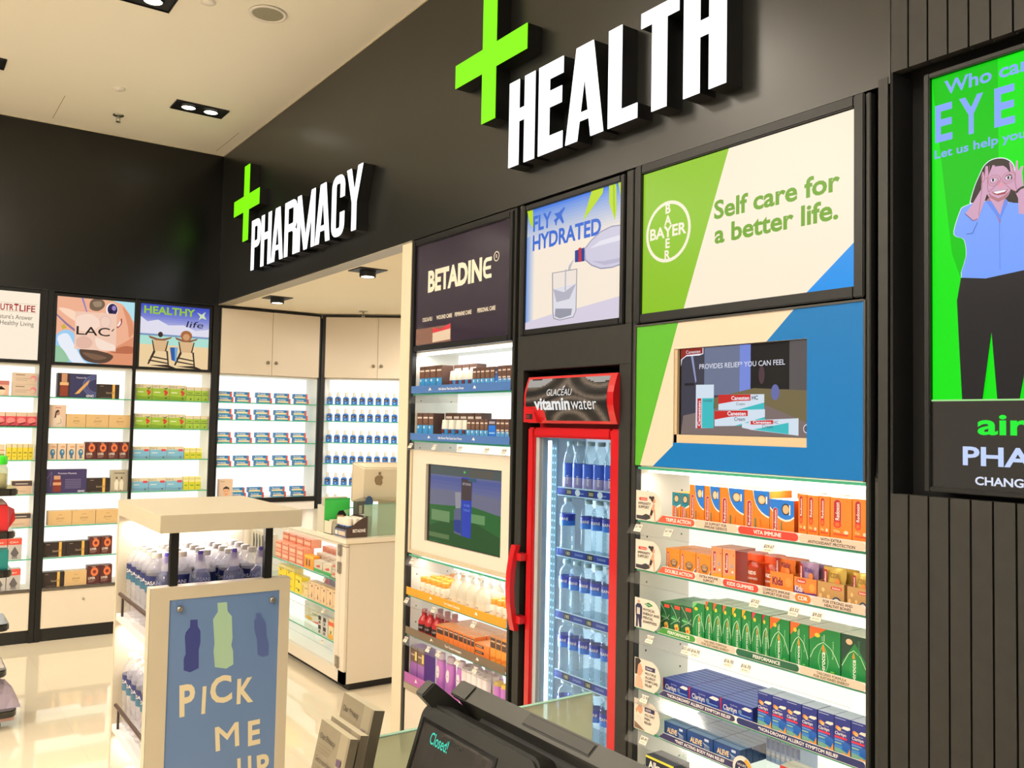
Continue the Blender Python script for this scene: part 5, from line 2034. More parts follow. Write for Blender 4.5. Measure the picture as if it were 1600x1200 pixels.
def d_clarityn_syrup(a):
    a.P([(0, 0), (1, 0), (1, .06), (0, .13)], C(70, 110, 50))
    a.P([(0, .13), (1, .06), (1, .14), (0, .26)], C(120, 170, 150))
    a.P([(0, .26), (1, .14), (1, .38), (0, .52)], C(28, 92, 178))
    a.R(.05, .945, .70, .958, C(200, 206, 230))
    a.P([(.44, .73), (.58, .79), (.95, .80), (.98, .75), (.80, .71)], C(238, 230, 216))
    a.E(.20, .72, .12, .05, C(230, 126, 50), 12)
    a.E(.30, .70, .13, .05, C(244, 176, 96), 12)
    a.T('Clarityn', .05, .545, .075, WHITEINK, wd=.68, bold=.015)
    a.T('Children', .30, .645, .025, C(220, 226, 240), wd=.40)
    a.R(.02, .465, .78, .515, C(208, 40, 62))
    a.R(.04, .41, .62, .425, C(150, 184, 226))
    a.R(.05, .33, .46, .365, C(150, 190, 150))
    a.R(.05, .22, .50, .30, C(66, 132, 200))
    a.P([(.46, .07), (.56, .16), (.80, .12), (.98, .30), (1, .02), (.62, .0)], C(240, 150, 60))


def d_aleve(a):
    a.P([(0, 0), (1, 0), (1, .48), (.55, .80), (0, .92)], C(28, 70, 132))
    a.T('ALEVE', .12, .32, .32, C(250, 214, 160), wd=.46, bold=.04, shear=.05)
    a.R(.68, .70, .84, .86, C(210, 220, 240))
    for k in range(5):
        a.line([(.62 + .03 * k, .58 - .02 * k), (.70 + .04 * k, .44), (.66 + .05 * k, .12)], .0016, C(190, 196, 214))
    a.R(.14, .20, .50, .24, C(110, 150, 200))


def top_grid(m, w, d, h, n, col):
    for k in range(n):
        y = -d / 2 + d * (k + .5) / n
        m.face([(-w / 2 + .004, y - .001, h + .0003), (w / 2 - .004, y - .001, h + .0003), (w / 2 - .004, y + .001, h + .0003), (-w / 2 + .004, y + .001, h + .0003)], col)


GAP = .0012
# ---- vitamins, top shelf
z = S3[0]
FY = .020   # item fronts sit this far behind the cabinet face
V1 = 'on the top vitamin shelf'


def item(lefty, righty, h, d, kind, base, deco, name, cat, z, label, group, top=None, side=None, fr=FR, fy=FY):
    wdt = lefty - righty - GAP
    me = carton(kind, wdt, h, d, base, deco, top, side)
    return place(fr, name, cat, me, -(lefty + righty) / 2, fy + d / 2, z, label, group)


for i, (a_, b_) in enumerate(((2.017, 1.980), (1.979, 1.943))):
    item(a_, b_, .099, .08, 'redox_small', ORG, d_redoxon_small, 'vitamin_carton', 'carton', z, 'small teal topped orange carton, %s from the left on the top vitamin shelf' % ORD[i], 'small teal and orange cartons')
for i, (a_, b_) in enumerate(((1.942, 1.881), (1.880, 1.820), (1.819, 1.727), (1.726, 1.635))):
    item(a_, b_, .128, .10, 'redox_blue', ORG, d_redoxon_blue, 'vitamin_carton', 'carton', z, '%s tall orange carton with a blue swoosh from the left, top vitamin shelf' % ORD[i], 'tall orange cartons with a blue swoosh', top=C(240, 226, 206))  # pale top: light from the lit back painted into the colour
for i, b_ in enumerate((1.612, 1.588, 1.564)):
    item(b_ + .023, b_, .120, .05, 'redox_rear', ORG, lambda a: (a.R(.2, .72, .8, .95, C(150, 110, 70)), a.R(.2, .5, .8, .53, PILLR)), 'vitamin_carton', 'carton', z, '%s orange carton from the left behind the shorter blue topped carton' % ORD[i], 'orange cartons in the back row', fy=.145)
item(1.634, 1.551, .108, .105, 'redox_short', ORG, d_redoxon_short, 'vitamin_carton', 'carton', z, 'shorter orange carton with a curved blue top, middle of the top vitamin shelf', None, side=ORGD, top=C(240, 226, 206))  # pale top and darker side carry painted light and shade
for i, (a_, b_) in enumerate(((1.538, 1.510), (1.509, 1.473), (1.472, 1.438), (1.437, 1.372), (1.371, 1.322))):
    item(a_, b_, .129 - .001 * (i % 2), .09, 'redox_or', C(236, 128, 38), d_redoxon_orange, 'vitamin_carton', 'carton', z, '%s plain orange carton from the left at the right of the top shelf' % ORD[i], 'plain orange cartons', top=C(240, 226, 206))  # pale top again has the shelf light put into its colour
# second shelf
z = S3[1]
for i, (a_, b_) in enumerate(((2.042, 1.981), (1.980, 1.914), (1.913, 1.853))):
    for r_ in range(2):
        item(a_, b_, .079, .062, 'double', C(232, 136, 40), d_double, 'vitamin_carton', 'carton', z, ('front' if r_ == 0 else 'rear') + ' squat orange carton, %s stack from the left, second vitamin shelf' % ORD[i], 'squat orange cartons', fy=FY + .064 * r_)
for i, (a_, b_) in enumerate(((1.852, 1.808), (1.807, 1.757))):
    item(a_, b_, .107, .09, 'peach', C(240, 150, 100), d_peach, 'vitamin_carton', 'carton', z, ('left' if i == 0 else 'right') + ' tall peach carton in the middle of the second vitamin shelf', 'tall peach cartons', side=C(190, 60, 30))  # darker side colour stands for its shading

JARO = clear((250, 150, 90), .35, (230, 110, 60), name='amber_jar')
m = MB()
m.lathe([(.001, .002), (.027, .002), (.029, .006), (.029, .076), (.024, .082), (.024, .086)], JARO, 20)
m.lathe([(.025, .003), (.0265, .006), (.0265, .068), (.020, .072)], C(206, 84, 50), 16)
jb = m.mesh('jar')
m = MB()
m.lathe([(.029, .084), (.030, .086), (.030, .103), (.028, .106)], C(238, 84, 34), 24)
jc = m.mesh('lid')
m = MB()
m.lathe([(.0293, .012), (.0293, .066)], clear((250, 190, 150), .55, (226, 120, 70), name='jar_label'), 20, caps=False)
m.text_round('KIDS', .0297, .045, .009, WHITEINK, 0, bold=.03)
m.text_round('GUMMIES', .0297, .030, .006, WHITEINK, 0)
jl = m.mesh('label')
JAR = Kind('gummy_jar', 'jar', [('jar', jb), ('lid', jc, 'orange screw lid'), ('label', jl)])
for i, (yy, dy) in enumerate(((1.700, .052), (1.638, .052))):
    JAR.put(FR.W(-yy, dy, z), FR.rz, ('left' if i == 0 else 'right') + ' clear orange gummy jar with an orange lid', 'orange gummy jars')


def tray_mesh(w, h, d, base, deco):
    m = MB()
    t = .002
    m.box(-w / 2, w / 2, -d / 2, -d / 2 + t, 0, h, base)
    m.box(-w / 2, w / 2, d / 2 - t, d / 2, 0, h * 1.3, base)
    m.box(-w / 2, -w / 2 + t, -d / 2 + t, d / 2 - t, 0, h, base)
    m.box(w / 2 - t, w / 2, -d / 2 + t, d / 2 - t, 0, h, base)
    m.box(-w / 2, w / 2, -d / 2, d / 2, 0, t, base)
    deco(Art(m, -w / 2, 0, w, h, -d / 2))
    return m.mesh('tray')


def pouch_mesh(w, h, col, deco, seed):
    """crinkled foil sachet"""
    rnd = random.Random(seed)
    m = MB()
    nx, nz = 7, 8
    fr_, bk_ = [], []
    for j in range(nz + 1):
        for i in range(nx + 1):
            u, v = i / nx, j / nz
            puff = .010 * math.sin(PI * u) ** .6 * math.sin(PI * min(1, v * .96 + .02)) ** .6 if 0 < u < 1 else 0
            jx = (rnd.random() - .5) * .003
            jy = (rnd.random() - .5) * .004
            x = (u - .5) * w * (1 - .05 * math.sin(PI * v)) + jx
            fr_.append((x, -puff - .0006 + (jy if 0 < i < nx and 0 < j < nz else 0), v * h))
            bk_.append((x, puff + .0006, v * h))
    fs = [(j * (nx + 1) + i, j * (nx + 1) + i + 1, (j + 1) * (nx + 1) + i + 1, (j + 1) * (nx + 1) + i) for j in range(nz) for i in range(nx)]
    m.idx(fr_, fs, col, True)
    m.idx(bk_, [tuple(reversed(f)) for f in fs], col, True)
    if deco:
        deco(Art(m, -w / 2, 0, w, h, -.0135))
    return m.mesh('sachet')


FOIL_O, FOIL_P, FOIL_Y = mat((232, 118, 44), .28, .15), mat((176, 142, 178), .25, .25), mat((222, 186, 92), .25, .3)


def d_tray_kids(a):
    a.R(0, 0, 1, .14, C(214, 96, 34))
    a.T('Kids', .10, .46, .30, C(120, 30, 60), wd=.46, bold=.04)
    a.E(.80, .62, .14, .20, C(236, 150, 70), 12)
    a.R(.18, .24, .44, .30, C(250, 200, 130))
    a.E(.86, .10, .10, .12, C(250, 180, 60), 10)


def d_tray_purple(a):
    a.P([(.0, .0), (1, 0), (1, .40), (.5, .36), (0, .62)], C(96, 48, 124))
    a.hpill(.10, .74, .54, .94, C(200, 50, 44))
    a.T('Redoxon', .16, .79, .10, WHITEINK, wd=.32, bold=.02)
    a.T('Kids', .04, .38, .24, C(230, 226, 240), wd=.34, bold=.03)
    a.E(.80, .62, .13, .18, C(240, 160, 70), 12)
    a.R(.06, .12, .36, .26, C(220, 90, 100))


def d_tray_gold(a):
    a.hpill(.50, .72, .92, .86, C(200, 60, 46))
    a.T('Redoxon', .56, .755, .07, WHITEINK, wd=.30, bold=.02)
    a.T('Kids', .04, .10, .22, C(226, 226, 240), wd=.32, bold=.03)
    a.E(.72, .14, .20, .30, C(40, 60, 90), 16)
    a.E(.72, .14, .15, .23, C(226, 220, 210), 14)
    a.T('3', .72, .04, .20, INK, align='c', bold=.03)
    for u, v in ((.22, .66), (.42, .40), (.12, .40)):
        a.E(u, v, .06, .09, C(236, 190, 130), 10)


def d_foil(name, c1, c2):
    def f(a):
        a.P([(.12, .48), (.27, .48), (.29, .93), (.12, .95)], PILLR)
        a.T('Redoxon', .23, .52, .09, WHITEINK, wd=.36, rot=90, bold=.02)
        a.T(name, .42, .74, .12, c1, wd=.40, bold=.03)
        a.E(.72, .64, .12, .09, c2, 12)
    return f


trays = ((1.632, 1.553, .066, C(236, 132, 50), d_tray_kids, FOIL_O, 'Kids', C(120, 30, 60), 'orange'), (1.551, 1.478, .062, C(232, 130, 56), d_tray_purple, FOIL_P, 'Kids', C(90, 60, 130), 'purple and orange'),
         (1.476, 1.394, .062, C(186, 142, 86), d_tray_gold, FOIL_Y, 'CDR', C(140, 100, 40), 'left tan'), (1.386, 1.322, .062, C(186, 142, 86), d_tray_gold, FOIL_Y, 'CDR', C(140, 100, 40), 'right tan'))
for i, (a_, b_, h_, col, dc, foil, nm, c1, word) in enumerate(trays):
    w_ = a_ - b_ - GAP
    place(FR, 'sachet_tray', 'tray', tray_mesh(w_, h_, .10, col, dc), -(a_ + b_) / 2, FY + .05, z, '%s cardboard sachet tray on the second vitamin shelf' % word, 'cardboard sachet trays')
    for k in range(3):
        pm = pouch_mesh(w_ - .012, .106 - .004 * i - .004 * k, foil, d_foil(nm, c1, C(226, 130, 60)), 10 * i + k)
        o = place(FR, 'foil_sachet', 'sachet', pm, -(a_ + b_) / 2 + .001 * k, FY + .020 + .028 * k, z + .0025, '%s foil sachet in the %s tray on the second shelf' % (('front', 'middle', 'rear')[k], word), 'foil sachets in trays')
# third shelf
z = S3[2]
for i, (a_, b_) in enumerate(((2.064, 2.021), (2.020, 1.975), (1.974, 1.927))):
    for r_ in range(2):
        item(a_, b_, .094 + .002 * i, .075, 'bero_dark', C(24, 88, 50), d_berocca_dark, 'effervescent_carton', 'carton', z, ('front' if r_ == 0 else 'rear') + ' dark green carton with orange flowers, %s column, third vitamin shelf' % ORD[i], 'dark green flower cartons', fy=FY + .078 * r_, top=C(60, 130, 80))
cols = [C(120, 190, 120), C(236, 96, 60), C(236, 96, 60), C(232, 104, 84), C(240, 170, 40), C(240, 170, 40), C(206, 52, 84), C(190, 40, 70)]
colw = ['plain green', 'red orange', 'second red orange', 'coral', 'yellow', 'second yellow', 'pink', 'crimson']
TOPG = C(190, 222, 190)  # pale tops on this shelf, with the light painted in
for i, (a_, b_) in enumerate(((1.926, 1.875), (1.873, 1.843), (1.842, 1.806), (1.805, 1.770), (1.769, 1.733), (1.732, 1.697), (1.696, 1.660), (1.659, 1.633))):
    item(a_, b_, .116 if i == 0 else .127, .10, 'bero_n%d' % i, BGREEN, d_berocca(cols[i], False), 'effervescent_carton', 'carton', z, 'narrow green carton with a %s corner, third vitamin shelf' % colw[i], 'narrow green cartons', top=TOPG)
for i, (a_, b_) in enumerate(((1.632, 1.565), (1.563, 1.502), (1.501, 1.405))):
    item(a_, b_, .126, .10, 'bero_w', BGREEN, d_berocca(C(240, 104, 40), True), 'effervescent_carton', 'carton', z, '%s wide green carton with an orange corner from the left' % ORD[i], 'wide green cartons', top=C(226, 236, 214))
item(1.404, 1.322, .126, .10, 'bero_b', BGREEN, d_berocca_boost, 'effervescent_carton', 'carton', z, 'wide green carton with a black top, right end of the third shelf', None, top=C(226, 236, 214))
# fourth shelf: flat allergy cartons, nine deep in three columns
z = S3[3]
for i, (a_, b_) in enumerate(((2.050, 1.939), (1.938, 1.814), (1.813, 1.690))):
    me = carton('clar_flat', a_ - b_ - GAP, .049, .0195, CNAVY, d_clarityn_flat, C(66, 92, 170))
    for k in range(9):
        place(FR, 'allergy_carton', 'carton', me, -(a_ + b_) / 2, FY + .011 + .0225 * k, z, 'flat navy carton, %s from the front in the %s column, fourth vitamin shelf' % (ORD[k], ('left', 'middle', 'right')[i]), 'flat navy allergy cartons')
for i, b_ in enumerate((1.623, 1.573, 1.525, 1.475, 1.424, 1.374, 1.324)):
    item(b_ + .0495, b_, .104, .062, 'syrup', CNAVY, d_clarityn_syrup, 'syrup_carton', 'carton', z, '%s upright blue syrup carton from the left on the fourth vitamin shelf' % ORD[i], 'upright blue syrup cartons', top=C(196, 206, 232))
# fifth shelf
z = S3[4]
ATOP = C(112, 150, 190)  # paler top colour, backlight painted in
for i, (a_, b_) in enumerate(((2.042, 1.946), (1.944, 1.838), (1.836, 1.735))):
    me = carton('aleve', a_ - b_ - GAP, .047, .026, C(30, 62, 118), d_aleve, ATOP)
    for k in range(6):
        place(FR, 'pain_relief_carton', 'carton', me, -(a_ + b_) / 2, FY + .014 + .0285 * k, z, 'blue carton with cream lettering, %s from the front, %s column, fifth shelf' % (ORD[k], ('left', 'middle', 'right')[i]), 'blue pain relief cartons')
for k in range(7):
    me = carton('pale', .0155, .072, .08, C(150, 176, 220), lambda a: (a.R(.1, .5, .9, .9, C(60, 100, 180)), a.R(.2, .2, .8, .4, C(210, 220, 240))), C(190, 206, 235))
    place(FR, 'pale_blue_carton', 'carton', me, -1.722 + .0175 * k, .17, z, '%s slim pale blue carton from the left, rear of the fifth shelf' % ORD[k], 'slim pale blue cartons')
# sixth shelf
z = S3[5]
me = carton('alka', .125, .052, .07, C(24, 26, 44), lambda a: (a.R(0, .86, 1, 1, C(230, 220, 70)), a.T('Alka', .10, .30, .42, WHITEINK, wd=.45, bold=.03), a.P([(.55, 0), (1, 0), (1, .8), (.7, .7)], C(70, 150, 190))), C(60, 60, 84))
place(FR, 'antacid_carton', 'carton', me, -2.06, FY + .035, z, 'black carton with a yellow edge at the left of the lowest visible shelf')
me = carton('canes', .085, .052, .06, C(226, 214, 190), lambda a: (a.R(0, .50, 1, 1, C(206, 50, 54)), a.T('Canesten', .30, .60, .22, WHITEINK, wd=.55, bold=.01)), C(220, 216, 196))
place(FR, 'cream_carton', 'carton', me, -1.552, FY + .03, S3[4], 'cream carton with a red band right of the round 12 badge, fifth shelf')

# ================================================================== antiseptic cabinet
BROWN, BBLUE, BTOP = C(88, 62, 52), C(48, 134, 196), C(90, 140, 196)


def d_beta_tall(a):
    a.R(0, .0, 1, .56, BBLUE)
    a.R(.1, .80, .9, .86, C(220, 206, 196))
    a.R(.15, .60, .85, .78, C(104, 72, 58))
    a.E(.25, .48, .16, .05, C(190, 220, 240), 8)
    a.R(.15, .10, .6, .13, C(150, 200, 230))


def d_beta_wide(a):
    a.R(0, 0, 1, .62, C(40, 120, 200))
    a.R(.1, .80, .9, .88, C(220, 206, 196))
    a.R(.1, .30, .8, .34, C(170, 205, 236))


def d_beta_small(a):
    a.R(0, 0, 1, .54, C(74, 150, 205))
    a.R(.14, .80, .86, .86, C(220, 206, 196))
    a.R(.2, .58, .8, .76, C(112, 82, 66))
    a.E(.3, .46, .16, .06, C(210, 230, 245), 8)


m = MB()
m.lathe([(.001, 0), (.022, 0), (.022, .004), (.022, .036), (.0225, .056)], BBLUE, 18)
m.box(-.010, .012, -.0232, -.021, .038, .054, C(90, 30, 34))
bb = m.mesh('bottle')
m = MB()
m.lathe([(.024, .0562), (.024, .060), (.021, .095), (.019, .098)], C(226, 224, 214), 18)
bc = m.mesh('cap')
SPRAY = Kind('gargle_bottle', 'bottle', [('bottle', bb), ('cap', bc, 'tall white cap')])
SLIM = C(20, 104, 206)
for s_i, (zz, talls, wides, caps_, smalls, slim, ends) in enumerate((
        (S1[0], ((3.685, 3.636), (3.635, 3.588), (3.587, 3.531), (3.528, 3.477)), ((3.476, 3.405), (3.404, 3.342), (3.341, 3.279)), (3.405, 3.352, 3.301, 3.249), ((3.217, 3.186), (3.185, 3.156), (3.155, 3.121), (3.120, 3.082), (3.081, 3.045)), (3.042, 3.026), ((3.024, 2.994), (2.993, 2.959), (2.958, 2.928))),
        (S1[1], ((3.699, 3.648), (3.644, 3.593), (3.590, 3.545)), ((3.542, 3.476), (3.472, 3.415), (3.414, 3.353), (3.352, 3.293), (3.289, 3.229)), (3.466, 3.406, 3.345, 3.288), ((3.256, 3.222), (3.221, 3.188), (3.186, 3.155), (3.152, 3.119), (3.117, 3.089)), (3.086, 3.031), ((3.029, 2.998), (2.997, 2.967), (2.965, 2.934))))):
    sh = ('top', 'second')[s_i]
    for i, (a_, b_) in enumerate(talls):
        item(a_, b_, .128, .06, 'b_tall', BROWN, d_beta_tall, 'antiseptic_carton', 'carton', zz, '%s tall brown and blue carton from the left, %s antiseptic shelf' % (ORD[i], sh), 'tall brown and blue cartons', top=BTOP)
    for i, (a_, b_) in enumerate(wides):
        item(a_, b_, .130 - .004 * s_i * 0, .05, 'b_wide', BROWN, d_beta_wide, 'antiseptic_carton', 'carton', zz, '%s broad brown topped carton from the left, %s antiseptic shelf, back row' % (ORD[i], sh), 'broad brown topped cartons', top=BTOP, fy=FY + .062)
    for i, yy in enumerate(caps_):
        SPRAY.put(FR.W(-yy, FY + .026, zz), FR.rz, '%s white capped blue bottle from the left, %s antiseptic shelf' % (ORD[i], sh), 'white capped blue bottles')
    for i, (a_, b_) in enumerate(smalls):
        item(a_, b_, .103, .055, 'b_small', BROWN, d_beta_small, 'antiseptic_carton', 'carton', zz, '%s small brown and blue carton from the left, %s antiseptic shelf' % (ORD[i], sh), 'small brown and blue cartons', top=BTOP)
    item(slim[0], slim[1], .092 if s_i == 0 else .104, .04, 'b_slim%d' % s_i, SLIM, lambda a: (a.R(0, .74, 1, 1, C(60, 50, 60)), a.R(.1, .8, .9, .9, C(160, 150, 160)), a.R(.1, .4, .9, .46, C(150, 200, 240))), 'antiseptic_carton', 'carton', zz, 'bright blue carton between brown cartons, %s antiseptic shelf' % sh, None)
    for i, (a_, b_) in enumerate(ends):
        item(a_, b_, .104, .055, 'b_end', BROWN, lambda a: (a.R(0, 0, 1, .50, C(86, 150, 205)), a.R(.14, .80, .86, .86, C(210, 196, 186)), a.R(.14, .52, .86, .58, C(210, 196, 186)), a.R(.4, .44, .9, .48, C(230, 226, 220))), 'antiseptic_carton', 'carton', zz, '%s two-line brown carton from the left at the right end, %s antiseptic shelf' % (ORD[i], sh), 'two-line brown cartons', top=BTOP)

# orange capped bottles: rows of five running back
m = MB()
CREAMB = C(238, 230, 214)
m.lathe([(.001, 0), (.020, 0), (.022, .004), (.022, .058), (.018, .066)], CREAMB, 16)
m.text_round('pure', .0224, .036, .007, C(150, 110, 60))
m.lathe([(.0222, .020), (.0222, .024)], C(222, 170, 90), 16, caps=False)
b1 = m.mesh('bottle')
m = MB()
m.lathe([(.019, .0662), (.019, .086), (.017, .088)], C(240, 150, 40), 16)
b2 = m.mesh('cap')
OCB = Kind('cleanser_bottle', 'bottle', [('bottle', b1), ('cap', b2, 'orange cap')])
z = S1[2]
for c in range(5):
    for r_ in range(5):
        OCB.put(FR.W(-3.636 + .0475 * c, FY + .026 + .052 * r_, z), FR.rz, 'orange capped bottle, %s column from left, %s row back, antiseptic cabinet' % (ORD[c], ORD[r_]), 'left block of orange capped bottles')
for c in range(3):
    for r_ in range(2):
        OCB.put(FR.W(-3.045 + .047 * c, FY + .026 + .052 * r_, z + .0), FR.rz, 'orange capped bottle right of the pump bottles, %s column, %s row back' % (ORD[c], ORD[r_]), 'right block of orange capped bottles')
m = MB()
PUMP = clear((246, 244, 238), .88, (250, 243, 228), name='milky_bottle')
m.lathe([(.001, 0), (.030, 0), (.033, .006), (.033, .070), (.026, .098), (.013, .114), (.012, .120)], PUMP, 20)
b1 = m.mesh('bottle')
m = MB()
m.lathe([(.0155, .1185), (.0155, .134), (.007, .137), (.007, .148)], C(244, 242, 236), 14)
m.box(-.010, .012, -.026, .010, .148, .158, C(244, 242, 236))
b2 = m.mesh('pump')
m = MB()
m.lathe([(.0333, .018), (.0333, .046)], C(236, 226, 206), 20, caps=False)
m.text_round('care', .0337, .030, .008, C(96, 70, 50), 0)
m.lathe([(.0335, .016), (.0335, .0185)], C(96, 66, 50), 20, caps=False)
b3 = m.mesh('label')
PB = Kind('pump_bottle', 'bottle', [('bottle', b1), ('pump', b2), ('label', b3)])
for i, yy in enumerate((3.362, 3.295, 3.225, 3.150)):
    for r_ in range(2):
        PB.put(FR.W(-yy, FY + .036 + .072 * r_, z), FR.rz, '%s milky pump bottle from the left, %s row of the third antiseptic shelf' % (ORD[i], 'front' if r_ == 0 else 'back'), 'milky pump bottles')
# brown shelf
z = S1[3]
m = MB()
m.lathe([(.001, 0), (.028, 0), (.029, .004), (.029, .066), (.022, .080), (.013, .092), (.013, .100)], C(176, 32, 36, .3), 18)
b1 = m.mesh('bottle')
m = MB()
m.lathe([(.014, .100), (.014, .118), (.012, .120)], C(160, 26, 32, .3), 14)
b2 = m.mesh('cap')
m = MB()
m.lathe([(.0294, .022), (.0294, .054)], C(60, 36, 36), 18, caps=False)
m.text_round('WOUND', .0298, .036, .007, WHITEINK)
b3 = m.mesh('label')
RB = Kind('red_bottle', 'bottle', [('bottle', b1), ('cap', b2), ('label', b3, 'dark label')])
for i, (yy, dy) in enumerate(((3.638, .032), (3.578, .032), (3.513, .032), (3.60, .095), (3.535, .095), (3.470, .095))):
    RB.put(FR.W(-yy, FY + dy, z), FR.rz, '%s red bottle from the left, %s row, fourth antiseptic shelf' % (ORD[i % 3], 'front' if i < 3 else 'back'), 'red antiseptic bottles')


def d_or(a):
    a.R(.06, .56, .94, .92, C(70, 50, 46))
    a.R(.14, .80, .86, .86, C(200, 170, 150))
    a.R(.2, .2, .7, .25, C(250, 190, 120))


ORB = C(232, 128, 60)
OTOP = C(236, 160, 106)
for i, (a_, b_) in enumerate(((3.475, 3.408), (3.407, 3.367), (3.366, 3.327), (3.326, 3.286), (3.285, 3.246), (3.245, 3.216), (3.215, 3.187), (3.185, 3.157))):
    for r_ in range(3):
        item(a_, b_, .088 - (.003 if i == 0 else 0), .060, 'orb', ORB, d_or, 'ointment_carton', 'carton', z, 'orange and black carton, %s column from the left, %s row, fourth shelf' % (ORD[i], ('front', 'middle', 'rear')[r_]), 'orange and black cartons', top=OTOP, fy=FY + .063 * r_)
for k in range(3):
    me = carton('orflat', .108, .024, .09, ORB, lambda a: (a.R(.02, .3, .62, .75, C(60, 44, 42)), a.R(.08, .45, .5, .58, C(210, 180, 150))), OTOP)
    place(FR, 'ointment_carton', 'carton', me, -3.098, FY + .045, z + .0245 * k, 'flat orange carton, %s of the small stack on the fourth antiseptic shelf' % ('bottom', 'middle', 'top')[k], 'flat orange cartons')
for i, (a_, b_) in enumerate(((3.039, 2.998), (2.997, 2.958), (2.957, 2.921))):
    item(a_, b_, .127, .06, 'ortall', C(232, 150, 60), lambda a: (a.R(.04, .60, .96, .92, C(80, 58, 48)), a.R(.15, .78, .85, .83, C(210, 180, 150)), a.P([(0, .2), (1, .28), (1, .36), (0, .3)], C(226, 120, 40))), 'ointment_carton', 'carton', z, '%s tall orange carton from the left at the right end' % ORD[i], 'tall orange cartons', top=OTOP)
# purple shelf
z = S1[4]
LILAC, PURP = C(196, 122, 200), C(96, 52, 140)
for i, (a_, b_) in enumerate(((3.706, 3.642), (3.640, 3.576))):
    item(a_, b_, .165, .06, 'purp%d' % i, C(150, 96, 170), lambda a: (a.R(0, .56, 1, 1, C(110, 86, 74)), a.R(.66, .62, .92, .86, C(230, 206, 110)), a.R(.1, .74, .6, .78, C(200, 180, 170)), a.P([(0, 0), (1, 0), (1, .14), (0, .20)], PURP)), 'wash_carton', 'carton', z, ('left' if i == 0 else 'right') + ' brown topped purple carton on the lowest antiseptic shelf', 'brown topped purple cartons', side=PURP)
m = MB()
m.lathe([(.001, 0), (.026, 0), (.030, .006), (.031, .120), (.028, .145), (.024, .150)], LILAC, 20, sy=.6)
b1 = m.mesh('bottle')
m = MB()
m.lathe([(.025, .1505), (.025, .174), (.022, .177)], C(226, 206, 222), 18, sy=.6)
b2 = m.mesh('cap')
m = MB()
m.prism([(.014 * math.cos(PI * k / 8), .095 + .028 * math.sin(PI * k / 8)) for k in range(16)], -.0200, -.0178, C(240, 228, 236))
m.text('fresh', 0, .092, .006, -.0203, PURP, align='c')
b3 = m.mesh('label')
LB_ = Kind('wash_bottle', 'bottle', [('bottle', b1), ('cap', b2), ('label', b3, 'white oval label')])
for i, (yy, dy) in enumerate(((3.465, .026), (3.380, .026), (3.300, .03), (3.235, .07), (3.16, .08), (3.09, .08))):
    LB_.put(FR.W(-yy, FY + dy, z), FR.rz, '%s lilac wash bottle from the left on the lowest antiseptic shelf' % ORD[i], 'lilac wash bottles')
m = MB()
m.lathe([(.001, 0), (.017, 0), (.018, .004), (.018, .088)], LILAC, 16)
b1 = m.mesh('tube')
m = MB()
m.lathe([(.0185, .0882), (.0185, .158), (.016, .161)], C(242, 232, 230), 16)
m.box(-.006, .006, -.0192, -.018, .092, .106, C(226, 180, 60))
b2 = m.mesh('cap')
WC = Kind('white_capped_tube', 'tube', [('tube', b1), ('cap', b2, 'tall white cap')])
n = 0
for c in range(6):
    for r_ in range(2):
        WC.put(FR.W(-3.292 + .041 * c, FY + .020 + .042 * r_ if c > 0 else FY + .062 + .04 * r_, z), FR.rz, 'lilac tube with tall white cap, %s from the left, %s row' % (ORD[c], 'front' if r_ == 0 else 'back'), 'lilac tubes with white caps')
m = MB()
m.lathe([(.001, 0), (.020, 0), (.0215, .004), (.0215, .145), (.020, .148)], LILAC, 16)
b1 = m.mesh('can')
m = MB()
m.lathe([(.0205, .1482), (.0205, .160), (.014, .164)], C(228, 190, 70), 16)
b2 = m.mesh('lid')
m = MB()
m.lathe([(.0218, .02), (.0218, .075)], C(240, 226, 238), 16, caps=False)
m.text_round('mousse', .0222, .045, .006, PURP)
b3 = m.mesh('label')
GC = Kind('mousse_can', 'can', [('can', b1), ('lid', b2, 'gold lid'), ('label', b3)])
for i, yy in enumerate((3.003, 2.953)):
    GC.put(FR.W(-yy, FY + .024, z), FR.rz, ('left' if i == 0 else 'right') + ' lilac can with a gold lid on the lowest antiseptic shelf', 'lilac cans with gold lids')
# ================================================================== goods in the back wall bays
SHELFWORD = ['top', 'second', 'third', 'fourth', 'fifth', 'sixth', 'bottom']
BZ = BAYS + [.364]


def bitem(x0, x1, h, d, kind, base, deco, name, row, label, group, top=None, fy=.022):
    w_ = x1 - x0 - .002
    return place(FB, name, 'carton', carton(kind, w_, h, d, base, deco, top), (x0 + x1) / 2, fy + d / 2, BZ[row], label, group)


GOLD = C(210, 160, 60)


def d_placenta(a):
    a.R(0, 0, .32, 1, C(46, 34, 40))
    a.P([(.07, .05), (.27, .05), (.27, .50), (.23, .62), (.11, .62), (.07, .50)], C(128, 52, 34))
    a.R(.10, .62, .24, .98, C(190, 140, 110))
    a.R(.06, .50, .28, .62, C(220, 180, 130))
    a.T('Premium Placenta', .48, .80, .07, C(220, 220, 235), wd=.36)
    for r0 in (.62, .52, .42):
        a.E(1.0, .52, r0 * .58, r0 * .76, C(86, 96, 150), 20, 90, 270)
        a.E(1.0, .52, r0 * .52, r0 * .76 - .05, C(46, 48, 92), 20, 90, 270)
    a.P([(.44, .14), (.56, .18), (.78, .58), (.82, .76), (.74, .66), (.55, .34)], C(206, 160, 96))
    a.T('GNC', .74, .04, .09, C(226, 226, 236), wd=.20, bold=.04)


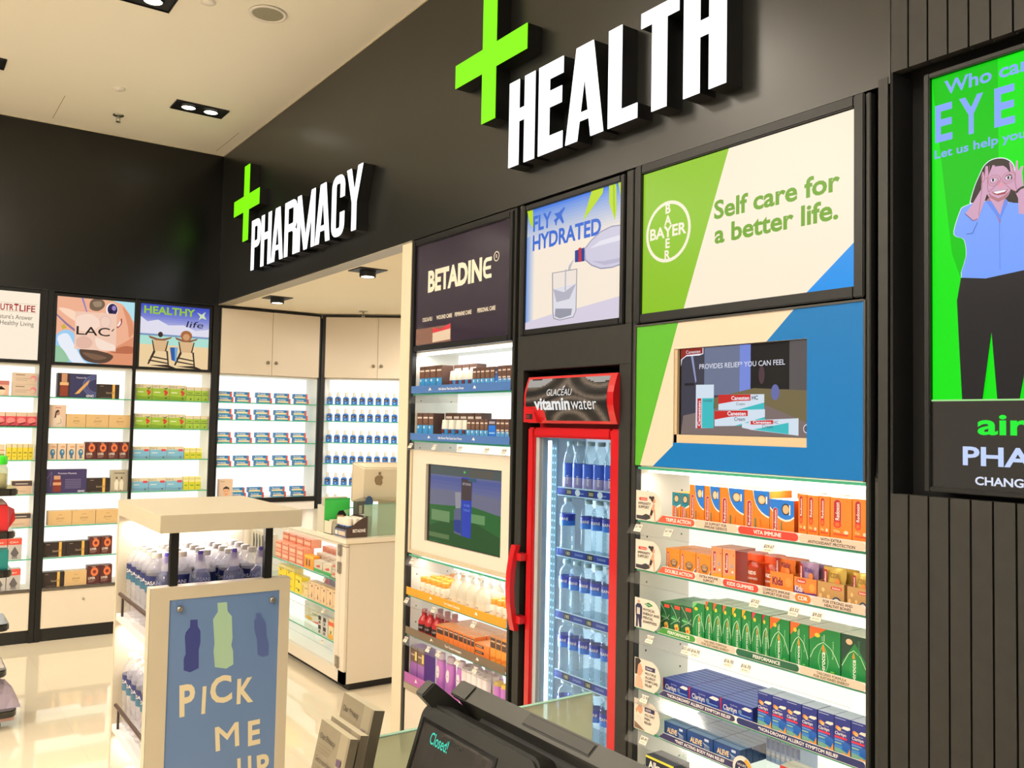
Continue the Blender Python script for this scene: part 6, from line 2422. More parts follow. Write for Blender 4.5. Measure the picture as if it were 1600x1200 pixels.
def d_placenta2(a):
    a.T('Premium Placenta', .28, .80, .07, C(220, 220, 235), wd=.46)
    a.R(.16, .06, .36, .58, C(120, 46, 34))
    a.R(.18, .58, .34, .74, C(196, 150, 120))
    a.R(.16, .34, .36, .46, C(206, 150, 110))
    for k in range(6):
        a.R(.46, .56 - .07 * k, .86, .58 - .07 * k, C(130, 124, 160))
    a.T('GNC', .78, .04, .07, C(226, 226, 236), wd=.18, bold=.04)
    a.line([(.0, .6), (.12, .9), (.1, .3)], .003, C(120, 110, 160))


def d_stem(a):
    a.R(.68, 0, .80, 1, C(222, 176, 84))
    a.T('StemC', .40, .34, .13, C(190, 170, 140), wd=.30)
    a.E(.74, .42, .05, .10, C(196, 150, 70), 12)
    a.R(.12, .84, .28, .87, C(170, 150, 130))
    a.R(.16, .06, .62, .09, C(120, 104, 90))


def d_jour(a):
    a.T('Junot', .34, .42, .16, C(110, 84, 50), wd=.34, shear=.3)
    a.R(.42, .72, .60, .76, C(170, 140, 96))
    a.R(.40, .28, .64, .31, C(170, 140, 96))


def d_head(a):
    a.E(.56, .44, .28, .22, C(60, 110, 150), 14)
    a.P([(.42, .30), (.66, .30), (.74, .10), (.44, .06)], C(70, 110, 140))
    a.E(.60, .50, .12, .09, C(150, 190, 200), 10)
    a.R(.40, .76, .86, .82, C(200, 120, 60))
    a.R(0, 0, .05, 1, C(90, 110, 140))


def d_liver(a):
    a.E(.58, .66, .30, .24, C(222, 120, 70), 16)
    a.E(.58, .66, .15, .10, C(120, 40, 30), 10)
    a.T('LIVER', .10, .26, .12, C(230, 220, 210), wd=.56, bold=.03)
    a.R(.10, .18, .66, .20, C(180, 150, 140))
    a.R(.10, .11, .56, .13, C(180, 150, 140))
    a.R(.36, .92, .66, .95, C(200, 180, 170))


def d_portrait(a):
    a.R(.38, .86, .70, .89, C(180, 70, 70))
    a.P([(.30, .02), (.78, .02), (.80, .40), (.66, .52), (.42, .52), (.28, .30)], C(222, 206, 190))
    a.E(.53, .64, .12, .10, C(170, 130, 110), 14)
    a.P([(.34, .40), (.40, .72), (.52, .79), (.64, .74), (.58, .70), (.46, .64), (.44, .44)], C(52, 44, 44))
    a.line([(.70, .40), (.74, .20), (.50, .14)], .004, C(160, 130, 116))


def d_couple(a):
    a.R(.20, .84, .84, .88, C(90, 84, 74))
    for u in (.36, .66):
        a.P([(u - .10, .06), (u + .10, .06), (u + .12, .45), (u, .60), (u - .13, .42)], C(228, 222, 206))
        a.E(u, .64, .06, .06, C(96, 84, 72), 10)
        a.R(u - .06, .02, u - .01, .10, C(120, 110, 96))
    a.R(.04, .02, .96, .05, C(120, 112, 96))


STEMB, JOURB, LIVB = C(44, 32, 30), C(214, 180, 128), C(84, 36, 34)
bitem(.945, 1.197, .170, .07, 'plac', C(46, 48, 92), d_placenta, 'supplement_carton', 0, 'wide navy placenta carton with a brown bottle picture, top shelf, second bay', None)
bitem(1.202, 1.351, .103, .07, 'stem', STEMB, d_stem, 'supplement_carton', 0, 'dark carton with a gold stripe on the top shelf of the second bay', None)
bitem(.897, 1.009, .155, .05, 'port', C(216, 190, 172), d_portrait, 'supplement_carton', 1, 'tall pink carton with a dark haired figure on the second shelf', None)
for i, (a_, b_) in enumerate(((1.011, 1.136), (1.137, 1.286), (1.287, 1.434))):
    bitem(a_, b_, .094, .09, 'jour', JOURB, d_jour, 'beauty_carton', 1, '%s plain beige carton from the left on the second bay shelf' % ORD[i], 'plain beige cartons, second shelf')
for i, (a_, b_) in enumerate(((.902, .960), (.961, 1.019), (1.020, 1.078), (1.079, 1.138))):
    bitem(a_, b_, .112, .07, 'head', C(222, 196, 170), d_head, 'supplement_carton', 2, '%s carton with a blue head from the left, third bay shelf' % ORD[i], 'cartons with a blue head')
for i, (a_, b_) in enumerate(((1.141, 1.214), (1.215, 1.288), (1.289, 1.362), (1.363, 1.434))):
    bitem(a_, b_, .124, .07, 'liver', LIVB, d_liver, 'supplement_carton', 2, '%s maroon carton from the left on the third bay shelf' % ORD[i], 'maroon cartons, third shelf')
bitem(.903, 1.158, .166, .07, 'plac2', C(56, 48, 96), d_placenta2, 'supplement_carton', 3, 'wide purple placenta carton on the fourth shelf of the second bay', None)
bitem(1.162, 1.310, .101, .07, 'stem', STEMB, d_stem, 'supplement_carton', 3, 'dark carton with a gold stripe beside the purple placenta carton', None)
bitem(1.314, 1.428, .156, .05, 'couple', C(176, 168, 148), d_couple, 'supplement_carton', 3, 'grey carton picturing a couple in white, fourth shelf, second bay', None)
for i, (a_, b_) in enumerate(((.922, 1.072), (1.073, 1.226), (1.227, 1.380))):
    bitem(a_, b_, .098, .09, 'jour', JOURB, d_jour, 'beauty_carton', 4, '%s plain beige carton from the left on the fifth bay shelf' % ORD[i], 'plain beige cartons, fifth shelf')
for i, (a_, b_) in enumerate(((.903, 1.045), (1.046, 1.190))):
    bitem(a_, b_, .102, .07, 'stem', STEMB, d_stem, 'supplement_carton', 5, '%s dark gold striped carton on the sixth bay shelf' % ('left', 'right')[i], 'dark gold striped cartons')
for i, (a_, b_) in enumerate(((1.191, 1.267), (1.268, 1.343))):
    bitem(a_, b_, .124, .07, 'liver', LIVB, d_liver, 'supplement_carton', 5, '%s maroon carton on the sixth bay shelf' % ('left', 'right')[i], 'maroon cartons, sixth shelf')
bitem(.903, 1.040, .103, .07, 'stem', STEMB, d_stem, 'supplement_carton', 6, 'dark gold striped carton on the bottom of the second bay', None)
bitem(1.041, 1.184, .100, .09, 'jour', JOURB, d_jour, 'beauty_carton', 6, 'plain beige carton on the bottom of the second bay', None)
for i, (a_, b_) in enumerate(((1.185, 1.268), (1.269, 1.350))):
    bitem(a_, b_, .128, .07, 'liver', LIVB, d_liver, 'supplement_carton', 6, '%s maroon carton on the bottom of the second bay' % ('left', 'right')[i], 'maroon cartons, bottom')


def d_ve(col, berry):
    def f(a):
        a.R(0, 0, 1, .76, col)
        a.P([(0, .30), (.5, .22), (1, .30), (1, 0), (0, 0)], C(120, 160, 40) if berry else C(110, 160, 190))
        a.T('NV E', .06, .80, .14, C(110, 110, 90), wd=.38)
        if berry:
            for u, v in ((.74, .58), (.84, .50), (.78, .40)):
                a.E(u, v, .08, .10, C(196, 60, 52), 10)
            a.P([(.58, .84), (.80, .70), (.96, .88), (.78, .78)], C(50, 60, 40))
        else:
            a.E(.74, .72, .09, .10, C(200, 60, 80), 10)
            a.E(.86, .72, .09, .10, C(200, 60, 80), 10)
        a.R(.10, .48, .46, .53, WH)
        a.E(.80, .14, .05, .06, C(60, 80, 30), 8)
    return f


VEB = C(214, 204, 178)
for row, hh, hs, w1 in ((0, .115, .106, 'top'), (1, .108, .099, 'second')):
    for i, (a_, b_) in enumerate(((1.463, 1.577), (1.578, 1.700), (1.701, 1.821))):
        bitem(a_, b_, hh, .07, 've_g', VEB, d_ve(C(150, 186, 62), True), 'skincare_carton', row, '%s cherry printed green carton from the left, %s shelf, third bay' % (ORD[i], w1), 'cherry printed green cartons')
    for i, (a_, b_) in enumerate(((1.822, 1.878), (1.879, 1.933), (1.934, 1.987))):
        bitem(a_, b_, hs, .06, 've_s', VEB, lambda a: (a.R(0, 0, 1, .76, C(150, 186, 62)), a.R(0, .42, 1, .46, C(50, 60, 40)), a.R(.2, .56, .8, .60, C(60, 80, 40)), a.E(.6, .14, .1, .06, C(60, 80, 30), 8)), 'skincare_carton', row, '%s small plain green carton from the left, %s shelf, third bay' % (ORD[i], w1), 'small plain green cartons')
for row, hh, hs, w1 in ((2, .091, .082, 'third'), (3, .093, .100, 'fourth')):
    for i, (a_, b_) in enumerate(((1.460, 1.575), (1.576, 1.697), (1.698, 1.820))):
        bitem(a_, b_, hh, .07, 've_b', VEB, d_ve(C(120, 180, 214), False), 'skincare_carton', row, '%s pale blue carton from the left, %s shelf, third bay' % (ORD[i], w1), 'pale blue cartons')
    for i, (a_, b_) in enumerate(((1.822, 1.862), (1.863, 1.908), (1.909, 1.954))):
        bitem(a_, b_, hs, .05, 've_y%d' % row, C(226, 220, 150), lambda a: (a.R(0, 0, 1, .6, C(200, 200, 50)), a.R(.2, .3, .8, .4, C(110, 150, 40)), a.R(.1, .8, .9, .86, C(190, 190, 120))), 'skincare_carton', row, '%s small yellow carton from the left, %s shelf, third bay' % (ORD[i], w1), 'small yellow cartons')
# left-hand bay
GP = C(206, 186, 166)
bitem(.545, .654, .100, .06, 'pinkface', C(226, 178, 158), lambda a: (a.R(0, .72, 1, 1, C(186, 110, 104)), a.E(.55, .32, .25, .30, C(236, 204, 180), 14), a.P([(.3, .4), (.55, .66), (.8, .4), (.7, .52), (.4, .52)], C(60, 40, 36))), 'supplement_carton', 0, 'pink carton with a face at the left edge, top shelf', None)
for k in range(2):
    o = place(FB, 'supplement_carton', 'carton', carton('greypink', .145, .079, .07, GP, lambda a: (a.R(.12, .78, .5, .86, C(130, 110, 100)), a.R(.12, .5, .7, .54, C(160, 140, 130)), a.R(.12, .34, .6, .38, C(160, 140, 130)), a.E(.86, .5, .14, .30, C(220, 130, 140), 12), a.E(.84, .42, .10, .20, GP, 10))), .745, .058, BZ[0] + .08 * k, ('lower' if k == 0 else 'upper') + ' grey pink carton of the stack on the left bay top shelf', 'stacked grey pink cartons')
for i, (a_, b_) in enumerate(((.575, .637), (.639, .702), (.703, .766), (.767, .828))):
    bitem(a_, b_, .098, .06, 'redlip', C(214, 190, 170), lambda a: (a.R(0, 0, 1, .72, C(206, 70, 84)), a.E(.5, .42, .42, .22, C(236, 130, 130), 12), a.R(0, 0, 1, .10, C(70, 40, 40)), a.P([(.1, .2), (.9, .34), (.9, .24), (.4, .12)], C(120, 30, 40))), 'supplement_carton', 1, '%s red fronted carton from the left, second shelf of the left bay' % ORD[i], 'red fronted cartons')
bitem(.565, .645, .105, .06, 'greeny', C(214, 200, 170), lambda a: (a.R(0, 0, 1, .4, C(120, 150, 60)), a.R(0, .6, 1, .66, C(190, 120, 60))), 'supplement_carton', 2, 'cream and green carton beside the yellow cartons, left bay', None)
for i in range(5):
    bitem(.652 + .033 * i, .684 + .033 * i, .108, .06, 'yellowslim', C(224, 204, 60), lambda a: (a.R(0, .78, 1, 1, C(214, 204, 170)), a.R(.2, .4, .8, .5, C(150, 140, 30)), a.R(.3, .2, .7, .26, C(150, 140, 30))), 'supplement_carton', 2, '%s slim yellow carton from the left, third shelf of the left bay' % ORD[i], 'slim yellow cartons')
for row, w1 in ((3, 'fourth'), (4, 'fifth')):
    bitem(.690, .818, .092, .07, 'darklabel', C(206, 180, 156), lambda a: (a.R(.02, .62, 1, .98, C(70, 60, 62)), a.R(.2, .74, .8, .80, C(210, 200, 190)), a.R(.1, .2, .7, .24, C(160, 140, 120))), 'supplement_carton', row, 'buff carton with a dark label on the %s shelf, left bay' % w1, None)
for row, w1 in ((5, 'sixth'), (6, 'bottom')):
    for i, (a_, b_) in enumerate(((.60, .685), (.687, .772))):
        bitem(a_, b_, .142, .07, 'redgrey', C(186, 182, 178), lambda a: (a.R(0, .70, 1, 1, C(214, 76, 62)), a.T('CA+', .14, .78, .08, C(236, 214, 200), wd=.6, bold=.03), a.P([(.2, .30), (.5, .62), (.8, .30), (.6, .1), (.4, .1)], C(90, 86, 90)), a.R(.3, .04, .7, .14, C(130, 126, 124))), 'supplement_carton', row, '%s red topped grey carton on the %s shelf, left bay' % (('left', 'right')[i], w1), 'red topped grey cartons')

# ---- dispensary: toothpaste cartons stacked in pairs
TPB = C(30, 116, 178)


def d_tooth(a):
    a.P([(.04, .18), (.82, .18), (.86, .40), (.60, .52), (.04, .48)], C(226, 214, 170))
    a.T('Parodontax', .08, .62, .26, C(226, 230, 240), wd=.56, bold=.02)
    a.R(0, 0, 1, .10, C(40, 160, 190))
    a.P([(.86, 0), (1, 0), (1, 1), (.90, 1)], C(206, 80, 62))


TPK = Kind('toothpaste_carton', 'carton', carton('tooth', .114, .041, .045, TPB, d_tooth))
AZ = [1.682, 1.547, 1.366, 1.184, .935]
ACOL = [(2.118, 2.256, 2.427, 2.581, 2.736), (2.118, 2.266, 2.420, 2.580, 2.731), (2.118, 2.275, 2.430, 2.584, 2.731), (2.118, 2.267, 2.420, 2.584, 2.738), (2.242, 2.385, 2.567, 2.734)]
for r_ in range(5):
    for c, x in enumerate(ACOL[r_]):
        for k in range(2):
            TPK.put(FB.W(x + (.006 if k == 0 else -.006), .05, AZ[r_] + .0415 * k), 0, '%s toothpaste carton, %s stack from the left, %s dispensary shelf' % (('lower', 'upper')[k], ORD[c], ORD[r_] if r_ < 4 else 'lowest'), 'blue toothpaste cartons')
place(FB, 'supplement_carton', 'carton', carton('boyface', .105, .150, .05, C(216, 188, 164), lambda a: (a.E(.52, .36, .22, .24, C(226, 176, 140), 16), a.P([(.28, .40), (.32, .56), (.52, .64), (.74, .56), (.76, .40), (.68, .50), (.36, .50)], C(36, 28, 28)), a.E(.43, .38, .03, .02, C(40, 30, 30), 8), a.E(.61, .38, .03, .02, C(40, 30, 30), 8), a.R(.45, .22, .60, .245, C(170, 70, 60)), a.R(.1, .86, .4, .90, C(170, 150, 130)))), 2.145, .05, .935, 'beige carton with a dark haired face on the lowest dispensary shelf')

# ---- angled cabinet: rows of blue bottles
m = MB()
m.box(-.0225, .0225, -.014, .014, 0, .052, C(34, 106, 190))
m.hexa([(-.0225, -.014, .052), (.0225, -.014, .052), (.0225, .014, .052), (-.0225, .014, .052)], [(-.013, -.010, .062), (.013, -.010, .062), (.013, .010, .062), (-.013, .010, .062)], C(34, 106, 190))
a = Art(m, -.0225, 0, .045, .052, -.014)
a.R(.12, .56, .88, .92, C(40, 34, 40))
a.R(.2, .66, .6, .74, C(200, 190, 190))
a.R(.4, .18, .6, .36, C(170, 206, 236))
b1 = m.mesh('bottle')
m = MB()
m.lathe([(.012, .0622), (.0135, .066), (.0115, .098), (.010, .101)], C(222, 220, 210), 12)
b2 = m.mesh('cap')
BB = Kind('mouthwash_bottle', 'bottle', [('bottle', b1), ('cap', b2, 'white cap')])
for r_, zz in enumerate([1.688, 1.551, 1.376, 1.205, 1.027, .85]):
    for c in range(10 if r_ < 5 else 2):
        BB.put(FA.W(.066 + .068 * c, .05, zz), FA.rz, '%s blue bottle from the left, %s shelf of the angled cabinet' % (ORD[c], ORD[r_]), 'blue bottles in the angled cabinet')

# ---- counter showcase
FCn = Frame(CX, 0, -PI / 2)


def citem(ya, yb, h, d, kind, base, deco, zz, label, group, fy=.030, top=None, lift=0.0):
    return place(FCn, 'medicine_carton', 'carton', carton(kind, ya - yb - .003, h, d, base, deco, top), -(ya + yb) / 2, fy + d / 2, zz + lift, label, group)


SALM = C(230, 160, 128)


def d_salm(a):
    a.R(.06, .12, .94, .20, C(196, 80, 50))
    a.R(.06, .70, .94, .80, C(196, 80, 50))
    a.R(.10, .28, .9, .62, C(238, 190, 160))
    a.R(.86, 0, 1, 1, C(206, 84, 56))


CW_ = ['left', 'middle', 'right']
for c in range(4):
    for k in range(3):
        citem(5.93 - .128 * c, 5.805 - .128 * c, .056, .07, 'salm', SALM, d_salm, CS[0], 'salmon carton, %s column from the left, %s of the stack in the showcase' % (ORD[c], ('bottom', 'middle', 'top')[k]), 'salmon cartons in the showcase', fy=.03 + (.05 if k == 2 else 0), lift=.0565 * k)
for i in range(4):
    citem(5.405 - .075 * i, 5.332 - .075 * i, .130, .05, 'salmtall', C(226, 158, 132), lambda a: (a.R(.2, .1, .3, .9, C(200, 96, 76)), a.R(.5, .1, .6, .9, C(200, 96, 76)), a.R(.75, .1, .8, .9, C(200, 96, 76))), CS[0], '%s tall striped salmon carton behind the row of yellow dotted cartons' % ORD[i], 'tall striped salmon cartons', fy=.150)
for i in range(4):
    citem(5.345 - .098 * i, 5.25 - .098 * i, .100, .05, 'dots', C(206, 186, 168), lambda a: (a.E(.42, .42, .12, .14, C(236, 214, 120), 12), a.R(.66, .12, 1, .34, C(240, 190, 60)), a.R(.1, .8, .8, .86, C(150, 130, 120))), CS[0], '%s grey carton with a yellow dot, upper showcase shelf' % ORD[i], 'grey cartons with a yellow dot', fy=.085)
citem(5.41, 5.26, .085, .045, 'orangefig', C(240, 150, 30), lambda a: (a.R(.2, .2, .34, .7, C(90, 60, 30)), a.R(.5, .2, .64, .7, C(90, 60, 30)), a.R(0, .8, 1, 1, C(246, 190, 60))), CS[0], 'orange carton with dark figures on the upper showcase shelf', None)
for i, (a_, b_) in enumerate(((5.255, 5.125), (5.115, 4.985))):
    citem(a_, b_, .070, .045, 'greenwhite', C(206, 196, 176), lambda a: (a.R(0, 0, 1, .30, C(52, 160, 84)), a.P([(.2, .5), (.7, .7), (.8, .5), (.5, .42)], C(196, 70, 60))), CS[0], ('left' if i == 0 else 'right') + ' green footed carton on the upper showcase shelf', 'green footed cartons')
for k in range(2):
    for i, (a_, b_) in enumerate(((4.98, 4.92), (4.918, 4.862))):
        citem(a_, b_, .048, .05, 'greyred', C(196, 184, 166), lambda a: (a.P([(.1, .4), (.6, .75), (.9, .5), (.5, .3)], C(196, 80, 70)), a.R(0, 0, 1, .12, C(150, 150, 130))), CS[0], '%s grey carton with a red mark, %s layer by the showcase corner' % (('left', 'right')[i], ('lower', 'upper')[k]), 'grey cartons with a red mark', lift=.0485 * k)
for i in range(6):
    citem(6.385 - .062 * i, 6.327 - .062 * i, .135, .05, 'zebra', C(214, 208, 190), lambda a: (a.P([(0, .1), (.45, .0), (.6, .45), (.3, .9), (0, .8)], C(48, 48, 50)), a.R(.7, .1, .8, .8, C(70, 110, 70))), CS[0], '%s black and white mask carton in the far end of the showcase' % ORD[i], 'black and white mask cartons')
for k in range(3):
    for c in range(2):
        citem(5.86 - .15 * c, 5.715 - .15 * c, .048, .06, 'yellow', C(240, 214, 30), lambda a: (a.R(.1, .5, .7, .58, C(90, 90, 30)), a.E(.3, .3, .08, .12, C(60, 80, 40), 8)), CS[1], '%s yellow carton, %s column, middle showcase shelf' % (('bottom', 'middle', 'top')[k], ('left', 'right')[c]), 'yellow cartons in the showcase', lift=.0485 * k)
for k in range(2):
    citem(5.555, 5.445, .055, .06, 'yellow2', C(236, 216, 60), lambda a: (a.R(.1, .5, .7, .58, C(90, 90, 30)), a.E(.6, .4, .12, .16, C(60, 80, 40), 8)), CS[1], ('lower' if k == 0 else 'upper') + ' yellow carton next to the beige figure cartons', 'yellow cartons by the figures', lift=.0555 * k)
citem(5.44, 5.335, .085, .05, 'cream3', C(226, 208, 150), lambda a: (a.R(.1, .2, .3, .8, C(200, 170, 60)), a.R(.5, .6, .9, .66, C(120, 100, 60))), CS[1], 'cream and yellow carton left of the figure cartons', None)
for i in range(5):
    citem(5.33 - .094 * i, 5.238 - .094 * i, .112, .05, 'figure', C(226, 196, 156), lambda a: (a.E(.62, .76, .10, .07, C(90, 50, 70), 8), a.P([(.5, .2), (.62, .5), (.74, .2), (.62, .1)], C(140, 90, 80)), a.R(.10, .1, .2, .2, C(150, 120, 90)), a.R(.1, .86, .4, .9, C(120, 100, 80))), CS[1], '%s beige carton with a small figure, middle showcase shelf' % ORD[i], 'beige figure cartons')
for i, (a_, b_, cc, w1) in enumerate(((5.26, 5.165, C(196, 50, 80), 'crimson'), (5.16, 5.04, C(92, 50, 120), 'purple'), (5.035, 4.87, C(234, 110, 40), 'orange'))):
    citem(a_, b_, .135, .05, 'rear%d' % i, cc, lambda a: (a.R(.1, .7, .7, .76, WH), a.R(.5, .3, .9, .6, C(220, 160, 180))), CS[1], '%s carton in the back row behind the figure cartons' % w1, None, fy=.10)
citem(5.60, 5.225, .115, .06, 'bigwhite', C(222, 222, 206), lambda a: (a.P([(.3, 0), (1, 0), (1, .24), (.7, .14)], C(226, 70, 54)), a.R(.35, .42, .95, .48, C(110, 150, 90)), a.line([(.05, .8), (.2, .86), (.2, .3), (.5, .4), (.6, .7)], .004, C(150, 160, 150)), a.E(.2, .14, .16, .12, C(220, 180, 90), 10)), CS[2], 'large white carton with a red corner on the lower showcase shelf', None, fy=.12)
for i in range(2):
    for k in range(2):
        citem(5.16 - .075 * i, 5.088 - .075 * i, .055, .05, 'bw', C(196, 196, 190), lambda a: (a.R(.0, .5, .6, .95, C(40, 40, 50)), a.R(.1, .1, .5, .4, C(90, 90, 90))), CS[2], '%s black and white carton, %s layer, lower showcase shelf' % (('left', 'right')[i], ('lower', 'upper')[k]), 'black and white cartons', lift=.0555 * k)
for i, (a_, b_) in enumerate(((5.005, 4.932), (4.930, 4.860))):
    citem(a_, b_, .118, .06, 'creamred', C(222, 208, 164), lambda a: (a.R(0, .66, 1, .86, C(224, 90, 50)), a.P([(.1, .0), (.9, .0), (.9, .22), (.5, .3), (.1, .24)], C(220, 160, 50)), a.P([(.4, .26), (.6, .26), (.7, .46), (.5, .38), (.3, .46)], C(90, 110, 60))), CS[2], ('left' if i == 0 else 'right') + ' cream carton with an orange band, lower showcase shelf', 'cream cartons with an orange band')

# ---- display boxes on the counter
r = thing('counter_display_box', 'brown counter display box holding white capped bottles', 'display box', (2.196, 4.765, CT), 0)
m = MB()
BRN = C(74, 56, 48)
side = [(0, 0), (.135, 0), (.135, .118), (.105, .112), (.07, .092), (.035, .064), (.0, .046)]
BD = .165
m.prism(side, 0, .002, BRN)
m.prism(side, BD - .002, BD, BRN)
m.box(-.001, .001, .002, BD - .002, 0, .046, C(90, 96, 120))
m.box(.133, .135, .002, BD - .002, 0, .120, BRN)
m.box(0, .135, 0, BD, 0, .002, BRN)
m.text('BETADINE', .040, .030, .017, -.0005, WHITEINK, width=.082, bold=.03)
m.box(-.0016, -.001, .015, .110, .010, .034, C(214, 196, 170))
m.box(-.0016, -.001, .120, .155, .010, .034, WH)
ob('box', m.mesh('box'), r)
m = MB()
m.lathe([(.001, 0), (.018, 0), (.0185, .03), (.0185, .066)], C(36, 106, 180), 14)
m.lathe([(.0188, .040), (.0188, .060)], C(50, 40, 50), 14, caps=False)
b1 = m.mesh('bottle')
m = MB()
m.lathe([(.0195, .0662), (.0195, .072), (.018, .104), (.016, .107)], C(226, 218, 204), 14)
b2 = m.mesh('cap')
SB = Kind('spray_bottle', 'bottle', [('bottle', b1), ('cap', b2)])
for c in range(3):
    for r_ in range(4):
        SB.put((2.196 + .024 + .041 * c, 4.765 + .022 + .0395 * r_, CT + .003), 0, 'white capped bottle in the brown box, %s column from the left, %s row' % (ORD[c], ORD[r_]), 'bottles in the brown counter box')
r = thing('counter_display_box', 'green and white counter display box picturing a face', 'display box', (2.188, 4.965, CT), 0)
m = MB()
CGR = C(48, 172, 80)
m.box(0, .165, .10, .103, 0, .205, CGR)
m.box(0, .003, -.012, .10, 0, .075, C(222, 214, 190))
m.box(.162, .165, -.012, .10, 0, .075, CGR)
m.box(0, .165, -.012, -.009, 0, .06, C(222, 214, 190))
m.box(0, .165, -.012, .103, 0, .003, CGR)
a = Art(m, 0, 0, .165, .205, .10)
a.P([(0, .95), (1, .95), (1, .66), (.55, .60), (.3, .30), (0, .4)], C(60, 190, 80))
a.P([(.5, .3), (.9, .3), (1, .66), (.6, .62)], C(160, 220, 150))
a.E(.64, .42, .16, .16, C(206, 150, 116), 14)
a.P([(.48, .50), (.56, .62), (.74, .64), (.86, .50), (.84, .36), (.74, .50)], C(30, 26, 30))
ob('box', m.mesh('box'), r)
for k in range(2):
    me = carton('cdb', .085, .040, .05, C(214, 206, 184), lambda a: (a.R(.05, .1, .95, .3, CGR), a.P([(.2, .4), (.7, .8), (.9, .6)], C(214, 110, 90))))
    place(Frame(2.188, 4.965, 0), 'medicine_carton', 'carton', me, .05, .020 + .0, CT + .0035 + .0405 * k, ('lower' if k == 0 else 'upper') + ' carton in the green counter box', 'cartons in the green counter box')
for k in range(9):
    place(Frame(2.188, 4.965, 0), 'medicine_carton', 'carton', carton('cds', .0155, .046, .05, C(190, 180, 156), lambda a: (a.R(.1, .1, .9, .3, C(110, 100, 84)), a.R(.1, .5, .9, .55, C(150, 140, 120)))), .012 + .0165 * k, .134, CT + .0 + .165, '%s slim grey carton on top behind the green counter box' % ORD[k], 'slim grey cartons on the counter')
m = MB()
m.box(0, .165, 0, .10, 0, .162, C(206, 200, 180))
ob('storage_carton', m.mesh('carton'), None, (2.186, 5.071, CT), 0, 'pale carton behind the green counter display box', 'carton')
r = thing('counter_leaflet_stand', 'grey leaflet display with a blue oval beside the monitor', 'display stand', (2.345, 4.95, CT), 0)
m = MB()
m.box(0, .105, 0, .05, 0, .19, C(84, 84, 78))
a = Art(m, 0, 0, .105, .19, 0)
a.R(.05, .55, .95, .60, WH)
for u in (.15, .5, .75):
    a.R(u, .62, u + .2, .88, C(170, 166, 150))
    a.R(u - .05, .2, u + .15, .48, C(130, 130, 120))
ob('board', m.mesh('board'), r)
m = MB()
m.prism([(.080 + .026 * math.cos(PI * k / 10), .185 + .038 * math.sin(PI * k / 10)) for k in range(20)], -.006, -.003, C(56, 84, 120))
ob('oval_tag', m.mesh('tag'), r)

# ================================================================== bottled water
WATER = clear((253, 253, 255), .20, (255, 252, 252), gloss=1.3, rough=.05, name='clear_bottle')
COLD = clear((243, 250, 252), .10, (226, 240, 246), gloss=1.3, rough=.05, name='cold_bottle')
PCAP = mat((240, 234, 230), .45, name='white_cap')


def water_parts(mat_b, txt, lab1, lab2, capm, H=.235, r=.0325, label=(.118, .168)):
    m_ = MB()
    pr = [(.001, .004), (.022, .0), (.028, .004), (r, .012)]
    z_ = .012
    while z_ < label[0] - .018:
        pr += [(r - .003, z_ + .008), (r, z_ + .015)]
        z_ += .016
    pr += [(r - .001, label[0] - .004), (r - .001, label[1] + .004), (r, label[1] + .010), (r * .86, label[1] + .028), (r * .5, H - .026), (.0125, H - .018), (.0125, H - .012)]
    m_.lathe(pr, mat_b, 18)
    body = m_.mesh('bottle')
    m_ = MB()
    m_.lathe([(.0148, H - .016), (.0152, H - .014), (.0148, H - .001), (.013, H)], capm, 16)
    cap = m_.mesh('cap')
    m_ = MB()
    zm = label[0] + (label[1] - label[0]) * .42
    m_.lathe([(r + .0002, label[0]), (r + .0002, zm), (r + .0002, label[1])], [lab2, lab1], 20, caps=False)
    for q in (-PI, 0):
        if txt == 'smart':
            for e in (-.6, .6):
                m_.text_round(txt, r + .0006, label[0] + .012, .010, WHITEINK, q + e, bold=.01, up=True)
        else:
            m_.text_round(txt, r + .0006, label[0] + (label[1] - label[0]) * .46, .011, WHITEINK, q, bold=.01)
    return [('bottle', body), ('cap', cap, 'white cap'), ('label', m_.mesh('label'), 'navy and teal label')]


STW = Kind('water_bottle', 'bottle', water_parts(WATER, 'DASANI', C(24, 34, 92), C(44, 92, 116), PCAP))
COLDW = Kind('water_bottle', 'bottle', water_parts(COLD, 'DASANI', C(34, 48, 160), C(40, 110, 206), mat((196, 222, 230), .4), .218, .030, (.112, .156)))
SMART = Kind('water_bottle', 'bottle', water_parts(COLD, 'smart', C(40, 80, 190), C(150, 140, 190), mat((196, 222, 230), .4), .205, .030, (.030, .120)))
SXS = (.70, .775, .85, .925, 1.0)
SYS = (2.902, 2.968, 3.034, 3.100, 3.164)
RY = -.62   # bottles are turned so that their labels look out of the open side
for c, x in enumerate(SXS):
    for r_, y in enumerate(SYS):
        if r_ == 4 and c > 0 and False:
            continue
        STW.put((x, y, WS[0]), RY, 'clear water bottle, column %s from the left, row %s back, top of the stand' % (ORD[c], ORD[r_]), 'water bottles on the top stand shelf')
for c, x in enumerate(SXS[:2]):
    for r_, y in enumerate((2.835,) + SYS):
        STW.put((x, y, WS[1]), RY, 'clear water bottle on the middle stand shelf, column %s, row %s from the front' % (ORD[c], ORD[r_]), 'water bottles on the middle stand shelf')
for r_, y in enumerate((2.87,) + SYS[1:]):
    STW.put((.70, y, WS[2]), RY, 'clear water bottle on the low stand shelf, %s from the front' % ORD[r_], 'water bottles on the low stand shelf')
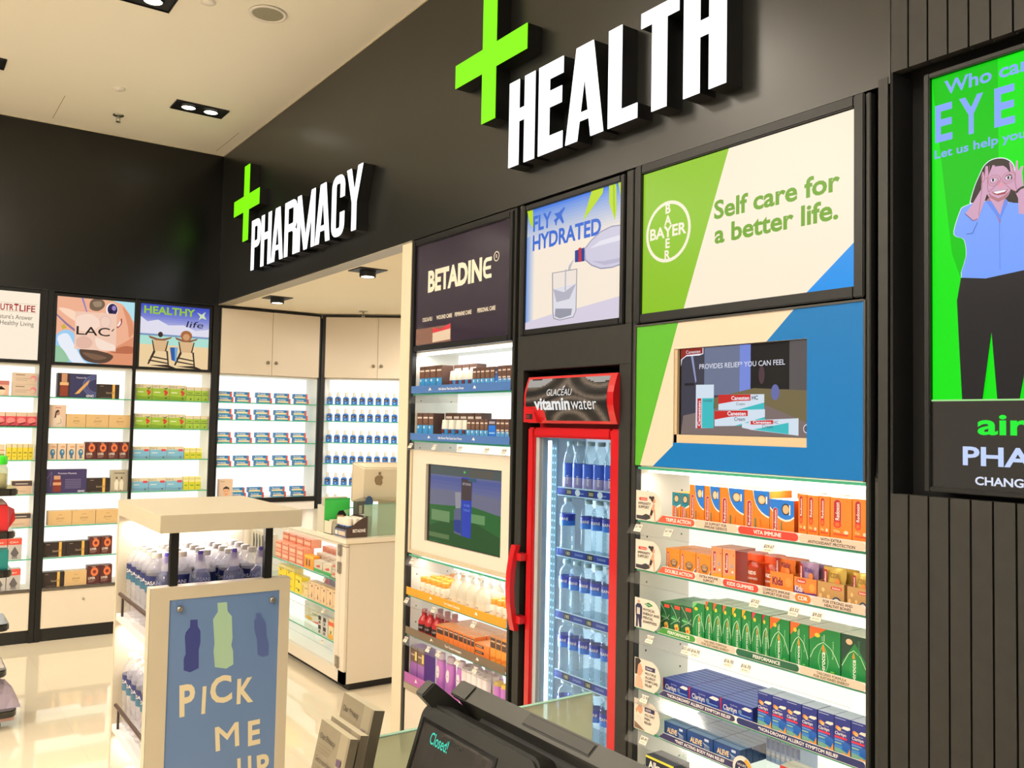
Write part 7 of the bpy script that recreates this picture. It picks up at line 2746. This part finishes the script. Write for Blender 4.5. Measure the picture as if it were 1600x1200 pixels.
# sports cap bottles at the front of the top shelf
m = MB()
m.lathe([(.001, .002), (.030, .0), (.034, .006), (.034, .020), (.031, .03), (.034, .04), (.034, .060), (.031, .07), (.034, .08), (.034, .150), (.030, .172), (.016, .186), (.014, .192)], clear((226, 230, 250), .14, (226, 230, 255), gloss=1.3, rough=.05, name='tinted_bottle'), 20)
b1 = m.mesh('bottle')
m = MB()
m.lathe([(.0165, .190), (.0165, .204), (.013, .212), (.013, .232), (.012, .234)], clear((250, 248, 252), .5, (245, 240, 248), name='frosted_cap'), 16)
b2 = m.mesh('cap')
m = MB()
m.lathe([(.008, .212), (.008, .240), (.006, .245)], C(92, 78, 200, .3), 14)
b3 = m.mesh('nozzle')
m = MB()
m.lathe([(.0345, .085), (.0345, .138)], clear((170, 186, 244), .5, (120, 146, 232), name='blue_label'), 20, caps=False)
m.text_round('PURE', .0349, .10, .016, WHITEINK, 0, bold=.02)
b4 = m.mesh('label')
SPB = Kind('sports_bottle', 'bottle', [('bottle', b1), ('cap', b2), ('nozzle', b3, 'violet nozzle'), ('label', b4)])
for i, x in enumerate((.712, .812, .918, 1.004)):
    SPB.put((x, 2.828, WS[0]), 0, '%s violet nozzled sports bottle from the left behind the blue front panel' % ORD[i], 'violet nozzled sports bottles')
# fridge
FYI = .118
for i, yy in enumerate((2.655, 2.595, 2.535, 2.475, 2.415, 2.355)):
    SMART.put(FR.W(-yy, FYI, FS[0] - .003), FR.rz, '%s tall bottle from the left on the top fridge shelf' % ORD[i], 'bottles on the top fridge shelf')
for k, zz in enumerate(FS[1:]):
    for i, yy in enumerate((2.668, 2.606, 2.544, 2.482, 2.420, 2.358)):
        if k == 0 and i == 1:
            continue
        COLDW.put(FR.W(-yy, FYI, zz - .003), FR.rz, '%s chilled water bottle from the left on the %s fridge shelf' % (ORD[i - (1 if k == 0 and i > 1 else 0)], ('second', 'third', 'fourth', 'fifth')[k]), 'chilled water bottles')

# ================================================================== things on the tray rack
m = MB()
m.lathe([(.001, .0), (.036, .0), (.038, .006), (.038, .095), (.030, .112), (.030, .118)], clear((232, 236, 220), .25, (226, 224, 190), name='jar_glass'), 20)
m.lathe([(.001, .004), (.034, .004), (.034, .07), (.02, .075)], C(226, 216, 180), 16)
b1 = m.mesh('jar')
m = MB()
m.lathe([(.034, .118), (.035, .121), (.035, .150), (.030, .160)], mat((60, 214, 40), .35), 20)
b2 = m.mesh('lid')
K_ = Kind('spice_jar', 'jar', [('jar', b1), ('lid', b2, 'bright green lid')])
K_.put((.455, 5.06, 1.185), 0, 'clear jar with a bright green lid on the top rack tray')
m = MB()
m.hexa([(-.06, -.05, 0), (.06, -.05, 0), (.06, .05, 0), (-.06, .05, 0)], [(-.055, -.03, .125), (.055, -.03, .125), (.05, .03, .135), (-.05, .03, .135)], C(206, 32, 36))
m.face([(.06, -.045, .01), (.092, -.01, .05), (.088, .02, .10), (.055, -.028, .12)], C(190, 26, 32))
m.hexa([(-.055, -.03, .126), (.055, -.03, .126), (.05, .03, .136), (-.05, .03, .136)], [(-.05, -.004, .165), (.03, -.004, .155), (.03, .004, .155), (-.05, .004, .165)], C(226, 200, 190))
ob('gift_bag', m.mesh('bag', .003), None, (.445, 5.09, .975), 0, 'bright red folded bag on the second rack tray', 'bag')
m = MB()
m.box(-.10, .10, -.05, .05, 0, .095, C(28, 132, 130), top=C(60, 170, 165))
ob('teal_carton', m.mesh('carton', .002), None, (.41, 5.09, .785), 0, 'teal carton on the third rack tray', 'carton')
m = MB()
m.box(-.12, .12, -.05, .05, 0, .085, C(214, 206, 196))
a = Art(m, -.12, 0, .24, .085, -.05)
a.R(.70, .1, .95, .5, C(150, 110, 90))
ob('white_carton', m.mesh('carton', .002), None, (.36, 5.09, .522), 0, 'pale carton on the fourth rack tray', 'carton')


def crumpled(name, w_, d_, h_, col, loc, label, cat, seed):
    rnd = random.Random(seed)
    m_ = MB()
    nx, ny = 12, 8
    vs = []
    for j in range(ny + 1):
        for i in range(nx + 1):
            u, v = i / nx, j / ny
            e = (math.sin(PI * u) * math.sin(PI * v)) ** .5
            vs.append(((u - .5) * w_ + (rnd.random() - .5) * .008, (v - .5) * d_, .001 + e * h_ * (.75 + .35 * rnd.random())))
    fs = [(j * (nx + 1) + i, j * (nx + 1) + i + 1, (j + 1) * (nx + 1) + i + 1, (j + 1) * (nx + 1) + i) for j in range(ny) for i in range(nx)]
    m_.idx(vs, fs, col)
    m_.face([(-w_ / 2, -d_ / 2, 0), (-w_ / 2, d_ / 2, 0), (w_ / 2, d_ / 2, 0), (w_ / 2, -d_ / 2, 0)], col)
    ob(name, m_.mesh(name), None, loc, 0, label, cat)


crumpled('plastic_bag', .34, .20, .13, mat((222, 216, 210), .3), (.345, 5.15, .298), 'pile of pale clear wrapped goods on the fifth rack tray', 'bag', 3)
crumpled('plastic_bag', .42, .22, .16, mat((166, 152, 168), .3), (.385, 5.15, .098), 'lilac grey plastic bag on the lowest rack tray', 'bag', 5)

# ================================================================== checkout in the foreground
CKT = .955
r = thing('checkout_counter', 'pale checkout counter under the till, below the frame', 'counter', (.40, .30, 0))
m = MB()
m.box(0, .60, 0, .98, CKT - .03, CKT, mat((226, 216, 196), .3))
ob('worktop', m.mesh('worktop', .003), r)
m = MB()
m.box(.03, .57, .03, .95, 0, CKT - .0305, CREAM)
ob('cabinet_body', m.mesh('body'), r)
m = MB()
FROST = clear((236, 242, 232), .62, (228, 230, 206), gloss=1.0, rough=.08, name='frosted_green_glass')
m.box(0, .425, -.004, .004, 0, 1.1 - CKT, FROST)
m.box(0, .425, -.004, .004, 1.1 - CKT, 1.1015 - CKT, C(150, 190, 170))
ob('glass_screen', m.mesh('pane'), None, (.562, 1.152, CKT), 0, 'frosted green glass pane behind the till', 'glass screen')

# leaflet boxes leaning on the counter
BKC, BKS = C(118, 108, 88), C(104, 96, 80)


def leaflet(x, y, wy, h, t, lean, label):
    m_ = MB()
    m_.box(-wy / 2, wy / 2, 0, t, 0, h, BKS, front=BKC, top=C(190, 178, 150))
    a_ = Art(m_, -wy / 2, 0, wy, h, 0)
    a_.R(.70, 0, .94, 1, C(136, 126, 104))
    a_.R(0, .58, 1, .60, C(110, 96, 90))
    a_.R(0, 0, 1, .58, C(112, 102, 96))
    a_.T('Our Privacy', .07, .90, .034, C(70, 62, 50), wd=.52, bold=.01)
    for k in range(3):
        a_.R(.07, .865 - .02 * k, .55 - .05 * k, .872 - .02 * k, C(112, 100, 80))
    a_.T('Get a member', .07, .77, .032, C(70, 62, 50), wd=.52, bold=.01)
    for k in range(5):
        a_.R(.07, .74 - .02 * k, .58 - .04 * k, .747 - .02 * k, C(112, 100, 80))
    a_.R(.74, .82, .88, .86, C(80, 60, 84))
    o = ob('leaflet_box', m_.mesh('leaflet', .0008), None, (x, y, CKT), 0, label, 'leaflet', 'leaflet boxes by the till')
    o.rotation_euler = (rad(-lean), 0, -PI / 2)
    return o


leaflet(.495, 1.117, .094, .218, .016, 12, 'tallest grey leaflet box, standing rearmost left of the till')
leaflet(.448, 1.053, .088, .212, .011, 12, 'middle grey leaflet box left of the till')
leaflet(.432, 1.048, .088, .212, .011, 12, 'front grey leaflet box left of the till')

# till: tilted monitor seen from behind, customer display in front
PB_, PB2 = mat((34, 34, 31), .42, spec=.5, name='till_plastic'), mat((50, 50, 46), .38, name='till_plastic_edge')
till = thing('till', 'dark grey till with a tilted monitor seen from behind', 'till', (.66, .84, CKT), 0)
m = MB()
m.box(-.04, .20, -.20, .17, 0, .055, PB_)
m.hexa([(.02, -.10, .055), (.14, -.10, .055), (.14, .10, .055), (.02, .10, .055)], [(.0, -.09, .17), (.08, -.09, .17), (.08, .09, .17), (.0, .09, .17)], PB_)
ob('base', m.mesh('base', .006), till)
m = MB()
# slab: local x thickness (towards the cashier), y length, z height; leaning so the back looks down
m.box(0, .020, -.36, .175, -.235, 0, PB_)
m.box(-.018, .0, -.32, .135, -.200, -.030, PB_)
m.box(-.003, .021, -.36, .175, -.004, .003, PB2)
m.box(.004, .017, -.10, .02, .003, .0045, PB_)
m.box(.002, .019, -.102, .022, .0029, .0035, BLACK)
head = ob('monitor', m.mesh('monitor', .005), till, (-.030, 0, .235))
head.rotation_euler = (0, rad(-38), 0)
m = MB()
m.hexa([(-.020, .176, -.12), (.022, .176, -.12), (.022, .196, -.12), (-.020, .196, -.12)], [(-.036, .176, .034), (-.012, .176, .034), (-.012, .196, .034), (-.036, .196, .034)], PB2)
m.box(-.004, .021, .140, .178, .001, .005, PB2)
ob('card_reader', m.mesh('reader', .003), head)
m = MB()
m.box(.0205, .0215, -.345, .16, -.22, -.015, mat((10, 10, 12), .1))
ob('touch_screen', m.mesh('screen'), head)
disp = thing('customer_display', 'black customer display reading Closed! in teal letters', 'customer display', (.600, .93, CKT), 0)
m = MB()
m.box(-.075, .005, -.06, .06, 0, .012, PB_)
m.tube((-.020, 0, .012), (-.020, 0, .118), .014, PB_, 14)
ob('foot', m.mesh('foot', .002), disp)
m = MB()
DW, DH, rr = .260, .118, .020
pts = []
for cx_, cz_, a0 in ((DW - rr, DH - rr, 0), (rr, DH - rr, 90), (rr * .5, rr * .5, 180), (DW - rr * .5, rr * .5, 270)):
    q = rr if cz_ > DH / 2 else rr * .5
    pts += [(cx_ + q * math.cos(rad(a0 + 15 * k)), cz_ + q * math.sin(rad(a0 + 15 * k))) for k in range(7)]
m.prism(pts, 0, .034, PB_)
hd_ = ob('display_head', m.mesh('head', .004), disp, (-.036, .113, .114))
hd_.rotation_euler = (rad(-18), 0, -PI / 2)
m = MB()
m.prism([(.012, .010), (DW - .075, .010), (DW - .075, .098), (.012, .098)], -.0012, .002, mat((24, 24, 24), .12))
a = Art(m, .012, .010, DW - .087, .088, -.0012)
a.R(.03, .06, .97, .94, mat((52, 50, 48), .10, spec=.8))
a.T('Closed!', .17, .71, .16, em((60, 230, 200), 1.0), wd=.25, bold=.004)
a.T('verifone', .30, .84, .08, C(20, 20, 20), wd=.30)
ob('display_window', m.mesh('window'), hd_)
m = MB()
m.tube((DW - .052, .004, .060), (DW - .008, .004, .060), .021, PB_, 18)
ob('hinge_barrel', m.mesh('hinge'), hd_)
